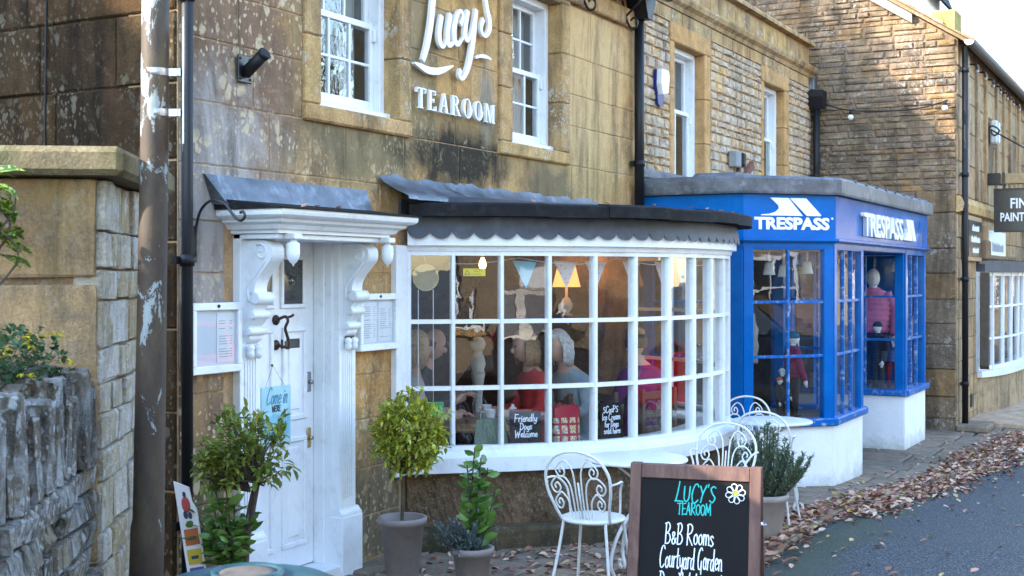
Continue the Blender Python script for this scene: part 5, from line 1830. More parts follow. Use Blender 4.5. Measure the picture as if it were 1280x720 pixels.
g_ = G(nt_)
g_.l(g_.ramp(g_.n('ShaderNodeNewGeometry').outputs['Random Per Island'], [(0, (.10, .045, .03)), (.25, (.26, .10, .055)), (.5, (.38, .20, .13)), (.75, (.50, .31, .21)), (.9, (.58, .42, .31)), (.97, (.48, .32, .06)), (1, (.20, .22, .05))]), b_.inputs['Base Color'])
b_.inputs['Roughness'].default_value = .75
M['litter_mix'] = m_
m_, nt_, b_ = newmat('single fallen leaf')
g_ = G(nt_)
g_.l(g_.ramp(g_.n('ShaderNodeObjectInfo').outputs['Random'], [(0, (.20, .08, .05)), (.4, (.36, .19, .13)), (.75, (.50, .33, .24)), (1, (.42, .32, .08))]), b_.inputs['Base Color'])
b_.inputs['Roughness'].default_value = .75
M['litter_one'] = m_

# flowers on the wall
t = thing('yellow_corydalis', 'ferny green plant with small yellow flowers growing on the garden wall', 'plant', tuple(gpt(-.35, -.25, 1.3)))
fo, st, fl_ = MB(), MB(), MB()
r_ = random.Random(31)
for k in range(420):
    u, v = r_.uniform(-1.15, -.12), r_.uniform(-.42, -.06)
    hgt = .22 * math.sin(min(1, (-.08 - u) / .35) * PI / 2) * r_.uniform(.3, 1.05)
    p = gpt(u, v, 1.40 + hgt)
    if k % 8 == 0: st.tube([gpt(u * .9 - .04, -.25, 1.36), p], [.003, .0015], 4)
    for j in range(5):
        d = rvec(r_); d.z = abs(d.z) * .6
        leaf(fo, p + rvec(r_) * .012, d, Vector((0, 0, 1)), r_.uniform(.018, .03), r_.uniform(.014, .02), .15, .2)
for u, v, z in ((-.60, -.10, 1.60), (-.55, -.12, 1.61), (-.63, -.08, 1.585), (-.21, -.10, 1.60), (-.18, -.11, 1.585), (-.20, -.06, 1.50), (-.93, -.08, 1.565), (-.96, -.1, 1.56), (-.8, -.1, 1.58), (-.37, -.1, 1.60), (-.42, -.12, 1.575), (-.75, -.06, 1.50)):
    for j in range(6):
        d = rvec(r_); d.z = -abs(d.z) * .4 + .2
        leaf(fl_, gpt(u, v, z) + rvec(r_) * .008, d, Vector((0, 0, 1)), .026, .012, .3, .3)
o = add('foliage', fo, M['cory'], t); o['kind'] = 'stuff'
add('stems', st, M['bark'], t)
add('flowers', fl_, M['yellow_fl'], t)['kind'] = 'stuff'

# spotted laurel leaning in from the garden, each big leaf a part
t = thing('spotted_laurel', 'yellow spotted laurel leaves reaching in beside the pier coping', 'shrub', tuple(gpt(-.45, -.95, 0)))
st = MB()
r_ = random.Random(6)
base = gpt(-.35, -1.25, .1)
tips = [Vector((3.0, -.99, 2.13)), Vector((3.0, -.965, 2.05)), Vector((3.01, -.99, 1.96)), Vector((2.97, -.93, 2.16))]
for tp in tips: st.tube(catmull([base, base + Vector((0, 0, .9)), tp - Vector((0, 0, .2)), tp], 5), .004, 6)
add('stems', st, M['bark'], t)
lm = MB(); leaf(lm, Vector((0, 0, 0)), Vector((1, 0, 0)), Vector((0, 0, 1)), 1, .42, .12, .25)
lme = lm.mesh('laurel_leaf'); lme.materials.append(M['aucuba'])
for tp in tips:
    for k in range(9):
        o = bpy.data.objects.new('laurel_leaf', lme); C.objects.link(o); o.parent = t
        o.location = tp + rvec(r_) * .03 - Vector((0, 0, r_.uniform(0, .12))) - off_of(t)
        o.rotation_euler = (r_.uniform(-.5, .5), r_.uniform(-.2, .9), r_.uniform(0, 2 * PI))
        q = r_.uniform(.10, .15); o.scale = (q, q, q)

# ---- street lamp post with sign
post = thing('steel_post', 'rusty brown steel post with flaking pale paint before the gate pier', 'post', (3.415, -1.275, 0))
s = MB()
s.tube([(3.405, -1.255, -.05), (3.422, -1.278, .9), (3.424, -1.28, .93), (3.44, -1.292, 2.2), (3.455, -1.302, 4.2)], [.062, .060, .056, .050, .046], 20)
add('column', s, M['post'], post)
for z in (2.53, 2.385):
    s = MB(); s.lathe([(.051, z - .014), (.0525, z - .012), (.0525, z + .012), (.051, z + .014)], (3.446, -1.294, 0), 24)
    d_ = Vector((.4735, -.881, 0))
    a_ = Vector((3.446, -1.294, 0)) + d_ * .05
    nrm = Vector((d_.y, -d_.x, 0))
    for o_, w_ in ((0, .035), (.03, .012)):
        q = a_ + d_ * o_
        s.raw([q + nrm * e + d_ * f + Vector((0, 0, z + h)) for e in (-.014, .014) for f in (0, w_) for h in (-.012, .014)], [(0, 1, 3, 2), (4, 6, 7, 5), (0, 4, 5, 1), (2, 3, 7, 6), (1, 5, 7, 3), (0, 2, 6, 4)])
    add('band_clamp', s, M['steel'], post)
s = MB()
q = Vector((3.446, -1.294, 0)) + d_ * .098
vw = Vector((.881 + .4735 * -.261, .4735 + .881 * .261, 0)).normalized()
s.raw([q + vw * e + d_ * f + Vector((0, 0, z)) for e in (-.16, .16) for f in (-.0025, .0025) for z in (2.26, 2.70)], [(0, 1, 3, 2), (4, 6, 7, 5), (0, 4, 5, 1), (2, 3, 7, 6), (1, 5, 7, 3), (0, 2, 6, 4)])
add('sign_plate', s, M['sign_edge'], post)

# ---- litter bin
bn = thing('litter_bin', 'teal litter bin with a domed top and round stub plate', 'bin', (2.46, -2.54, 0))
s = MB(); s.lathe([(.215, .0), (.225, .02), (.225, .78), (.235, .80), (.235, .83), (.20, .84)], (2.46, -2.54, 0), 32); add('body', s, M['teal'], bn)
s = MB()
for k in range(4):
    a_ = k * PI / 2 + .3
    s.box(-.02, -.02, .84, .02, .02, 1.0) if False else s.tube([(2.46 + .2 * math.cos(a_), -2.54 + .2 * math.sin(a_), .83), (2.46 + .2 * math.cos(a_), -2.54 + .2 * math.sin(a_), 1.03)], .016, 8)
add('top_pillars', s, M['teal'], bn)
s = MB(); s.lathe([(.225, 1.005), (.243, 1.015), (.245, 1.03), (.235, 1.045), (.20, 1.062), (.14, 1.074), (.09, 1.077)], (2.46, -2.54, -.012), 40); add('domed_top', s, M['teal'], bn)
s = MB(); s.lathe([(.088, 1.070), (.092, 1.085), (.088, 1.094), (.079, 1.096), (.076, 1.089), (.0705, 1.087), (.07, 1.08)], (2.46, -2.54, -.016), 36); add('plate_rim', s, M['teal'], bn)
s = MB(); s.lathe([(.074, 1.08), (.074, 1.0885), (.05, 1.0895), (.0001, 1.0885)], (2.46, -2.54, -.015), 30); add('stub_plate', s, M['ash_plate'], bn)

# ---- narrow leaning sign by the drainpipe
t = thing('leaning_sign', 'narrow white sign with a drawing and coloured blocks leaning by the drainpipe', 'sign', (4.78, -.28, 0))
lx = Vector((.4735, -.881, 0))
def lsp(u, h, d=0):
    a = R(9)
    return Vector((4.80, -.30, 0)) + lx * (u * .72 - .02 - h * .16) + Vector((.35, .25, 0)) * (h * .12) + Vector((0, 0, h * .985)) + Vector((-.881, -.4735, 0)) * d
s = MB(); s.prism([(0, 0), (.13, 0), (.13, .66), (.105, .70), (.10, .77), (0, .80)], lambda u, v, tt: lsp(u, v, tt), -.012, 0); add('panel', s, M['paper'], t)
for c_, z0, z1 in (((.42, .12, .03), .48, .56), ((.55, .40, .04), .385, .46), ((.13, .07, .30), .29, .37), ((.08, .25, .12), .19, .27)):
    s = MB(); s.prism([(.02, z0), (.118, z0 + .012), (.118, z1 + .012), (.02, z1)], lambda u, v, tt: lsp(u, v, tt), .0005, .002)
    b2 = add('colour_block', s, pbr('sign block', c_, .6), t)
    s = MB(); s.prism([(.045, z0 + .03), (.095, z0 + .036), (.095, z0 + .052), (.045, z0 + .046)], lambda u, v, tt: lsp(u, v, tt), .0022, .003); add('block_print', s, M['open_dark'], b2)
s = MB()
s.prism([(.062 + .030 * math.cos(q), .685 + .040 * math.sin(q)) for q in [2 * PI * k / 14 for k in range(14)]], lambda u, v, tt: lsp(u, v, tt), .0005, .0018)
add('drawing_red', s, pbr('red print', (.42, .06, .06), .6), t)
s = MB()
for cx_, cz_, ra in ((.06, .735, .012), (.05, .635, .016), (.08, .632, .014)): s.prism([(cx_ + ra * math.cos(2 * PI * k / 10), cz_ + ra * 1.3 * math.sin(2 * PI * k / 10)) for k in range(10)], lambda u, v, tt: lsp(u, v, tt), .002, .003)
add('drawing_black', s, M['open_dark'], t)

# ---- OPEN sign on the door
t = thing('open_sign', 'pale teal tin sign reading Come in we are OPEN hung on the door', 'sign', (5.83, .08, .80))
ox0, ox1, oz0, oz1, oy = 5.715, 5.985, .83, 1.165, .085
s = MB(); s.box(ox0, oy, oz0, ox1, oy + .012, oz1, .004); add('panel', s, M['open_sign'], t)
s = MB(); s.box(ox0 - .025, oy + .014, oz0 + .01, ox1 - .02, oy + .022, oz1 - .012, .003); add('back_panel', s, pbr('blue tin edge', (.08, .17, .26), .5), t)
fn = lambda x, z, l: Vector((x, oy - .0008 - l, z))
s = hand(MB(), 'Come in', .095, ox0 + .04, 1.065, .19, .0042, fn, .25); add('lettering', s, M['open_ink'], t)
s = hand(MB(), "WE'RE", .032, ox0 + .095, 1.022, .075, .0042, fn); add('lettering', s, M['open_dark'], t)
s = hand(MB(), 'OPEN', .10, ox0 + .03, .895, .215, .013, fn, .12); add('lettering', s, M['open_soft'], t)
s = MB(); s.tube([(ox0 + .04, oy + .005, oz1 - .005), (5.83, .095, 1.285), (ox1 - .05, oy + .005, oz1 - .005)], .0012, 4); add('string', s, M['bark'], t)
s = MB(); s.ball((5.83, .10, 1.286), .007); add('nail', s, M['rust_bronze'], t)

# ================================================================ STREET FURNITURE
def bistro_chair():
    """faces +y, back at -y"""
    r = thing('bistro_chair', '', 'chair')
    s = MB(); s.lathe([(.0001, .452), (.16, .450), (.178, .446), (.182, .438), (.178, .430), (.16, .432), (.0001, .436)], (0, 0, 0), 28); add('seat', s, M['white_metal'], r, False)
    hoop = catmull([(-.145, -.10, .44), (-.165, -.15, .52), (-.19, -.19, .62), (-.185, -.215, .72), (-.12, -.235, .805), (0, -.24, .835), (.12, -.235, .805), (.185, -.215, .72), (.19, -.19, .62), (.165, -.15, .52), (.145, -.10, .44)], 6)
    s = MB(); s.tube(hoop, .0085, 8); add('back_hoop', s, M['white_metal'], r, False)
    yb = lambda z: -.12 - .12 * min(1, max(0, (z - .44) / .38)) ** .75
    for sg in (-1, 1):
        for (x0, xo, zt, rc) in ((.018, .10, .78, .034), (.038, .135, .69, .036), (.058, .125, .60, .03)):
            top = [(x0, .445), (x0 + .002, zt - .12), (x0 + .012, zt - .045), (x0 + .04, zt - .003), (xo - .012, zt - .002), (xo + rc * .75, zt - .045), (xo + rc * .4, zt - .085), (xo - rc * .3, zt - .09), (xo - rc * .75, zt - .062), (xo - rc * .3, zt - .035), (xo + rc * .15, zt - .05), (xo, zt - .066)]
            s = MB(); s.tube([(sg * v.x, yb(v.y), v.y) for v in catmull([(a, b, 0) for a, b in top], 5)], .0052, 6); add('back_scroll', s, M['white_metal'], r, False)
    s = MB(); s.tube([(0, -.13, .445), (0, yb(.66), .66)], .005, 6); add('back_spindle', s, M['white_metal'], r, False)
    for sx, sy in ((-1, -1), (1, -1), (-1, 1), (1, 1)):
        s = MB(); s.tube(catmull([(sx * .125, sy * .115, .44), (sx * .15, sy * .14, .25), (sx * .185, sy * .185, .008)], 5), .009, 8); add('leg', s, M['white_metal'], r, False)
    s = MB(); s.lathe([(.155, .425), (.163, .425), (.163, .433), (.155, .433)], (0, 0, 0), 28); add('seat_ring', s, M['white_metal'], r, False)
    for sg in (-1, 1):
        s = MB(); s.tube(catmull([(sg * .185, -.20, .655), (sg * .215, -.16, .665), (sg * .20, -.06, .66), (sg * .165, .0, .60), (sg * .155, .02, .50), (sg * .15, .02, .445)], 5), .0065, 6); add('arm_scroll', s, M['white_metal'], r, False)
    return r


def bistro_table():
    r = thing('bistro_table', '', 'table')
    s = MB(); s.lathe([(.0001, .722), (.27, .722), (.297, .718), (.302, .71), (.297, .70), (.285, .70), (.28, .706), (.0001, .706)], (0, 0, 0), 36); add('table_top', s, M['white_metal'], r, False)
    s = MB(); s.tube([(0, 0, .2), (0, 0, .705)], .015, 10); s.lathe([(.015, .44), (.03, .45), (.03, .47), (.015, .48)], (0, 0, 0), 12); add('stem', s, M['white_metal'], r, False)
    for k in range(3):
        a = 2 * PI * k / 3 + .5
        f = lambda q, z: (q * math.cos(a), q * math.sin(a), z)
        s = MB(); s.tube(catmull([f(.01, .42), f(.10, .36), f(.20, .24), f(.235, .12), f(.20, .04), f(.24, .012), f(.285, .03), f(.28, .06)], 5), .011, 8); add('leg', s, M['white_metal'], r, False)
        s = MB(); s.tube(catmull([f(.01, .60), f(.05, .61), f(.13, .66), f(.2, .70)], 4), .007, 6); add('top_brace', s, M['white_metal'], r, False)
    return r


ch = bistro_chair()
CH = [((6.50, -1.62), -90, 'white scroll backed iron chair standing left of the chalkboard'),
      ((7.72, -1.93), 96, 'white scroll backed iron chair half hidden behind the top of the chalkboard'),
      ((9.02, -1.86), -86, 'white iron chair tucked under the right table behind the rosemary pot'),
      ((10.05, -1.40), 118, 'white iron chair farthest right with its hoop against the blue shop window')]
for i, ((x, y), a, lb_) in enumerate(CH):
    o = ch if i == 0 else copy_tree(ch)
    o.location = (x, y, grd(x) + .014)
    o.rotation_euler = (0, 0, R(a))
    tag(o, lb_, 'chair', 'white bistro chairs')
tb = bistro_table()
for i, (x, y, lb_) in enumerate(((6.98, -1.68, 'round white bistro table behind the left edge of the chalkboard'), (9.42, -1.76, 'round white bistro table behind the rosemary pot'))):
    o = tb if i == 0 else copy_tree(tb)
    o.location = (x, y, grd(x) + .014); o.rotation_euler = (0, 0, R(40 * i + 15))
    tag(o, lb_, 'table', 'white bistro tables')

# ---- A-board
ab = thing('a_board', 'wooden framed A-board chalkboard advertising the tearoom rooms and garden', 'sandwich board', (5.58, -2.56, -.015), R(-78.5))
AH, AW, TL = .945, .60, R(11)
tl = math.tan(TL)
def afr(x, s_, d):
    """x across, s_ down the slope from the top, d proud of the front"""
    return (x, -s_ * math.sin(TL) - d * math.cos(TL) - .012, AH - s_ * math.cos(TL) + d * math.sin(TL) * -1 * 0)
SL = AH / math.cos(TL) - .005
def apart(name, x0, x1, s0, s1, d0, d1, mat, parent, back=False, bev=.003):
    t = MB(); t.box(x0, d0, s0, x1, d1, s1, bev)
    for i, p in enumerate(t.v):
        q = afr(p[0], p[2], p[1])
        t.v[i] = (q[0], -q[1], q[2]) if back else q
    return add(name, t, mat, parent, False)
for back in (False, True):
    fr_ = apart('back_board' if back else 'chalkboard', -AW / 2 + .04, AW / 2 - .04, .05, SL - .1, -.006, .002, M['board_black'], ab, back)
    apart('top_rail', -AW / 2 + .0525, AW / 2 - .0525, 0, .062, -.012, .012, M['wood'], ab, back)
    apart('bottom_rail', -AW / 2 + .0525, AW / 2 - .0525, SL - .14, SL - .08, -.012, .012, M['wood'], ab, back)
    for sg in (-1, 1):
        a_, b_ = sorted((sg * AW / 2, sg * (AW / 2 - .052)))
        apart('side_rail', a_, b_, -.004, SL, -.013, .013, M['wood'], ab, back)
s = MB(); s.tube([(AW / 2 - .01, -.07, .70), (AW / 2 + .02, 0, .69), (AW / 2 - .01, .07, .70)], .002, 5); s.ball((AW / 2 + .004, -.055, .705), .007); add('stay_cord', s, M['chalk'], ab, False)
cfn = lambda x, z, l: afr(x, -z, .0022 + l)
for txt, cap, xc, bl, wd, m_, rad, sl_ in (("LUCY'S", .085, .005, .165, .185, 'chalk_teal', .0030, .05), ('TEAROOM', .052, .0, .222, .155, 'chalk_teal', .0026, .0),
                                        ('B&B Rooms', .092, -.02, .355, .225, 'chalk', .0026, .03), ('Courtyard Garden', .098, -.01, .462, .285, 'chalk', .0025, .03), ('Dogs Welcomed', .095, -.01, .575, .285, 'chalk', .0026, .03)):
    s = hand(MB(), txt, cap, xc - wd / 2, -bl, wd, rad, cfn, sl_, .03, len(txt)); add('chalk_lettering', s, M[m_], ab, False)
s = MB()
for k in range(8):
    a_ = 2 * PI * k / 8 + .2
    pet = [Vector((.185 + q * math.cos(a_) - w_ * math.sin(a_), -.118 + q * math.sin(a_) + w_ * math.cos(a_), 0)) for q, w_ in ((.012, 0), (.026, .009), (.038, .011), (.045, 0), (.038, -.011), (.026, -.009))]
    pts = [Vector(cfn(v.x, v.y, .0005)) for v in catmull(pet, 4, True)]
    s.tube(pts, .0021, 4, True)
add('chalk_flower', s, M['chalk'], ab, False)
s = MB(); s.prism([(.185 + .010 * math.cos(2 * PI * k / 10), -.118 + .010 * math.sin(2 * PI * k / 10)) for k in range(10)], lambda x, z, t: Vector(cfn(x, z, t)), 0, .0015); add('flower_centre', s, M['chalk_yellow'], ab, False)

# ---- potted plants
def pot(root, x, y, z, r, h, mat, rim=.012, taper=.78):
    s = MB()
    s.lathe([(r * taper * .96, 0), (r * taper, .006), (r * .97, h - .045), (r + rim, h - .042), (r + rim + .002, h - .004), (r + rim - .006, h), (r - .012, h - .004), (r - .016, h - .05), (.0001, h - .055)], (x, y, z), 32)
    add('pot', s, mat, root)
    s = MB(); s.lathe([(r - .016, h - .048), (r * .5, h - .038), (.0001, h - .034)], (x, y, z), 20); add('soil', s, M['soil'], root)


# golden standard by the bow window
t = thing('golden_standard_tree', 'clipped golden green standard bush in a tall taupe pot by the bow window', 'potted tree', (6.43, -.40, 0))
pot(t, 6.43, -.40, .014, .135, .35, M['pot'], .012, .74)
st, fo = MB(), MB()
st.tube(catmull([(6.42, -.40, .30), (6.425, -.405, .45), (6.43, -.40, .60)], 4), [.011] * 8 + [.009], 8)
bush(fo, st, (6.455, -.43, .855), (.225, .225, .235), 2300, .055, .021, 41, .35, core=(6.43, -.40, .62))
o = add('foliage', fo, M['golden'], t); o['kind'] = 'stuff'
add('stem', st, M['bark'], t)
# leafy bush + lavender in a low pot
t = thing('leafy_pot_plant', 'low taupe pot with an upright glossy plant and grey lavender under the bow window', 'potted plant', (6.40, -.90, 0))
pot(t, 6.40, -.90, .014, .112, .225, M['pot'], .014, .8)
st, fo, lv = MB(), MB(), MB()
r_ = random.Random(17)
for k, (dx, dy, hh) in enumerate(((.0, .0, .62), (.045, -.06, .50), (-.02, .04, .52), (.04, .03, .44), (.07, -.10, .38), (.02, -.03, .56))):
    top = Vector((6.41 + dx, -.91 + dy, .19 + hh))
    b0 = Vector((6.40 + dx * .3, -.90 + dy * .3, .19))
    st.tube(catmull([b0, b0.lerp(top, .5) + rvec(r_) * .015, top], 5), .0045, 5)
    n_ = int(hh * 40)
    for j in range(n_):
        q = .12 + .88 * j / n_
        p = b0.lerp(top, q)
        a_ = j * 2.4
        d = Vector((math.cos(a_), math.sin(a_), r_.uniform(.1, .9)))
        leaf(fo, p, d, (Vector((math.cos(a_), math.sin(a_), .2)) * r_.uniform(-.4, .9) + Vector((0, 0, .8)) + rvec(r_) * .8), r_.uniform(.075, .115) * (1.15 - q * .4), r_.uniform(.036, .052), .2, -.2)
for k in range(95):
    a_ = r_.uniform(0, 2 * PI)
    v = Vector((-.4735, .881, 0)) * r_.uniform(.02, .19) + Vector((math.cos(a_), math.sin(a_), 0)) * .07
    top = Vector((6.37, -.93, .20)) + v + Vector((0, 0, r_.uniform(.02, .2)))
    b0 = Vector((6.38, -.91, .19))
    st.tube([b0, b0.lerp(top, .6) + Vector((0, 0, .02)), top], .002, 4)
    dv = (top - b0)
    for j in range(16):
        p = b0.lerp(top, .4 + .6 * j / 16)
        d = (rvec(r_) + dv.normalized()).normalized()
        leaf(lv, p, d, Vector((.3, .2, 1)), r_.uniform(.022, .038), .010, .1, .1)
add('stems', st, M['bark'], t)
o = add('foliage', fo, M['laurel'], t); o['kind'] = 'stuff'
o = add('lavender_foliage', lv, M['lavender'], t); o['kind'] = 'stuff'
# rosemary
t = thing('rosemary_pot', 'upright rosemary bush in a pale clay pot beside the chalkboard', 'potted plant', (8.52, -2.0, 0))
pot(t, 8.50, -1.98, .0, .155, .32, M['pot_pale'], .010, .72)
st, fo = MB(), MB()
for k in range(75):
    a_ = r_.uniform(0, 2 * PI); q = r_.random() ** .7
    b0 = Vector((8.50 + .09 * q * math.cos(a_), -1.98 + .09 * q * math.sin(a_), .27))
    top = Vector((8.50 + (.30 * q + .02) * math.cos(a_), -1.98 + (.30 * q + .02) * math.sin(a_), .27 + r_.uniform(.3, .56) * (1.05 - .45 * q)))
    mid = b0.lerp(top, .5) + Vector((math.cos(a_), math.sin(a_), 0)) * .03 * q
    pl_ = catmull([b0, mid, top], 8)
    st.tube(pl_, .0028, 4)
    n_ = 105
    for j in range(n_):
        p = pl_[min(int((.12 + .88 * j / n_) * 16), 15)].lerp(pl_[min(int((.12 + .88 * j / n_) * 16), 15) + 1], r_.random())
        d = (rvec(r_) * .9 + Vector((0, 0, .75))).normalized()
        leaf(fo, p, d, Vector((.3, .2, .5)), r_.uniform(.024, .038), .0085, .05, .05)
add('stems', st, M['bark'], t)
o = add('foliage', fo, M['rosemary'], t); o['kind'] = 'stuff'
# tree by the door
t = thing('door_tree', 'small green tree with yellow leaf tips in a pot beside the white door', 'potted tree', (4.93, -.46, 0))
pot(t, 4.93, -.46, .014, .17, .34, M['pot'])
st, fo, f2 = MB(), MB(), MB()
st.tube(catmull([(4.93, -.46, .3), (4.935, -.47, .5), (4.95, -.50, .70), (4.96, -.52, .82)], 4), [.014] * 12 + [.011], 8)
st.tube(catmull([(4.92, -.45, .3), (4.925, -.46, .55), (4.955, -.50, .80)], 4), .007, 6)
bush(fo, st, (4.94, -.455, .945), (.20, .20, .205), 800, .06, .023, 43, .3, core=(4.955, -.51, .78), r0=.006, twigs=70)
bush(fo, st, (4.885, -.34, .86), (.11, .12, .13), 330, .058, .022, 44, .3, core=(4.94, -.48, .74), twigs=30)
for k in range(22):
    b0 = Vector((4.90, -.40, .33))
    top = Vector((4.85 + r_.uniform(-.08, .12), -.33 + r_.uniform(-.18, .16), r_.uniform(.48, .80)))
    st.tube([b0, b0.lerp(top, .5) + rvec(r_) * .02, top], .004, 5)
    for j in range(11):
        p = b0.lerp(top, .25 + .75 * j / 11); a_ = j * 2.4 + k
        leaf(f2, p, Vector((math.cos(a_), math.sin(a_), r_.uniform(-.1, .7))), Vector((0, 0, .8)) + rvec(r_) * .9, r_.uniform(.07, .11), r_.uniform(.032, .046), .2, -.15)
add('stem', st, M['bark'], t)
o = add('foliage', fo, M['tipgold'], t); o['kind'] = 'stuff'
o = add('underplanting', f2, M['laurel'], t); o['kind'] = 'stuff'

# ---- fallen leaves
def dead_leaf(mb, p, L, r_):
    """a curled dry leaf lying at p"""
    a_ = r_.uniform(0, 2 * PI); tz = r_.uniform(-.5, .5); cu = r_.uniform(.1, .5)
    d = Vector((math.cos(a_) * math.cos(tz), math.sin(a_) * math.cos(tz), abs(math.sin(tz)) * .7))
    sd_ = Vector((-math.sin(a_), math.cos(a_), r_.uniform(-.4, .4)))
    up = Vector((0, 0, 1))
    W = L * r_.uniform(.45, .7)
    V = [p, p + d * L * .35 + sd_ * W * .5 + up * L * cu * .5, p + d * L * .75 + sd_ * W * .35 + up * L * cu * .5, p + d * L + up * L * cu * .2, p + d * L * .75 - sd_ * W * .35 + up * L * cu * .4, p + d * L * .35 - sd_ * W * .5 + up * L * cu * .4, p + d * L * .5]
    V = [v + Vector((0, 0, .003)) for v in V]
    zm = min(v.z for v in V)
    V = [v + Vector((0, 0, max(0, p.z + .002 - zm))) for v in V]
    mb.raw(V, [(0, 1, 6), (1, 2, 6), (2, 3, 6), (3, 4, 6), (4, 5, 6), (5, 0, 6)], 0, False)


r_ = random.Random(77)
lt = MB()
n_ = 0
while n_ < 4600:
    x = r_.uniform(7.4, 17.2)
    wd = .30 if x < 9.5 else (.36 if x < 14 else .5)
    y = edge_y(x) + (.16 if x < 10 else -.01) + r_.gauss(0, .36) * wd
    dens = .75 + .25 * math.sin(x * 2.3) * math.sin(x * .9 + 1)
    if r_.random() > dens: continue
    if y > -.1 or (11.0 < x < 16.2 and y > -1.75 + 0): continue
    zb = grd(x) + (.013 if y > edge_y(x) + .02 else -.03)
    pile = max(0, 1 - abs(y - edge_y(x) - .05) / .28) * .035
    dead_leaf(lt, Vector((x, y, zb + r_.random() * pile)), r_.uniform(.028, .085), r_)
    n_ += 1
for k in range(900):                                 # drift along the foot of the tearoom
    x = r_.uniform(5.9, 9.0); q = bow(.0)[0]
    y = r_.uniform(-1.75, -.3)
    if y > -.35 - max(0, (x - 7.0)) * .95: continue
    dead_leaf(lt, Vector((x, y, grd(x) + .013)), r_.uniform(.035, .07), r_)
tag(add('leaf_litter', lt, M['litter_mix']), 'drift of dry brown and russet leaves along the pavement edge', 'leaves', kind='stuff')
singles = []
for v in range(5):
    s = MB(); dead_leaf(s, Vector((0, 0, 0)), 1.0, r_); me = s.mesh('fallen_leaf'); me.materials.append(M['litter_one']); singles.append(me)
k = 0
while k < 150:
    x = r_.uniform(6.3, 17.5); y = edge_y(x) - .25 - abs(r_.gauss(0, .75))
    if y < -4.2: continue
    o = bpy.data.objects.new('fallen_leaf', r_.choice(singles)); C.objects.link(o)
    q = r_.uniform(.035, .07); o.scale = (q, q, q)
    o.location = (x, y, grd(x) - .028); o.rotation_euler = (0, 0, r_.uniform(0, 6.28))
    tag(o, 'single dry leaf lying loose on the asphalt street', 'leaf', 'loose leaves on the street')
    k += 1
k = 0
while k < 40:
    x = r_.uniform(11.2, 16.8); y = r_.uniform(edge_y(x) + .45, -1.72)
    if edge_y(x) + .45 > -1.72: continue
    o = bpy.data.objects.new('fallen_leaf', r_.choice(singles)); C.objects.link(o)
    q = r_.uniform(.035, .06); o.scale = (q, q, q)
    o.location = (x, y, grd(x) + .018); o.rotation_euler = (0, 0, r_.uniform(0, 6.28))
    tag(o, 'single dry leaf lying on the flagstones by the shopfront', 'leaf', 'loose leaves on the flagstones')
    k += 1
for k, (x, y, z) in enumerate(((7.55, -.72, 2.288), (7.85, -.95, 2.288), (8.0, -1.06, 2.288), (8.35, -1.25, 2.288), (8.7, -1.36, 2.288), (8.95, -1.42, 2.288), (9.4, -1.4, 2.288), (9.7, -1.38, 2.288), (5.5, -.36, 2.17), (5.62, -.34, 2.172), (5.75, -.40, 2.166), (5.45, -.40, 2.166))):
    o = bpy.data.objects.new('fallen_leaf', singles[k % 5]); C.objects.link(o)
    q = r_.uniform(.04, .06); o.scale = (q, q, q)
    o.location = (x, y, z); o.rotation_euler = (0, 0, r_.uniform(0, 6.28))
    tag(o, 'dry leaf caught on the dark roof edge of the bow window' if x > 7 else 'dry leaf lying on the slate top of the door canopy', 'leaf', 'leaves on the bow roof' if x > 7 else 'leaves on the door canopy')

# ================================================================ INSIDE THE TEAROOM
def skin_body(pts, edges, rad, sub=1):
    me = bpy.data.meshes.new('body')
    me.from_pydata(pts, edges, [])
    o = bpy.data.objects.new('body_tmp', me); C.objects.link(o)
    md = o.modifiers.new('s', 'SKIN'); md.use_smooth_shade = True
    for i, r in enumerate(rad):
        d = me.skin_vertices[0].data[i]
        d.radius = r if isinstance(r, tuple) else (r, r)
        d.use_root = i == 0
    ss = o.modifiers.new('u', 'SUBSURF'); ss.levels = sub; ss.render_levels = sub
    bpy.context.view_layer.update()
    out = bpy.data.meshes.new_from_object(o.evaluated_get(bpy.context.evaluated_depsgraph_get()))
    bpy.data.objects.remove(o); bpy.data.meshes.remove(me)
    return out


M['skin'] = pbr('skin', (.50, .29, .21), .5, var=.06, vscale=10)
M['trousers'] = pbr('dark trousers', (.02, .022, .03), .85, bump=.1)


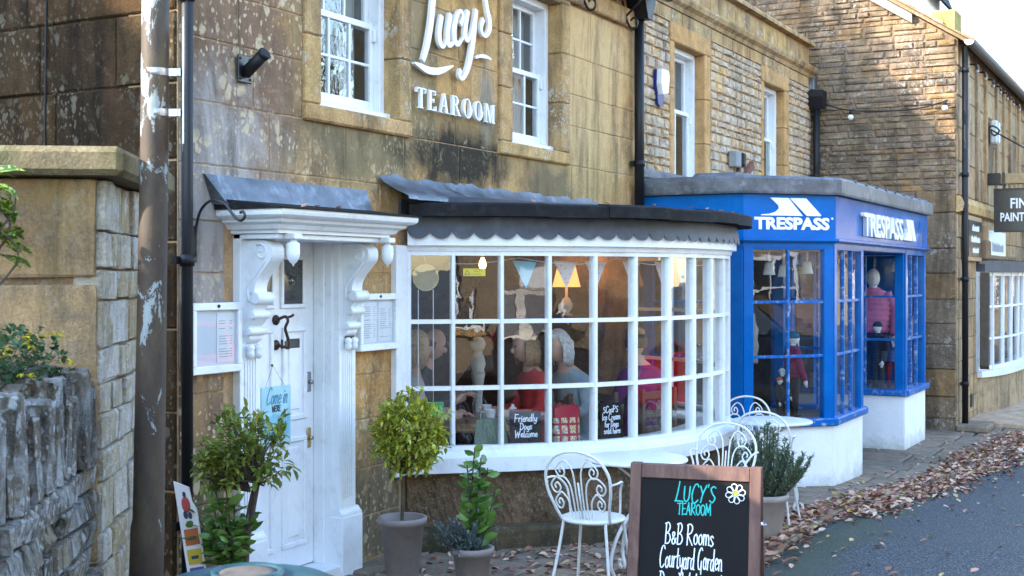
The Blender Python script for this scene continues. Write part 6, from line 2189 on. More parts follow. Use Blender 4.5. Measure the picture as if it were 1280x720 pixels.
def seated(label, loc, rz, coat, hair, hair_kind='bob', lean=.0, tilt=0.0, arm=0):
    t = thing('person', label, 'person', loc, rz)
    ly = lambda z: lean * max(0, z - .55)
    P_ = [(0, 0, .53), (0, -.01 + ly(.7), .70), (0, -.02 + ly(.92), .90), (0, -.02 + ly(1.02), 1.01), (0, .0 + ly(1.1), 1.10), (0, .02 + ly(1.18), 1.17)]
    rd = [(.16, .12), (.145, .105), (.165, .11), (.14, .09), .052, .05]
    E_ = [(0, 1), (1, 2), (2, 3), (3, 4), (4, 5)]
    for sg in (-1, 1):
        i = len(P_)
        P_ += [(sg * .165, -.02 + ly(1.0), 1.0), (sg * .225, .05 + ly(.8), .78), (sg * (.13 + .02 * arm), .29 + ly(.8), .775 + .08 * arm), (sg * .11, .35 + ly(.8), .775 + .1 * arm)]
        rd += [.068, .052, .036, (.035, .02)]
        E_ += [(3, i), (i, i + 1), (i + 1, i + 2), (i + 2, i + 3)]
        i = len(P_)
        P_ += [(sg * .10, .06, .52), (sg * .12, .42, .51), (sg * .12, .40, .12), (sg * .12, .40, .07), (sg * .12, .52, .055)]
        rd += [.095, .07, .045, .045, .04]
        E_ += [(0, i), (i, i + 1), (i + 1, i + 2), (i + 2, i + 3), (i + 3, i + 4)]
    me = skin_body(P_, E_, rd)
    mb = MB()
    V = [v.co.copy() for v in me.vertices]
    for p in me.polygons:
        c_ = p.center
        mi = 1
        if c_.z > 1.075: mi = 0
        elif c_.y > .255 + ly(.8) and c_.z > .66: mi = 0
        elif c_.z < .62 and (c_.y > .1 or c_.z < .5): mi = 2
        mb.f.append(tuple(p.vertices)); mb.m.append(mi); mb.sm.append(True)
    mb.v = [tuple(v) for v in V]
    # head with face
    hc = Vector((0, .035 + ly(1.25), 1.255))
    b0 = len(mb.v)
    mb.ball((0, 0, 0), (.074, .094, .118), 18, 14)
    for i in range(b0, len(mb.v)):
        x, y, z = mb.v[i]
        if z < 0: x *= 1 + z * 1.6; y = y * (1 + z * 1.0) + (.01 if y > 0 else 0)
        if y > .06 and abs(z) < .03: y -= .006
        mb.v[i] = (x, y, z)
    mb.ball((0, .098, -.012), (.012, .018, .022), 8, 6)
    for sg in (-1, 1):
        mb.ball((sg * .074, .0, .0), (.010, .022, .030), 8, 6)
        mb.ball((sg * .03, .083, .016), (.012, .008, .007), 8, 6, mi=3)
    mb.ball((0, .088, -.055), (.022, .008, .006), 8, 5, mi=4)
    ct, st_ = math.cos(tilt), math.sin(tilt)
    for i in range(b0, len(mb.v)):
        x, y, z = mb.v[i]
        mb.v[i] = (hc.x + x, hc.y + y * ct + z * st_, hc.z - y * st_ + z * ct)
    # five fingers on each hand
    for sg in (-1, 1):
        h0 = Vector((sg * .11, .345 + ly(.8), .775 + .1 * arm))
        for k in range(4):
            a_ = h0 + Vector((sg * (.026 - .017 * k), .012, .004))
            L_ = (.06, .07, .066, .052)[k]
            mb.tube([a_, a_ + Vector((0, L_ * .5, .006)), a_ + Vector((-sg * .006, L_ * .95, -.014))], [.0095, .0088, .007], 6)
        mb.tube([h0 + Vector((-sg * .022, -.02, .0)), h0 + Vector((-sg * .045, .015, .005)), h0 + Vector((-sg * .045, .045, -.005))], [.011, .010, .008], 6)
    add('body', mb, [M['skin'], coat, M['trousers'], M['open_dark'], pbr('lip', (.36, .14, .12), .5)], t, False)
    if hair:
        hm = MB()
        hm.ball((0, 0, 0), (.087, .104, .126), 20, 16)
        keep = []
        for f in hm.f:
            c_ = sum((Vector(hm.v[i]) for i in f), Vector()) / len(f)
            if hair_kind == 'bob': ok = not (c_.y > .035 and c_.z < .062) and c_.z > -.10
            elif hair_kind == 'short': ok = not (c_.y > .03 and c_.z < .065) and c_.z > -.045
            else: ok = c_.y < .03 and -.05 < c_.z < .03
            if ok: keep.append(f)
        hm.f = keep; hm.m = [0] * len(keep); hm.sm = [True] * len(keep)
        rr = random.Random(len(label))
        for i, (x, y, z) in enumerate(hm.v):
            if hair_kind == 'bob' and z < 0: x *= 1.1 + .12 * rr.random(); y *= 1.12 if y < 0 else 1
            q = 1 + rr.uniform(-.02, .03)
            x, y, z = x * q, y * q, z * q
            hm.v[i] = (hc.x + x, hc.y - .006 + y * ct + z * st_, hc.z + .006 - y * st_ + z * ct)
        if hair_kind == 'bob':
            for k in range(90):
                a_ = R(rr.uniform(150, 390))
                x, y = .088 * math.cos(a_), .10 * math.sin(a_)
                if y > .03: continue
                p = [(hc.x + x * 1.02, hc.y + y * 1.02, hc.z + .03), (hc.x + x * 1.2, hc.y + y * 1.16, hc.z - .05), (hc.x + x * 1.1, hc.y + y * 1.15, hc.z - .115 - rr.uniform(0, .03))]
                hm.tube(p, [.010, .011, .004], 5)
        add('hair', hm, hair, t, False)
    return t


H_ = lambda n, c: pbr(n, c, .6, var=.35, vscale=45, bump=.3, bscale=120)
fab = lambda n, c: pbr(n, c, .9, var=.15, vscale=14, bump=.2, bscale=90)
FZ = .03
seated('woman with fair bobbed hair at the left end of the tearoom table', (7.76, .38, FZ), R(-138), fab('pale cardigan', (.42, .36, .34)), H_('fair hair', (.42, .28, .13)))
seated('balding man in a dark jacket with a red collar behind the tearoom table', (8.16, .62, FZ), R(-150), fab('navy jacket', (.02, .025, .04)), H_('cropped grey hair', (.15, .13, .12)), 'fringe', .15, .35, 1)
seated('person with fair hair in a red jumper, back to the glass', (8.40, -.30, FZ), R(50), fab('red jumper', (.42, .03, .025)), H_('dark fair hair', (.30, .19, .09)), 'bob', .1, .2)
seated('grey haired woman in a grey blue cardigan leaning over the tearoom table', (8.62, -.55, FZ), R(62), fab('grey blue cardigan', (.22, .28, .31)), H_('silver hair', (.48, .47, .45)), 'bob', .25, .3)
seated('dark haired person in a purple coat farthest right in the bow window', (9.22, -.78, FZ), R(-20), fab('purple coat', (.11, .015, .10)), H_('brown hair', (.06, .035, .02)), 'short', .05)
def dining_chair():
    r = thing('dining_chair', '', 'chair')
    s = MB(); s.box(-.2, -.2, .40, .2, .2, .435, .01); add('seat', s, M['room_wood'], r, False)
    for sx in (-1, 1):
        for sy in (-1, 1):
            s = MB(); s.box(sx * .18 - .018, sy * .18 - .018, 0, sx * .18 + .018, sy * .18 + .018, .40 if sy > 0 else .92, .004); add('leg', s, M['room_wood'], r, False)
    for z in (.58, .70, .84):
        s = MB(); s.box(-.162, -.19, z, .162, -.17, z + .06, .006); add('back_slat', s, M['room_wood'], r, False)
    return r
dc = dining_chair()
for i, (x, y, a, lb_) in enumerate(((7.76, .38, -138, 'dark wooden chair under the fair haired woman'), (8.16, .62, -150, 'dark wooden chair under the balding man'), (8.40, -.30, 50, 'dark wooden chair under the person in the red jumper'), (8.62, -.55, 62, 'dark wooden chair under the grey haired woman'), (9.22, -.78, -20, 'dark wooden chair under the person in the purple coat'))):
    o = dc if i == 0 else copy_tree(dc)
    o.location = (x, y, .021); o.rotation_euler = (0, 0, R(a)); tag(o, lb_, 'chair', 'tearoom dining chairs')
M['table_wood'] = pbr('warm table wood', (.30, .17, .075), .35, var=.25, vscale=9)
t = thing('tearoom_table', 'round wooden table laid with cups and a teapot inside the bow window', 'table', (8.12, .04, .02))
s = MB(); s.lathe([(.0001, .70), (.40, .70), (.415, .71), (.415, .725), (.40, .735), (.0001, .735)], (8.12, .04, 0), 36); add('table_top', s, M['table_wood'], t)
s = MB(); s.lathe([(.22, .021), (.22, .04), (.05, .06), (.04, .3), (.05, .7)], (8.12, .04, 0), 18); add('pedestal', s, M['room_wood'], t)
M['china'] = pbr('white china', (.78, .78, .76), .18, var=.02)


def cup(x, y, label, mug=True):
    t = thing('mug', label, 'mug', (x, y, .7355))
    s = MB(); s.lathe([(.03, .0), (.065, .008), (.08, .018), (.082, .02), (.06, .012), (.03, .006)], (x, y, .736), 22); add('saucer', s, M['china'], t)
    s = MB(); s.lathe([(.027, .012), (.033, .016), (.038, .11), (.042, .118), (.039, .118), (.034, .108), (.029, .03), (.0001, .028)], (x, y, .736), 20); add('body', s, M['china'], t)
    q = Vector((-.4735, .881, 0))
    s = MB(); s.tube([Vector((x, y, .736)) + q * a + Vector((0, 0, b)) for a, b in ((.034, .10), (.06, .10), (.07, .075), (.06, .045), (.033, .038))], .005, 6); add('handle', s, M['china'], t)
cup(7.93, -.16, 'near white mug on a saucer at the left of the tearoom table')
cup(8.20, .02, 'far white mug on a saucer behind the sugar bowl')
t = thing('teapot', 'white teapot on a saucer at the right of the tearoom table', 'teapot', (8.16, -.22, .7355))
s = MB(); s.lathe([(.04, .0), (.075, .008), (.088, .016), (.06, .012)], (8.16, -.22, .736), 22); add('saucer', s, M['china'], t)
s = MB(); s.lathe([(.035, .012), (.055, .03), (.06, .06), (.05, .09), (.032, .102), (.03, .11), (.012, .122), (.012, .13), (.009, .138), (.0001, .14)], (8.16, -.22, .736), 22); add('body', s, M['china'], t)
q = Vector((-.4735, .881, 0)); b_ = Vector((8.16, -.22, .736))
s = MB(); s.tube([b_ + q * .05 + Vector((0, 0, .04)), b_ + q * .085 + Vector((0, 0, .07)), b_ + q * .10 + Vector((0, 0, .10))], [.014, .010, .007], 8); add('spout', s, M['china'], t)
s = MB(); s.tube([b_ - q * .055 + Vector((0, 0, .085)), b_ - q * .085 + Vector((0, 0, .08)), b_ - q * .085 + Vector((0, 0, .045)), b_ - q * .055 + Vector((0, 0, .035))], .006, 6); add('handle', s, M['china'], t)
t = thing('sugar_bowl', 'small white bowl of sugar packets between the mugs', 'bowl', (8.09, -.10, .7355))
s = MB(); s.lathe([(.025, .0), (.03, .006), (.045, .05), (.042, .05), (.03, .012), (.0001, .012)], (8.09, -.10, .736), 18); add('bowl', s, M['china'], t)
s = MB()
for k in range(8):
    a_ = k * 2.1
    s.tube([(8.09 + .018 * math.cos(a_), -.10 + .018 * math.sin(a_), .755), (8.09 + .03 * math.cos(a_), -.10 + .03 * math.sin(a_), .815)], .006, 4)
add('sugar_packets', s, M['paper'], t)


def on_board(i, f, o=-.12):
    """a spot on the window board: segment i of the bow, fraction f along it, o inwards"""
    a, b = BV[i], BV[i + 1]
    d = (b - a).normalized(); q = Vector((d.y, -d.x, 0))
    return a.lerp(b, f) + q * o, d, q


def slate_sign(i, f, w_, h, label, lines):
    p, d, q = on_board(i, f, -.08)
    t = thing('small_chalkboard', label, 'chalkboard', (p.x, p.y, .641))
    fn = lambda x, z, l: p + d * x + q * (.012 + l - z * .12) + Vector((0, 0, .642 + z))
    s = MB(); s.prism([(-w_ / 2, 0), (w_ / 2, 0), (w_ / 2, h), (-w_ / 2, h)], lambda x, z, tt: fn(x, z, tt), -.012, 0); add('slate', s, M['board_black'], t)
    for k, (txt, z, wd, cap) in enumerate(lines):
        s = hand(MB(), txt, cap, -wd / 2, z, wd, .0032, lambda x, z_, l: fn(x, z_, .0006 + l), .1, .05, k + 3); add('chalk_lettering', s, M['chalk'], t)


slate_sign(2, .58, .22, .245, 'small chalkboard reading Friendly Dogs Welcome low in the bow window', [('Friendly', .175, .16, .05), ('Dogs', .122, .09, .045), ('Welcome', .072, .16, .045)])
slate_sign(4, .60, .185, .275, 'small chalkboard reading Scoops Ice Cream for Dogs sold here', [('SCooPS', .21, .13, .045), ('Ice Cream', .16, .155, .045), ('for Dogs', .113, .12, .04), ('sold here', .066, .14, .04)])
# gift bag
p, d, q = on_board(3, .55, -.14)
t = thing('gift_bag', 'crumpled red dog treat bag covered in little pictures in the bow window', 'bag', (p.x, p.y, .641))
r_ = random.Random(4)
s = MB()
n = 9
V = []
for j in range(7):
    z = .27 * j / 6
    for k in range(16):
        a_ = 2 * PI * k / 16
        cx_ = .098 * (abs(math.cos(a_)) ** .6) * (1 if math.cos(a_) > 0 else -1)
        cy_ = (.05 - .035 * j / 6) * (abs(math.sin(a_)) ** .6) * (1 if math.sin(a_) > 0 else -1)
        V.append(p + d * (cx_ + r_.uniform(-.006, .006)) + q * (cy_ + r_.uniform(-.006, .006)) + Vector((0, 0, .643 + z + (r_.uniform(-.02, .012) if j == 6 else 0))))
s.raw(V, [(j * 16 + k, j * 16 + (k + 1) % 16, (j + 1) * 16 + (k + 1) % 16, (j + 1) * 16 + k) for j in range(6) for k in range(16)] + [tuple(range(16))], 0, True)
def bag_mat():
    m, nt, b = newmat('printed red bag')
    g = G(nt)
    mp = g.n('ShaderNodeMapping'); mp.inputs['Scale'].default_value = (1, 1, 1)
    xyz = g.sep(g.P())
    u = g.math('MULTIPLY', g.math('SUBTRACT', xyz[0], xyz[1]), 11.5)
    v = g.math('MULTIPLY', xyz[2], 14.0)
    fu, fv = g.math('FRACT', u), g.math('FRACT', v)
    inn = g.math('MULTIPLY', g.math('MULTIPLY', g.math('GREATER_THAN', fu, .14), g.math('LESS_THAN', fu, .86)), g.math('MULTIPLY', g.math('GREATER_THAN', fv, .12), g.math('LESS_THAN', fv, .88)))
    inn = g.math('MULTIPLY', inn, g.math('LESS_THAN', xyz[2], .83))
    pic = g.ramp(g.noise(g.P(), 45, 3), [(.3, (.05, .15, .35)), (.42, (.55, .42, .05)), (.5, (.62, .58, .5)), (.6, (.4, .08, .05)), (.7, (.1, .3, .1))], 'CONSTANT')
    c = g.mix(inn, (.36, .012, .04), pic)
    g.l(c, b.inputs['Base Color']); b.inputs['Roughness'].default_value = .35
    return m
add('bag_body', s, bag_mat(), t)
s = MB()
for sg in (-1, 1): s.tube(catmull([p + d * (.05 * sg - .02) + Vector((0, 0, .88)), p + d * (.05 * sg) + Vector((0, 0, .93)), p + d * (.05 * sg + .02) + Vector((0, 0, .88))], 5), .006, 6)
add('bag_handle', s, pbr('red bag strap', (.36, .012, .04), .4), t)
# green handbag on the seat
t = thing('green_handbag', 'pale green handbag with a brass clasp below the table', 'handbag', (7.62, -.33, .641))
s = MB(); s.prism([(-.11, 0), (.13, 0), (.10, .17), (-.02, .19), (-.09, .18)], lambda u, v, tt: (7.62 + u * .55 - tt * .8, -.33 - u * .83 - tt * .5, .642 + v), -.04, .03); add('bag', s, pbr('sage leather', (.14, .19, .14), .4, var=.1), t)
s = MB(); s.tube([(7.62 + .055, -.33 - .083, .83), (7.62 + .075, -.33 - .11, .72), (7.62 + .09, -.33 - .12, .66)], .006, 6); add('clasp', s, M['brass'], t)
# hanging tambourine, bunting, stickers
p, d, q = on_board(0, .45, -.10)
t = thing('round_plaque', 'round brass coloured plaque hanging in the top left pane', 'plaque', (p.x, p.y, 1.74))
s = MB()
fn = lambda x, z, v: p + d * x + q * v + Vector((0, 0, 1.79 + z))
s.prism([(.082 * math.cos(2 * PI * k / 28), .085 * math.sin(2 * PI * k / 28)) for k in range(28)], fn, -.012, 0); add('disc', s, pbr('tan drum skin', (.33, .25, .12), .4, var=.2, vscale=20), t)
s = MB(); s.tube([fn(.084 * math.cos(2 * PI * k / 28), .087 * math.sin(2 * PI * k / 28), -.004) for k in range(28)], .006, 6, True); add('rim', s, M['brass'], t)
s = MB(); s.tube([fn(0, .085, 0), fn(-.02, .19, 0)], .002, 4); s.tube([fn(-.05, -.08, 0), fn(-.05, -1.1, 0)], .0035, 4); s.tube([fn(.05, -.08, 0), fn(.05, -1.1, 0)], .0035, 4); add('ribbons', s, M['paper'], t)
t = thing('bunting', 'string of blue and floral triangle flags across the top of the bow window', 'bunting', (8.0, -.8, 1.8))
strn = []
for i in range(1, 10):
    for f in (0, .5):
        pp, d, q = on_board(i, f, -.16)
        strn.append(Vector((pp.x, pp.y, 1.925 - .045 * abs(math.sin((i + f) * 1.25)))))
s = MB(); s.tube(strn, .003, 5); add('cord', s, M['paper'], t)
M['flag_blue'] = pbr('blue flag cotton', (.12, .42, .58), .9)
def floral():
    m, nt, b = newmat('floral flag cotton')
    g = G(nt)
    v = g.voro(g.P(), 45)
    g.l(g.mix(g.rng(v, .22, .28), (.55, .18, .22), (.62, .60, .62)), b.inputs['Base Color']); b.inputs['Roughness'].default_value = .9
    return m
M['flag_floral'] = floral()
for k, (i, f) in enumerate(((2, .62), (3, .55), (4, .35), (5, .4), (6, .5), (7, .5))):
    pp, d, q = on_board(i, f, -.16)
    zt = 1.905
    s = MB(); s.prism([(-.085, zt), (.085, zt - .01), (.01, zt - .19)], lambda x, z, tt: pp + d * x + q * (tt + .01 * math.sin(x * 30)) + Vector((0, 0, z)), -.001, .001)
    add('flag', s, M['flag_blue'] if k in (0, 5) else M['flag_floral'], t)
def sticker(name, label, i, f, z0, w_, h, back, lines, bar=None):
    a, b = BV[i], BV[i + 1]
    d = (b - a).normalized(); q = Vector((d.y, -d.x, 0))
    p = a.lerp(b, f)
    t = thing(name, label, 'sticker', (p.x, p.y, z0))
    fn = lambda x, z, v: p + d * x + q * (-.018 + v) + Vector((0, 0, z0 + z))
    s = MB(); s.prism([(0, 0), (w_, 0), (w_, h), (0, h)], fn, -.002, 0); add('sheet', s, back, t)
    for txt, x, z, sz in lines:
        p3 = fn(x, z, .0012)
        text('lettering', txt, sz, p3, math.atan2(d.y, d.x), M['open_dark'], t, .0003)
    return t, fn
M['sticker_yellow'] = pbr('yellow sticker', (.65, .55, .01), .4)
M['sticker_green'] = pbr('green sticker', (.03, .38, .08), .4)
t, fn = sticker('cctv_sticker', 'small yellow CCTV warning sticker in the second pane', 1, .22, 1.80, .15, .05, M['sticker_yellow'], [('CCTV', .068, .028, .024), ('in operation', .055, .010, .014)])
s = MB(); s.prism([(.008, .008), (.048, .008), (.028, .043)], fn, .0004, .0012); tr_ = add('warning_triangle', s, M['open_dark'], t)
s = MB(); s.prism([(.015, .012), (.041, .012), (.028, .036)], fn, .0014, .002); add('triangle_fill', s, M['sticker_yellow'], tr_)
t, fn = sticker('hygiene_sticker', 'green food hygiene rating sticker low in the left pane', 0, .38, .885, .13, .085, M['sticker_green'], [('FOOD HYGIENE', .008, .066, .016), ('5', .097, .026, .034)])
s = MB(); s.prism([(.105 + .018 * math.cos(2 * PI * k / 14), .038 + .018 * math.sin(2 * PI * k / 14)) for k in range(14)], fn, .0002, .0008); add('rating_disc', s, pbr('pale green print', (.15, .6, .2), .4), t)

# lit lamps
def point(loc, e, col, r=.05):
    l = bpy.data.lights.new('lamp_light', 'POINT'); l.energy = e; l.color = col; l.shadow_soft_size = r
    o = bpy.data.objects.new('lamp_light', l); C.objects.link(o); o.location = loc
    return o
t = thing('table_lamp', 'lit lamp glowing warm orange on a shelf in the fourth pane', 'lamp', (10.58, .52, 1.44))
s = MB(); s.lathe([(.06, 1.44), (.06, 1.45), (.02, 1.46), (.05, 1.50), (.06, 1.54), (.035, 1.59), (.015, 1.61), (.01, 1.74)], (10.58, .52, 0), 18); add('lamp_base', s, M['china'], t)
s = MB(); s.lathe([(.13, 1.70), (.08, 1.90)], (10.58, .52, 0), 24); add('lamp_shade', s, emit('lit shade', (1, .42, .12), .22), t)
pl_ = point((10.58, .52, 1.97), .7, (1, .48, .16)); pl_.parent = t; pl_.location -= t.location
t = thing('wall_shelf', 'narrow wooden shelf carrying the lit lamp', 'shelf', (10.7, .52, 1.41))
s = MB(); s.box(10.45, .36, 1.41, 10.849, .95, 1.438, .004); add('board', s, M['room_wood'], t)
for y_ in (.45, .85):
    s = MB(); s.prism([(10.849, 1.26), (10.849, 1.409), (10.55, 1.409)], lambda u, v, tt: (u, tt, v), y_, y_ + .03); add('bracket', s, M['room_wood'], t)
t = thing('pendant_bulb', 'small lit pendant bulb in the second pane', 'lamp', (9.55, .82, 2.45))
s = MB(); s.tube([(9.55, .82, 2.449), (9.55, .82, 2.02)], .004, 5); s.tube([(9.55, .82, 2.02), (9.55, .82, 1.96)], .018, 8); add('flex', s, M['black_plastic'], t)
s = MB(); s.lathe([(.012, 1.96), (.03, 1.92), (.034, 1.89), (.02, 1.86), (.0001, 1.85)], (9.55, .82, 0), 14); add('bulb', s, emit('lit bulb', (1, .60, .25), 1.2), t)
pl_ = point((9.55, .82, 1.80), .5, (1, .6, .3), .03); pl_.parent = t; pl_.location -= t.location

# ================================================================ INSIDE THE SHOP WINDOWS
s = MB(); s.box(11.12, -.40, .3, 12.84, -.36, 2.06).box(15.0, -.40, .3, 16.1, -.36, 2.06); add('display_back', s, M['shop_wall'], shp)
s = MB()
s.prism([(11.08, -.36), (11.08, -.98), (11.75, -1.58), (12.88, -1.58), (12.88, -.36)], lambda u, v, tt: (u, v, tt), .40, .455)
s.prism([(14.97, -.36), (14.97, -1.58), (16.12, -1.58), (16.12, -.36)], lambda u, v, tt: (u, v, tt), .40, .456)
add('display_floor', s, pbr('display floor', (.10, .09, .085), .6), shp)
s = MB(); s.prism([(11.08, -.36), (11.08, -.98), (11.75, -1.58), (12.88, -1.58), (12.88, -.36)], lambda u, v, tt: (u, v, tt), 2.045, 2.056); s.prism([(14.97, -.36), (14.97, -1.58), (16.12, -1.58), (16.12, -.36)], lambda u, v, tt: (u, v, tt), 2.046, 2.0555)
add('display_ceiling', s, M['room_white'], shp)
M['manne'] = pbr('white mannequin', (.74, .73, .72), .35, var=.02)


def mannequin(label, loc, rz, sc_, coat, hat=None, trs=None, hood=False, gloves=True):
    """dressed display figure; built 1.0 tall from the feet, then scaled"""
    t = thing('mannequin', label, 'mannequin', loc, rz)
    k = sc_
    def S(p): return tuple(c * k for c in p)
    s = MB()
    pr = []
    z = .47
    while z < .81:
        w_ = .122 + .012 * math.sin((z - .47) / .34 * PI) - (.035 * max(0, (z - .72) / .09))
        pr += [(w_ - .008, z), (w_ + .004, z + .018), (w_ + .004, z + .032)]
        z += .045
    pr += [(.07, .83), (.045, .85)]
    s.lathe([(a * k, b * k) for a, b in pr], (0, 0, 0), 22, sx=1.05, sy=.72); add('coat', s, coat, t, False)
    for sg in (-1, 1):
        s = MB()
        P_ = catmull([S((sg * .105, 0, .80)), S((sg * .165, .0, .68)), S((sg * .175, .035, .55)), S((sg * .165, .08, .45))], 7)
        s.tube(P_, [(.046 - .010 * i / 21 + .004 * math.sin(i * 1.9)) * k for i in range(len(P_))], 12); add('sleeve', s, coat, t, False)
        s = MB(); s.ball(S((sg * .163, .09, .415)), (.022 * k, .026 * k, .036 * k), 10, 8)
        for j in range(4): s.tube([S((sg * .163 + (j - 1.5) * .010, .095, .40)), S((sg * .163 + (j - 1.5) * .011, .105, .355))], .006 * k, 6)
        s.tube([S((sg * .145, .10, .42)), S((sg * .135, .125, .39))], .0065 * k, 6)
        add('hand', s, M['manne'], t, False)
        s = MB(); s.tube([S((sg * .055, 0, .52)), S((sg * .06, .005, .28)), S((sg * .06, .0, .03))], [.058 * k, .045 * k, .032 * k], 12); s.ball(S((sg * .06, .03, .022)), (.03 * k, .055 * k, .022 * k), 10, 8); add('leg', s, trs or M['trousers'], t, False)
    s = MB(); s.tube([S((0, 0, .82)), S((0, .005, .88))], .034 * k, 12); s.ball(S((0, .012, .93)), (.056 * k, .068 * k, .078 * k), 18, 12); s.ball(S((0, .078, .925)), (.009 * k, .013 * k, .016 * k), 8, 6); add('head', s, M['manne'], t, False)
    if hat:
        s = MB(); s.ball(S((0, .004, .955)), (.064 * k, .074 * k, .066 * k), 18, 12)
        s.f = [f for f in s.f if sum(s.v[i][2] for i in f) / len(f) > .945 * k]; s.m = [0] * len(s.f); s.sm = [True] * len(s.f)
        s.lathe([(.064 * k, .94 * k), (.072 * k, .942 * k), (.072 * k, .962 * k), (.064 * k, .966 * k)], (0, .004 * k, 0), 20, sx=.96, sy=1.1); add('hat', s, hat, t, False)
    return t


navy, pink, mag = fab('navy jacket cloth', (.015, .022, .05)), fab('pink quilted jacket', (.55, .16, .30)), fab('magenta coat', (.20, .015, .075))
mannequin('child mannequin in a magenta coat and blue knit hat in the canted shop window', (12.05, -1.17, .456), R(-140), .80, mag, fab('blue knit hat', (.02, .12, .22)))
mannequin('tall white mannequin in a pink quilted jacket beside the shop porch', (15.55, -1.15, .457), R(110), 1.42, pink, None)
mannequin('child mannequin in navy coat and hat in front of the pink jacket', (15.22, -1.28, .457), R(60), .80, navy, fab('navy hat', (.02, .03, .06)))
mannequin('small mannequin in a bright blue jacket behind the navy coated one', (15.62, -1.36, .457), R(100), .68, fab('bright blue jacket', (.01, .09, .38)), fab('red hat', (.4, .03, .03)), fab('red trousers', (.25, .02, .03)))
mannequin('little mannequin in a black coat and orange hat at the foot of the canted window', (11.64, -1.16, .456), R(170), .40, fab('black coat', (.012, .012, .014)), fab('orange hat', (.60, .10, .02)))
mannequin('white headed small mannequin in a black coat behind the orange hat', (11.93, -1.10, .456), R(-120), .46, fab('black padded coat', (.014, .014, .016)), fab('cream hat', (.6, .58, .52)))
# long quilted coat on a stand in the side window
t = thing('quilted_coat', 'long grey quilted coat hanging in the narrow side window of the blue shop', 'coat', (11.40, -.72, .456))
s = MB()
pr = []
z = .75
while z < 1.50:
    pr += [(.185, z), (.205, z + .03), (.205, z + .06), (.188, z + .085)]; z += .09
pr += [(.15, 1.56), (.06, 1.62)]
s.lathe(pr, (11.40, -.72, 0), 24, sx=.7, sy=1.0); add('coat_body', s, fab('grey quilting', (.27, .25, .23)), t)
s = MB(); s.tube([(11.40, -.72, .4561), (11.40, -.72, .8)], .02, 8); s.lathe([(.14, .4561), (.14, .47), (.02, .49)], (11.40, -.72, 0), 18); add('stand', s, M['steel'], t)
for sg in (-1, 1):
    s = MB(); P_ = catmull([(11.40, -.72 + sg * .16, 1.54), (11.38, -.72 + sg * .24, 1.3), (11.37, -.72 + sg * .24, 1.0)], 7); s.tube(P_, [.075 + .008 * math.sin(i * 2) for i in range(len(P_))], 12); add('sleeve', s, fab('grey quilting sleeve', (.27, .25, .23)), t)
for k, (x, y, z, lb_) in enumerate(((11.78, -1.02, 1.86, 'white spot lamp left in the canted shop window'), (11.98, -1.10, 1.84, 'white spot lamp in the middle of the canted shop window'), (12.15, -1.28, 1.87, 'white spot lamp right in the canted shop window'), (15.55, -1.42, 1.90, 'spot lamp over the pink jacket'))):
    t = thing('spot_lamp', lb_, 'lamp', (x, y, 2.044), 0, 'shop window spot lamps')
    s = MB(); s.tube([(x, y, 2.0445), (x, y, z + .05)], .012, 8); add('stem', s, M['manne'], t)
    s = MB(); s.lathe([(.03, .07), (.04, .05), (.055, -.03), (.06, -.05), (.05, -.05), (.03, .0), (.0001, .005)], (x, y, z), 18); add('lamp_head', s, M['manne'], t)

# ================================================================ ACROSS THE STREET (seen in the glass) AND UNSEEN SUN BLOCKERS
M['opp'] = pbr('opposite stone front', (.20, .155, .105), .9, var=.25, vscale=1.5, bump=.2, bscale=12)
M['opp_glass'] = pbr('far window glass', (.03, .035, .04), .06, spec=.8)


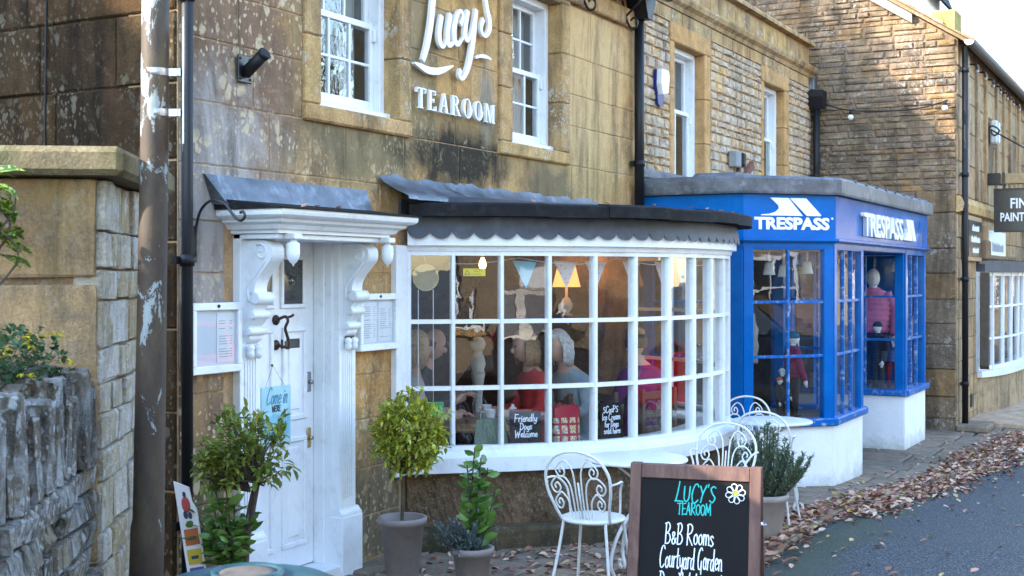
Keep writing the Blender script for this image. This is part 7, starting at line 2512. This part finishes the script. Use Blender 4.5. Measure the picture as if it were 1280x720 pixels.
def far_house(label, x0, x1, yf, yb, h, ridge, cols, rows, seed):
    """terrace house; yf = street face (facing yf->), yb = back"""
    sg = 1 if yf > yb else -1                      # outward direction of the street face along y
    t = thing('stone_house', label, 'house', ((x0 + x1) / 2, yf, -.2))
    s = MB(); s.box(x0, yb, -.4, x1, yf, h); s.poly([(x0, yb, h), (x0, yf, h), (x0, (yf + yb) / 2, ridge)]); s.poly([(x1, yb, h), (x1, yf, h), (x1, (yf + yb) / 2, ridge)]); add('wall', s, M['opp'], t)
    s = MB(); ym = (yf + yb) / 2
    lo, hi = min(yf, yb) - .3, max(yf, yb) + .3
    s.prism([(lo, h - .12), (ym, ridge + .02), (hi, h - .12), (hi, h + .0), (ym, ridge + .16), (lo, h + .0)], lambda u, v, tt: (tt, u, v), x0 - .1, x1 + .1); rf_ = add('roof', s, M['roof_stone'], t)
    s = MB(); s.box(x0 + .3, ym - .4, ridge - .4, x0 + 1.2, ym + .4, ridge + 1.1, .03); add('chimney', s, M['opp'], rf_)
    y = yf
    for i in range(cols):
        cx_ = x0 + (x1 - x0) * (i + .5) / cols
        for j in range(rows):
            z0 = .9 + j * 2.5
            if j == 0 and i == cols // 2:
                s = MB(); s.box(cx_ - .48, y, -.2, cx_ + .48, y + sg * .06, 2.05, .01); dd = add('door', s, M['white'] if seed % 2 else M['blue'], t)
                s = MB(); s.box(cx_ - .62, y, 2.06, cx_ + .62, y + sg * .3, 2.2, .01); add('door_hood', s, M['surround'], dd)
                continue
            s = MB()
            for a_, b_, c_, d_ in ((cx_ - .5, z0, cx_ + .5, z0 + .07), (cx_ - .5, z0 + 1.28, cx_ + .5, z0 + 1.35), (cx_ - .5, z0 + .07, cx_ - .43, z0 + 1.28), (cx_ + .43, z0 + .07, cx_ + .5, z0 + 1.28), (cx_ - .02, z0 + .07, cx_ + .02, z0 + 1.28), (cx_ - .43, z0 + .65, cx_ + .43, z0 + .70)):
                s.box(a_, y, b_, c_, y + sg * .05, d_, .004)
            w_ = add('window', s, M['white'], t)
            s = MB(); s.box(cx_ - .43, y, z0 + .07, cx_ + .43, y + sg * .015, z0 + 1.28); add('pane', s, M['opp_glass'], w_)
            s = MB(); s.box(cx_ - .6, y, z0 - .12, cx_ + .6, y + sg * .1, z0 - .005, .01); add('window_sill', s, M['surround'], w_)
    return t


far_house('sunlit golden terrace house opposite the tearoom', -6, 4, -14, -21, 5.6, 8.8, 4, 2, 1)
far_house('sunlit golden terrace house opposite the blue shop', 4.4, 15.5, -14, -21, 5.2, 8.2, 4, 2, 2)
far_house('sunlit terrace house far down the other side of the street', 34, 47, -11.5, -18, 5.6, 8.6, 5, 2, 3)
far_house('last sunlit terrace house down the other side of the street', 47.6, 66, -11.5, -18, 6.2, 9.4, 6, 2, 4)
far_house('unseen stone house added left of the tearoom to block the sun', -15, 3.4, 4.5, 11.5, 5.6, 9.0, 6, 2, 5)  # added out of view to keep the sun off the pier and forecourt
far_house('golden stone house beyond the gallery at the end of the row', 27.5, 37, -1.2, 6, 4.4, 7.4, 4, 2, 6)


def bare_tree(label, x, y, h, seed, leafy=0, cat='tree'):
    r_ = random.Random(seed)
    t = thing('bare_tree', label, cat, (x, y, grd(x)))
    tr_, lv = MB(), MB()
    def grow(p, d, L, r, depth):
        n = 4
        P_ = [p]
        for i in range(n):
            d = (d + rvec(r_) * .16 + Vector((0, 0, .05))).normalized()
            P_.append(P_[-1] + d * L / n)
        tr_.tube(P_, [r * (1 - .45 * i / n) for i in range(n + 1)], 6 if depth > 2 else 4)
        if depth == 0:
            for k in range(leafy):
                q = P_[-1] + rvec(r_) * .25
                leaf(lv, q, rvec(r_), Vector((0, 0, 1)), r_.uniform(.07, .12), .05)
            return
        for k in range(3 if depth > 1 else 4):
            nd = (d + rvec(r_) * .85).normalized()
            grow(P_[-1 if k < 2 else 2 + (k % 2)], nd, L * r_.uniform(.62, .8), r * .55, depth - 1)
    grow(Vector((x, y, grd(x) - .1)), Vector((0, 0, 1)), h * .34, h * .022, 5)
    add('trunk', tr_, M['bark'], t)
    if lv.v: add('crown', lv, M['litter'], t)['kind'] = 'stuff'
    return t


bare_tree('bare winter tree across the street mirrored in the upstairs sash', 20.5, -11.0, 9, 51, 3)
bare_tree('second bare tree across the street beyond the first', 25.5, -12.5, 10, 52, 3)
bare_tree('third bare tree behind the parked cars', 29.0, -10.5, 8.5, 53, 4)
bare_tree('dark leafy tree beyond the gallery roof', 25.6, -3.6, 6.0, 54, 60)


def leafy_tree(label, x, y, h, rad, seed, n):
    r_ = random.Random(seed)
    t = thing('added_shade_tree', label, 'tree', (x, y, 0))
    tr_, lv = MB(), MB()
    top = Vector((x, y, h))
    tr_.tube(catmull([(x, y, -.2), (x + .1, y, h * .4), (x, y + .1, h)], 6), [.28 - .02 * i for i in range(13)], 8)
    for k in range(70):
        v = rvec(r_); q = r_.uniform(.6, 1.0) * (1 + .2 * math.sin(v.x * 5 + v.z * 4))
        p = top + Vector((v.x * rad[0], v.y * rad[1], v.z * rad[2])) * q
        tr_.tube([Vector((x, y, h - rad[2] * .6)), top.lerp(p, .6) - Vector((0, 0, .2)), p], [.07, .04, .015], 5)
        for j in range(n // 70):
            d_ = rvec(r_)
            leaf(lv, p + d_ * r_.uniform(.1, .85), rvec(r_), Vector((0, 0, 1)), r_.uniform(.14, .26), r_.uniform(.09, .14))
    add('trunk', tr_, M['bark'], t)
    add('crown', lv, M['cory'], t)['kind'] = 'stuff'
    return t


leafy_tree('unseen evergreen added behind the shop house to shade the gable', 11.0, 8.75, 10.2, (2.6, 2.9, 2.9), 61, 9000)  # added out of view so its crown shadows part of the gable


def car(label, x, y, rz, paint, L=4.4, H=1.7, suv=True):
    t = thing('parked_car', label, 'car', (x, y, grd(x) - .03), rz, 'cars parked across the street')
    W = .9
    if suv: low = [(-2.2, .32), (2.15, .30), (2.22, .55), (2.15, .85), (1.95, .95), (1.0, 1.06), (-2.15, 1.08), (-2.25, .7)]; top = [(1.0, 1.055), (.35, 1.56), (-1.7, 1.62), (-2.1, 1.07)]
    else: low = [(-1.95, .28), (1.95, .26), (2.02, .5), (1.92, .74), (1.0, .92), (-1.9, .96), (-2.0, .6)]; top = [(1.0, .915), (.2, 1.36), (-1.2, 1.42), (-1.9, .95)]
    s = MB()
    n = len(low)
    secs = [(-W + .03, .93), (-W, .985), (-W * .8, 1.0), (W * .8, 1.0), (W, .985), (W - .03, .93)]
    V = []
    for yy, k in secs: V += [(a * k, yy, .62 + (b - .62) * k) for a, b in low]
    s.raw(V, [(i * n + j, i * n + (j + 1) % n, (i + 1) * n + (j + 1) % n, (i + 1) * n + j) for i in range(len(secs) - 1) for j in range(n)] + [tuple(range(n)), tuple(reversed(range(5 * n, 6 * n)))], 0, False)
    n2 = len(top)
    rz_ = [(a, b) for a, b in top]
    V = []
    for yy in (-1, 1): V += [(a, yy * (W - .06 if b < 1.2 else W - .24), b) for a, b in top]
    s.raw(V, [tuple(range(n2)), tuple(reversed(range(n2, 2 * n2)))] + [(j, (j + 1) % n2, n2 + (j + 1) % n2, n2 + j) for j in range(n2)])
    add('body', s, paint, t, False)
    gl = M['car_glass']
    for sg in (-1, 1):
        a0, a1, a2, a3 = [Vector((a, sg * (W - .06 if b < 1.2 else W - .24) + sg * .006, b)) for a, b in top]
        c_ = (a0 + a1 + a2 + a3) / 4
        for f0, f1 in ((.03, .47), (.53, .97)):
            lo0, lo1 = a3.lerp(a0, f0), a3.lerp(a0, f1); hi0, hi1 = a2.lerp(a1, f0), a2.lerp(a1, f1)
            s = MB(); s.poly([lo0.lerp(hi0, .08), lo1.lerp(hi1, .08), lo1.lerp(hi1, .9), lo0.lerp(hi0, .9)]); add('side_window', s, gl, t, False)
        s = MB(); s.box(.75, sg * (W + .0), 1.0, .95, sg * (W + .16), 1.14, .03); add('door_mirror', s, paint, t, False)
        s = MB(); s.box(low[2][0] - .12, sg * .55, .62, low[2][0] + .0, sg * .84, .78, .03); add('headlight', s, pbr('lamp lens', (.6, .6, .6), .1), t, False)
        s = MB(); s.box(low[-1][0] - .01, sg * .6, .75, low[-1][0] + .12, sg * .86, .95, .03); add('tail_light', s, pbr('red lens', (.4, .02, .02), .15), t, False)
    for i0, i1, nm in ((0, 1, 'windscreen'), (2, 3, 'rear_window')):
        p_, q_ = top[i0], top[i1]
        s = MB(); s.poly([(p_[0] + (.012 if i0 == 0 else -.012), yy * (W - (.14 if b < 1.2 else .3)), b + .008) if True else 0 for (a, b), yy in ((p_, -1), (p_, 1))] + [(q_[0] + (.012 if i0 == 0 else -.012), yy * (W - (.14 if q_[1] < 1.2 else .3)), q_[1] + .0) for yy in (1, -1)]); add(nm, s, gl, t, False)
    for wx in (1.35 if suv else 1.25, -1.4 if suv else -1.25):
        for sg in (-1, 1):
            r0 = .35 if suv else .30
            s = MB(); s.lathe([(r0 * .6, -.1), (r0 * .93, -.1), (r0, -.07), (r0, .07), (r0 * .93, .1), (r0 * .6, .1)], (wx, sg * (W - .10), r0), 24, axis='y'); w_ = add('wheel', s, M['tyre'], t, False)
            s = MB(); s.lathe([(.03, .08), (r0 * .3, .09), (r0 * .6, .09), (r0 * .62, .095), (r0 * .62, -.095), (r0 * .3, -.09), (.03, -.09)], (wx, sg * (W - .10), r0), 16, axis='y'); add('rim', s, M['steel'], w_, False)
    return t


M['car_glass'] = pbr('car glass', (.015, .018, .02), .04, spec=.9)
M['tyre'] = pbr('tyre rubber', (.015, .015, .015), .85)
car('dark grey estate car parked opposite the tearoom door', 4.2, -8.2, 0, pbr('dark grey car paint', (.03, .035, .045), .25, coat=.8))
car('dark blue estate car parked opposite the bow window', 9.2, -8.2, 0, pbr('dark blue car paint', (.012, .02, .045), .25, coat=.8))
car('red hatchback parked opposite the blue shop', 14.2, -8.1, 0, pbr('red car paint', (.35, .012, .015), .25, coat=.8), suv=False)
car('silver hatchback parked farther down the street', 19.3, -8.1, 0, pbr('silver car paint', (.42, .44, .46), .3, metal=.5, coat=.8), suv=False)
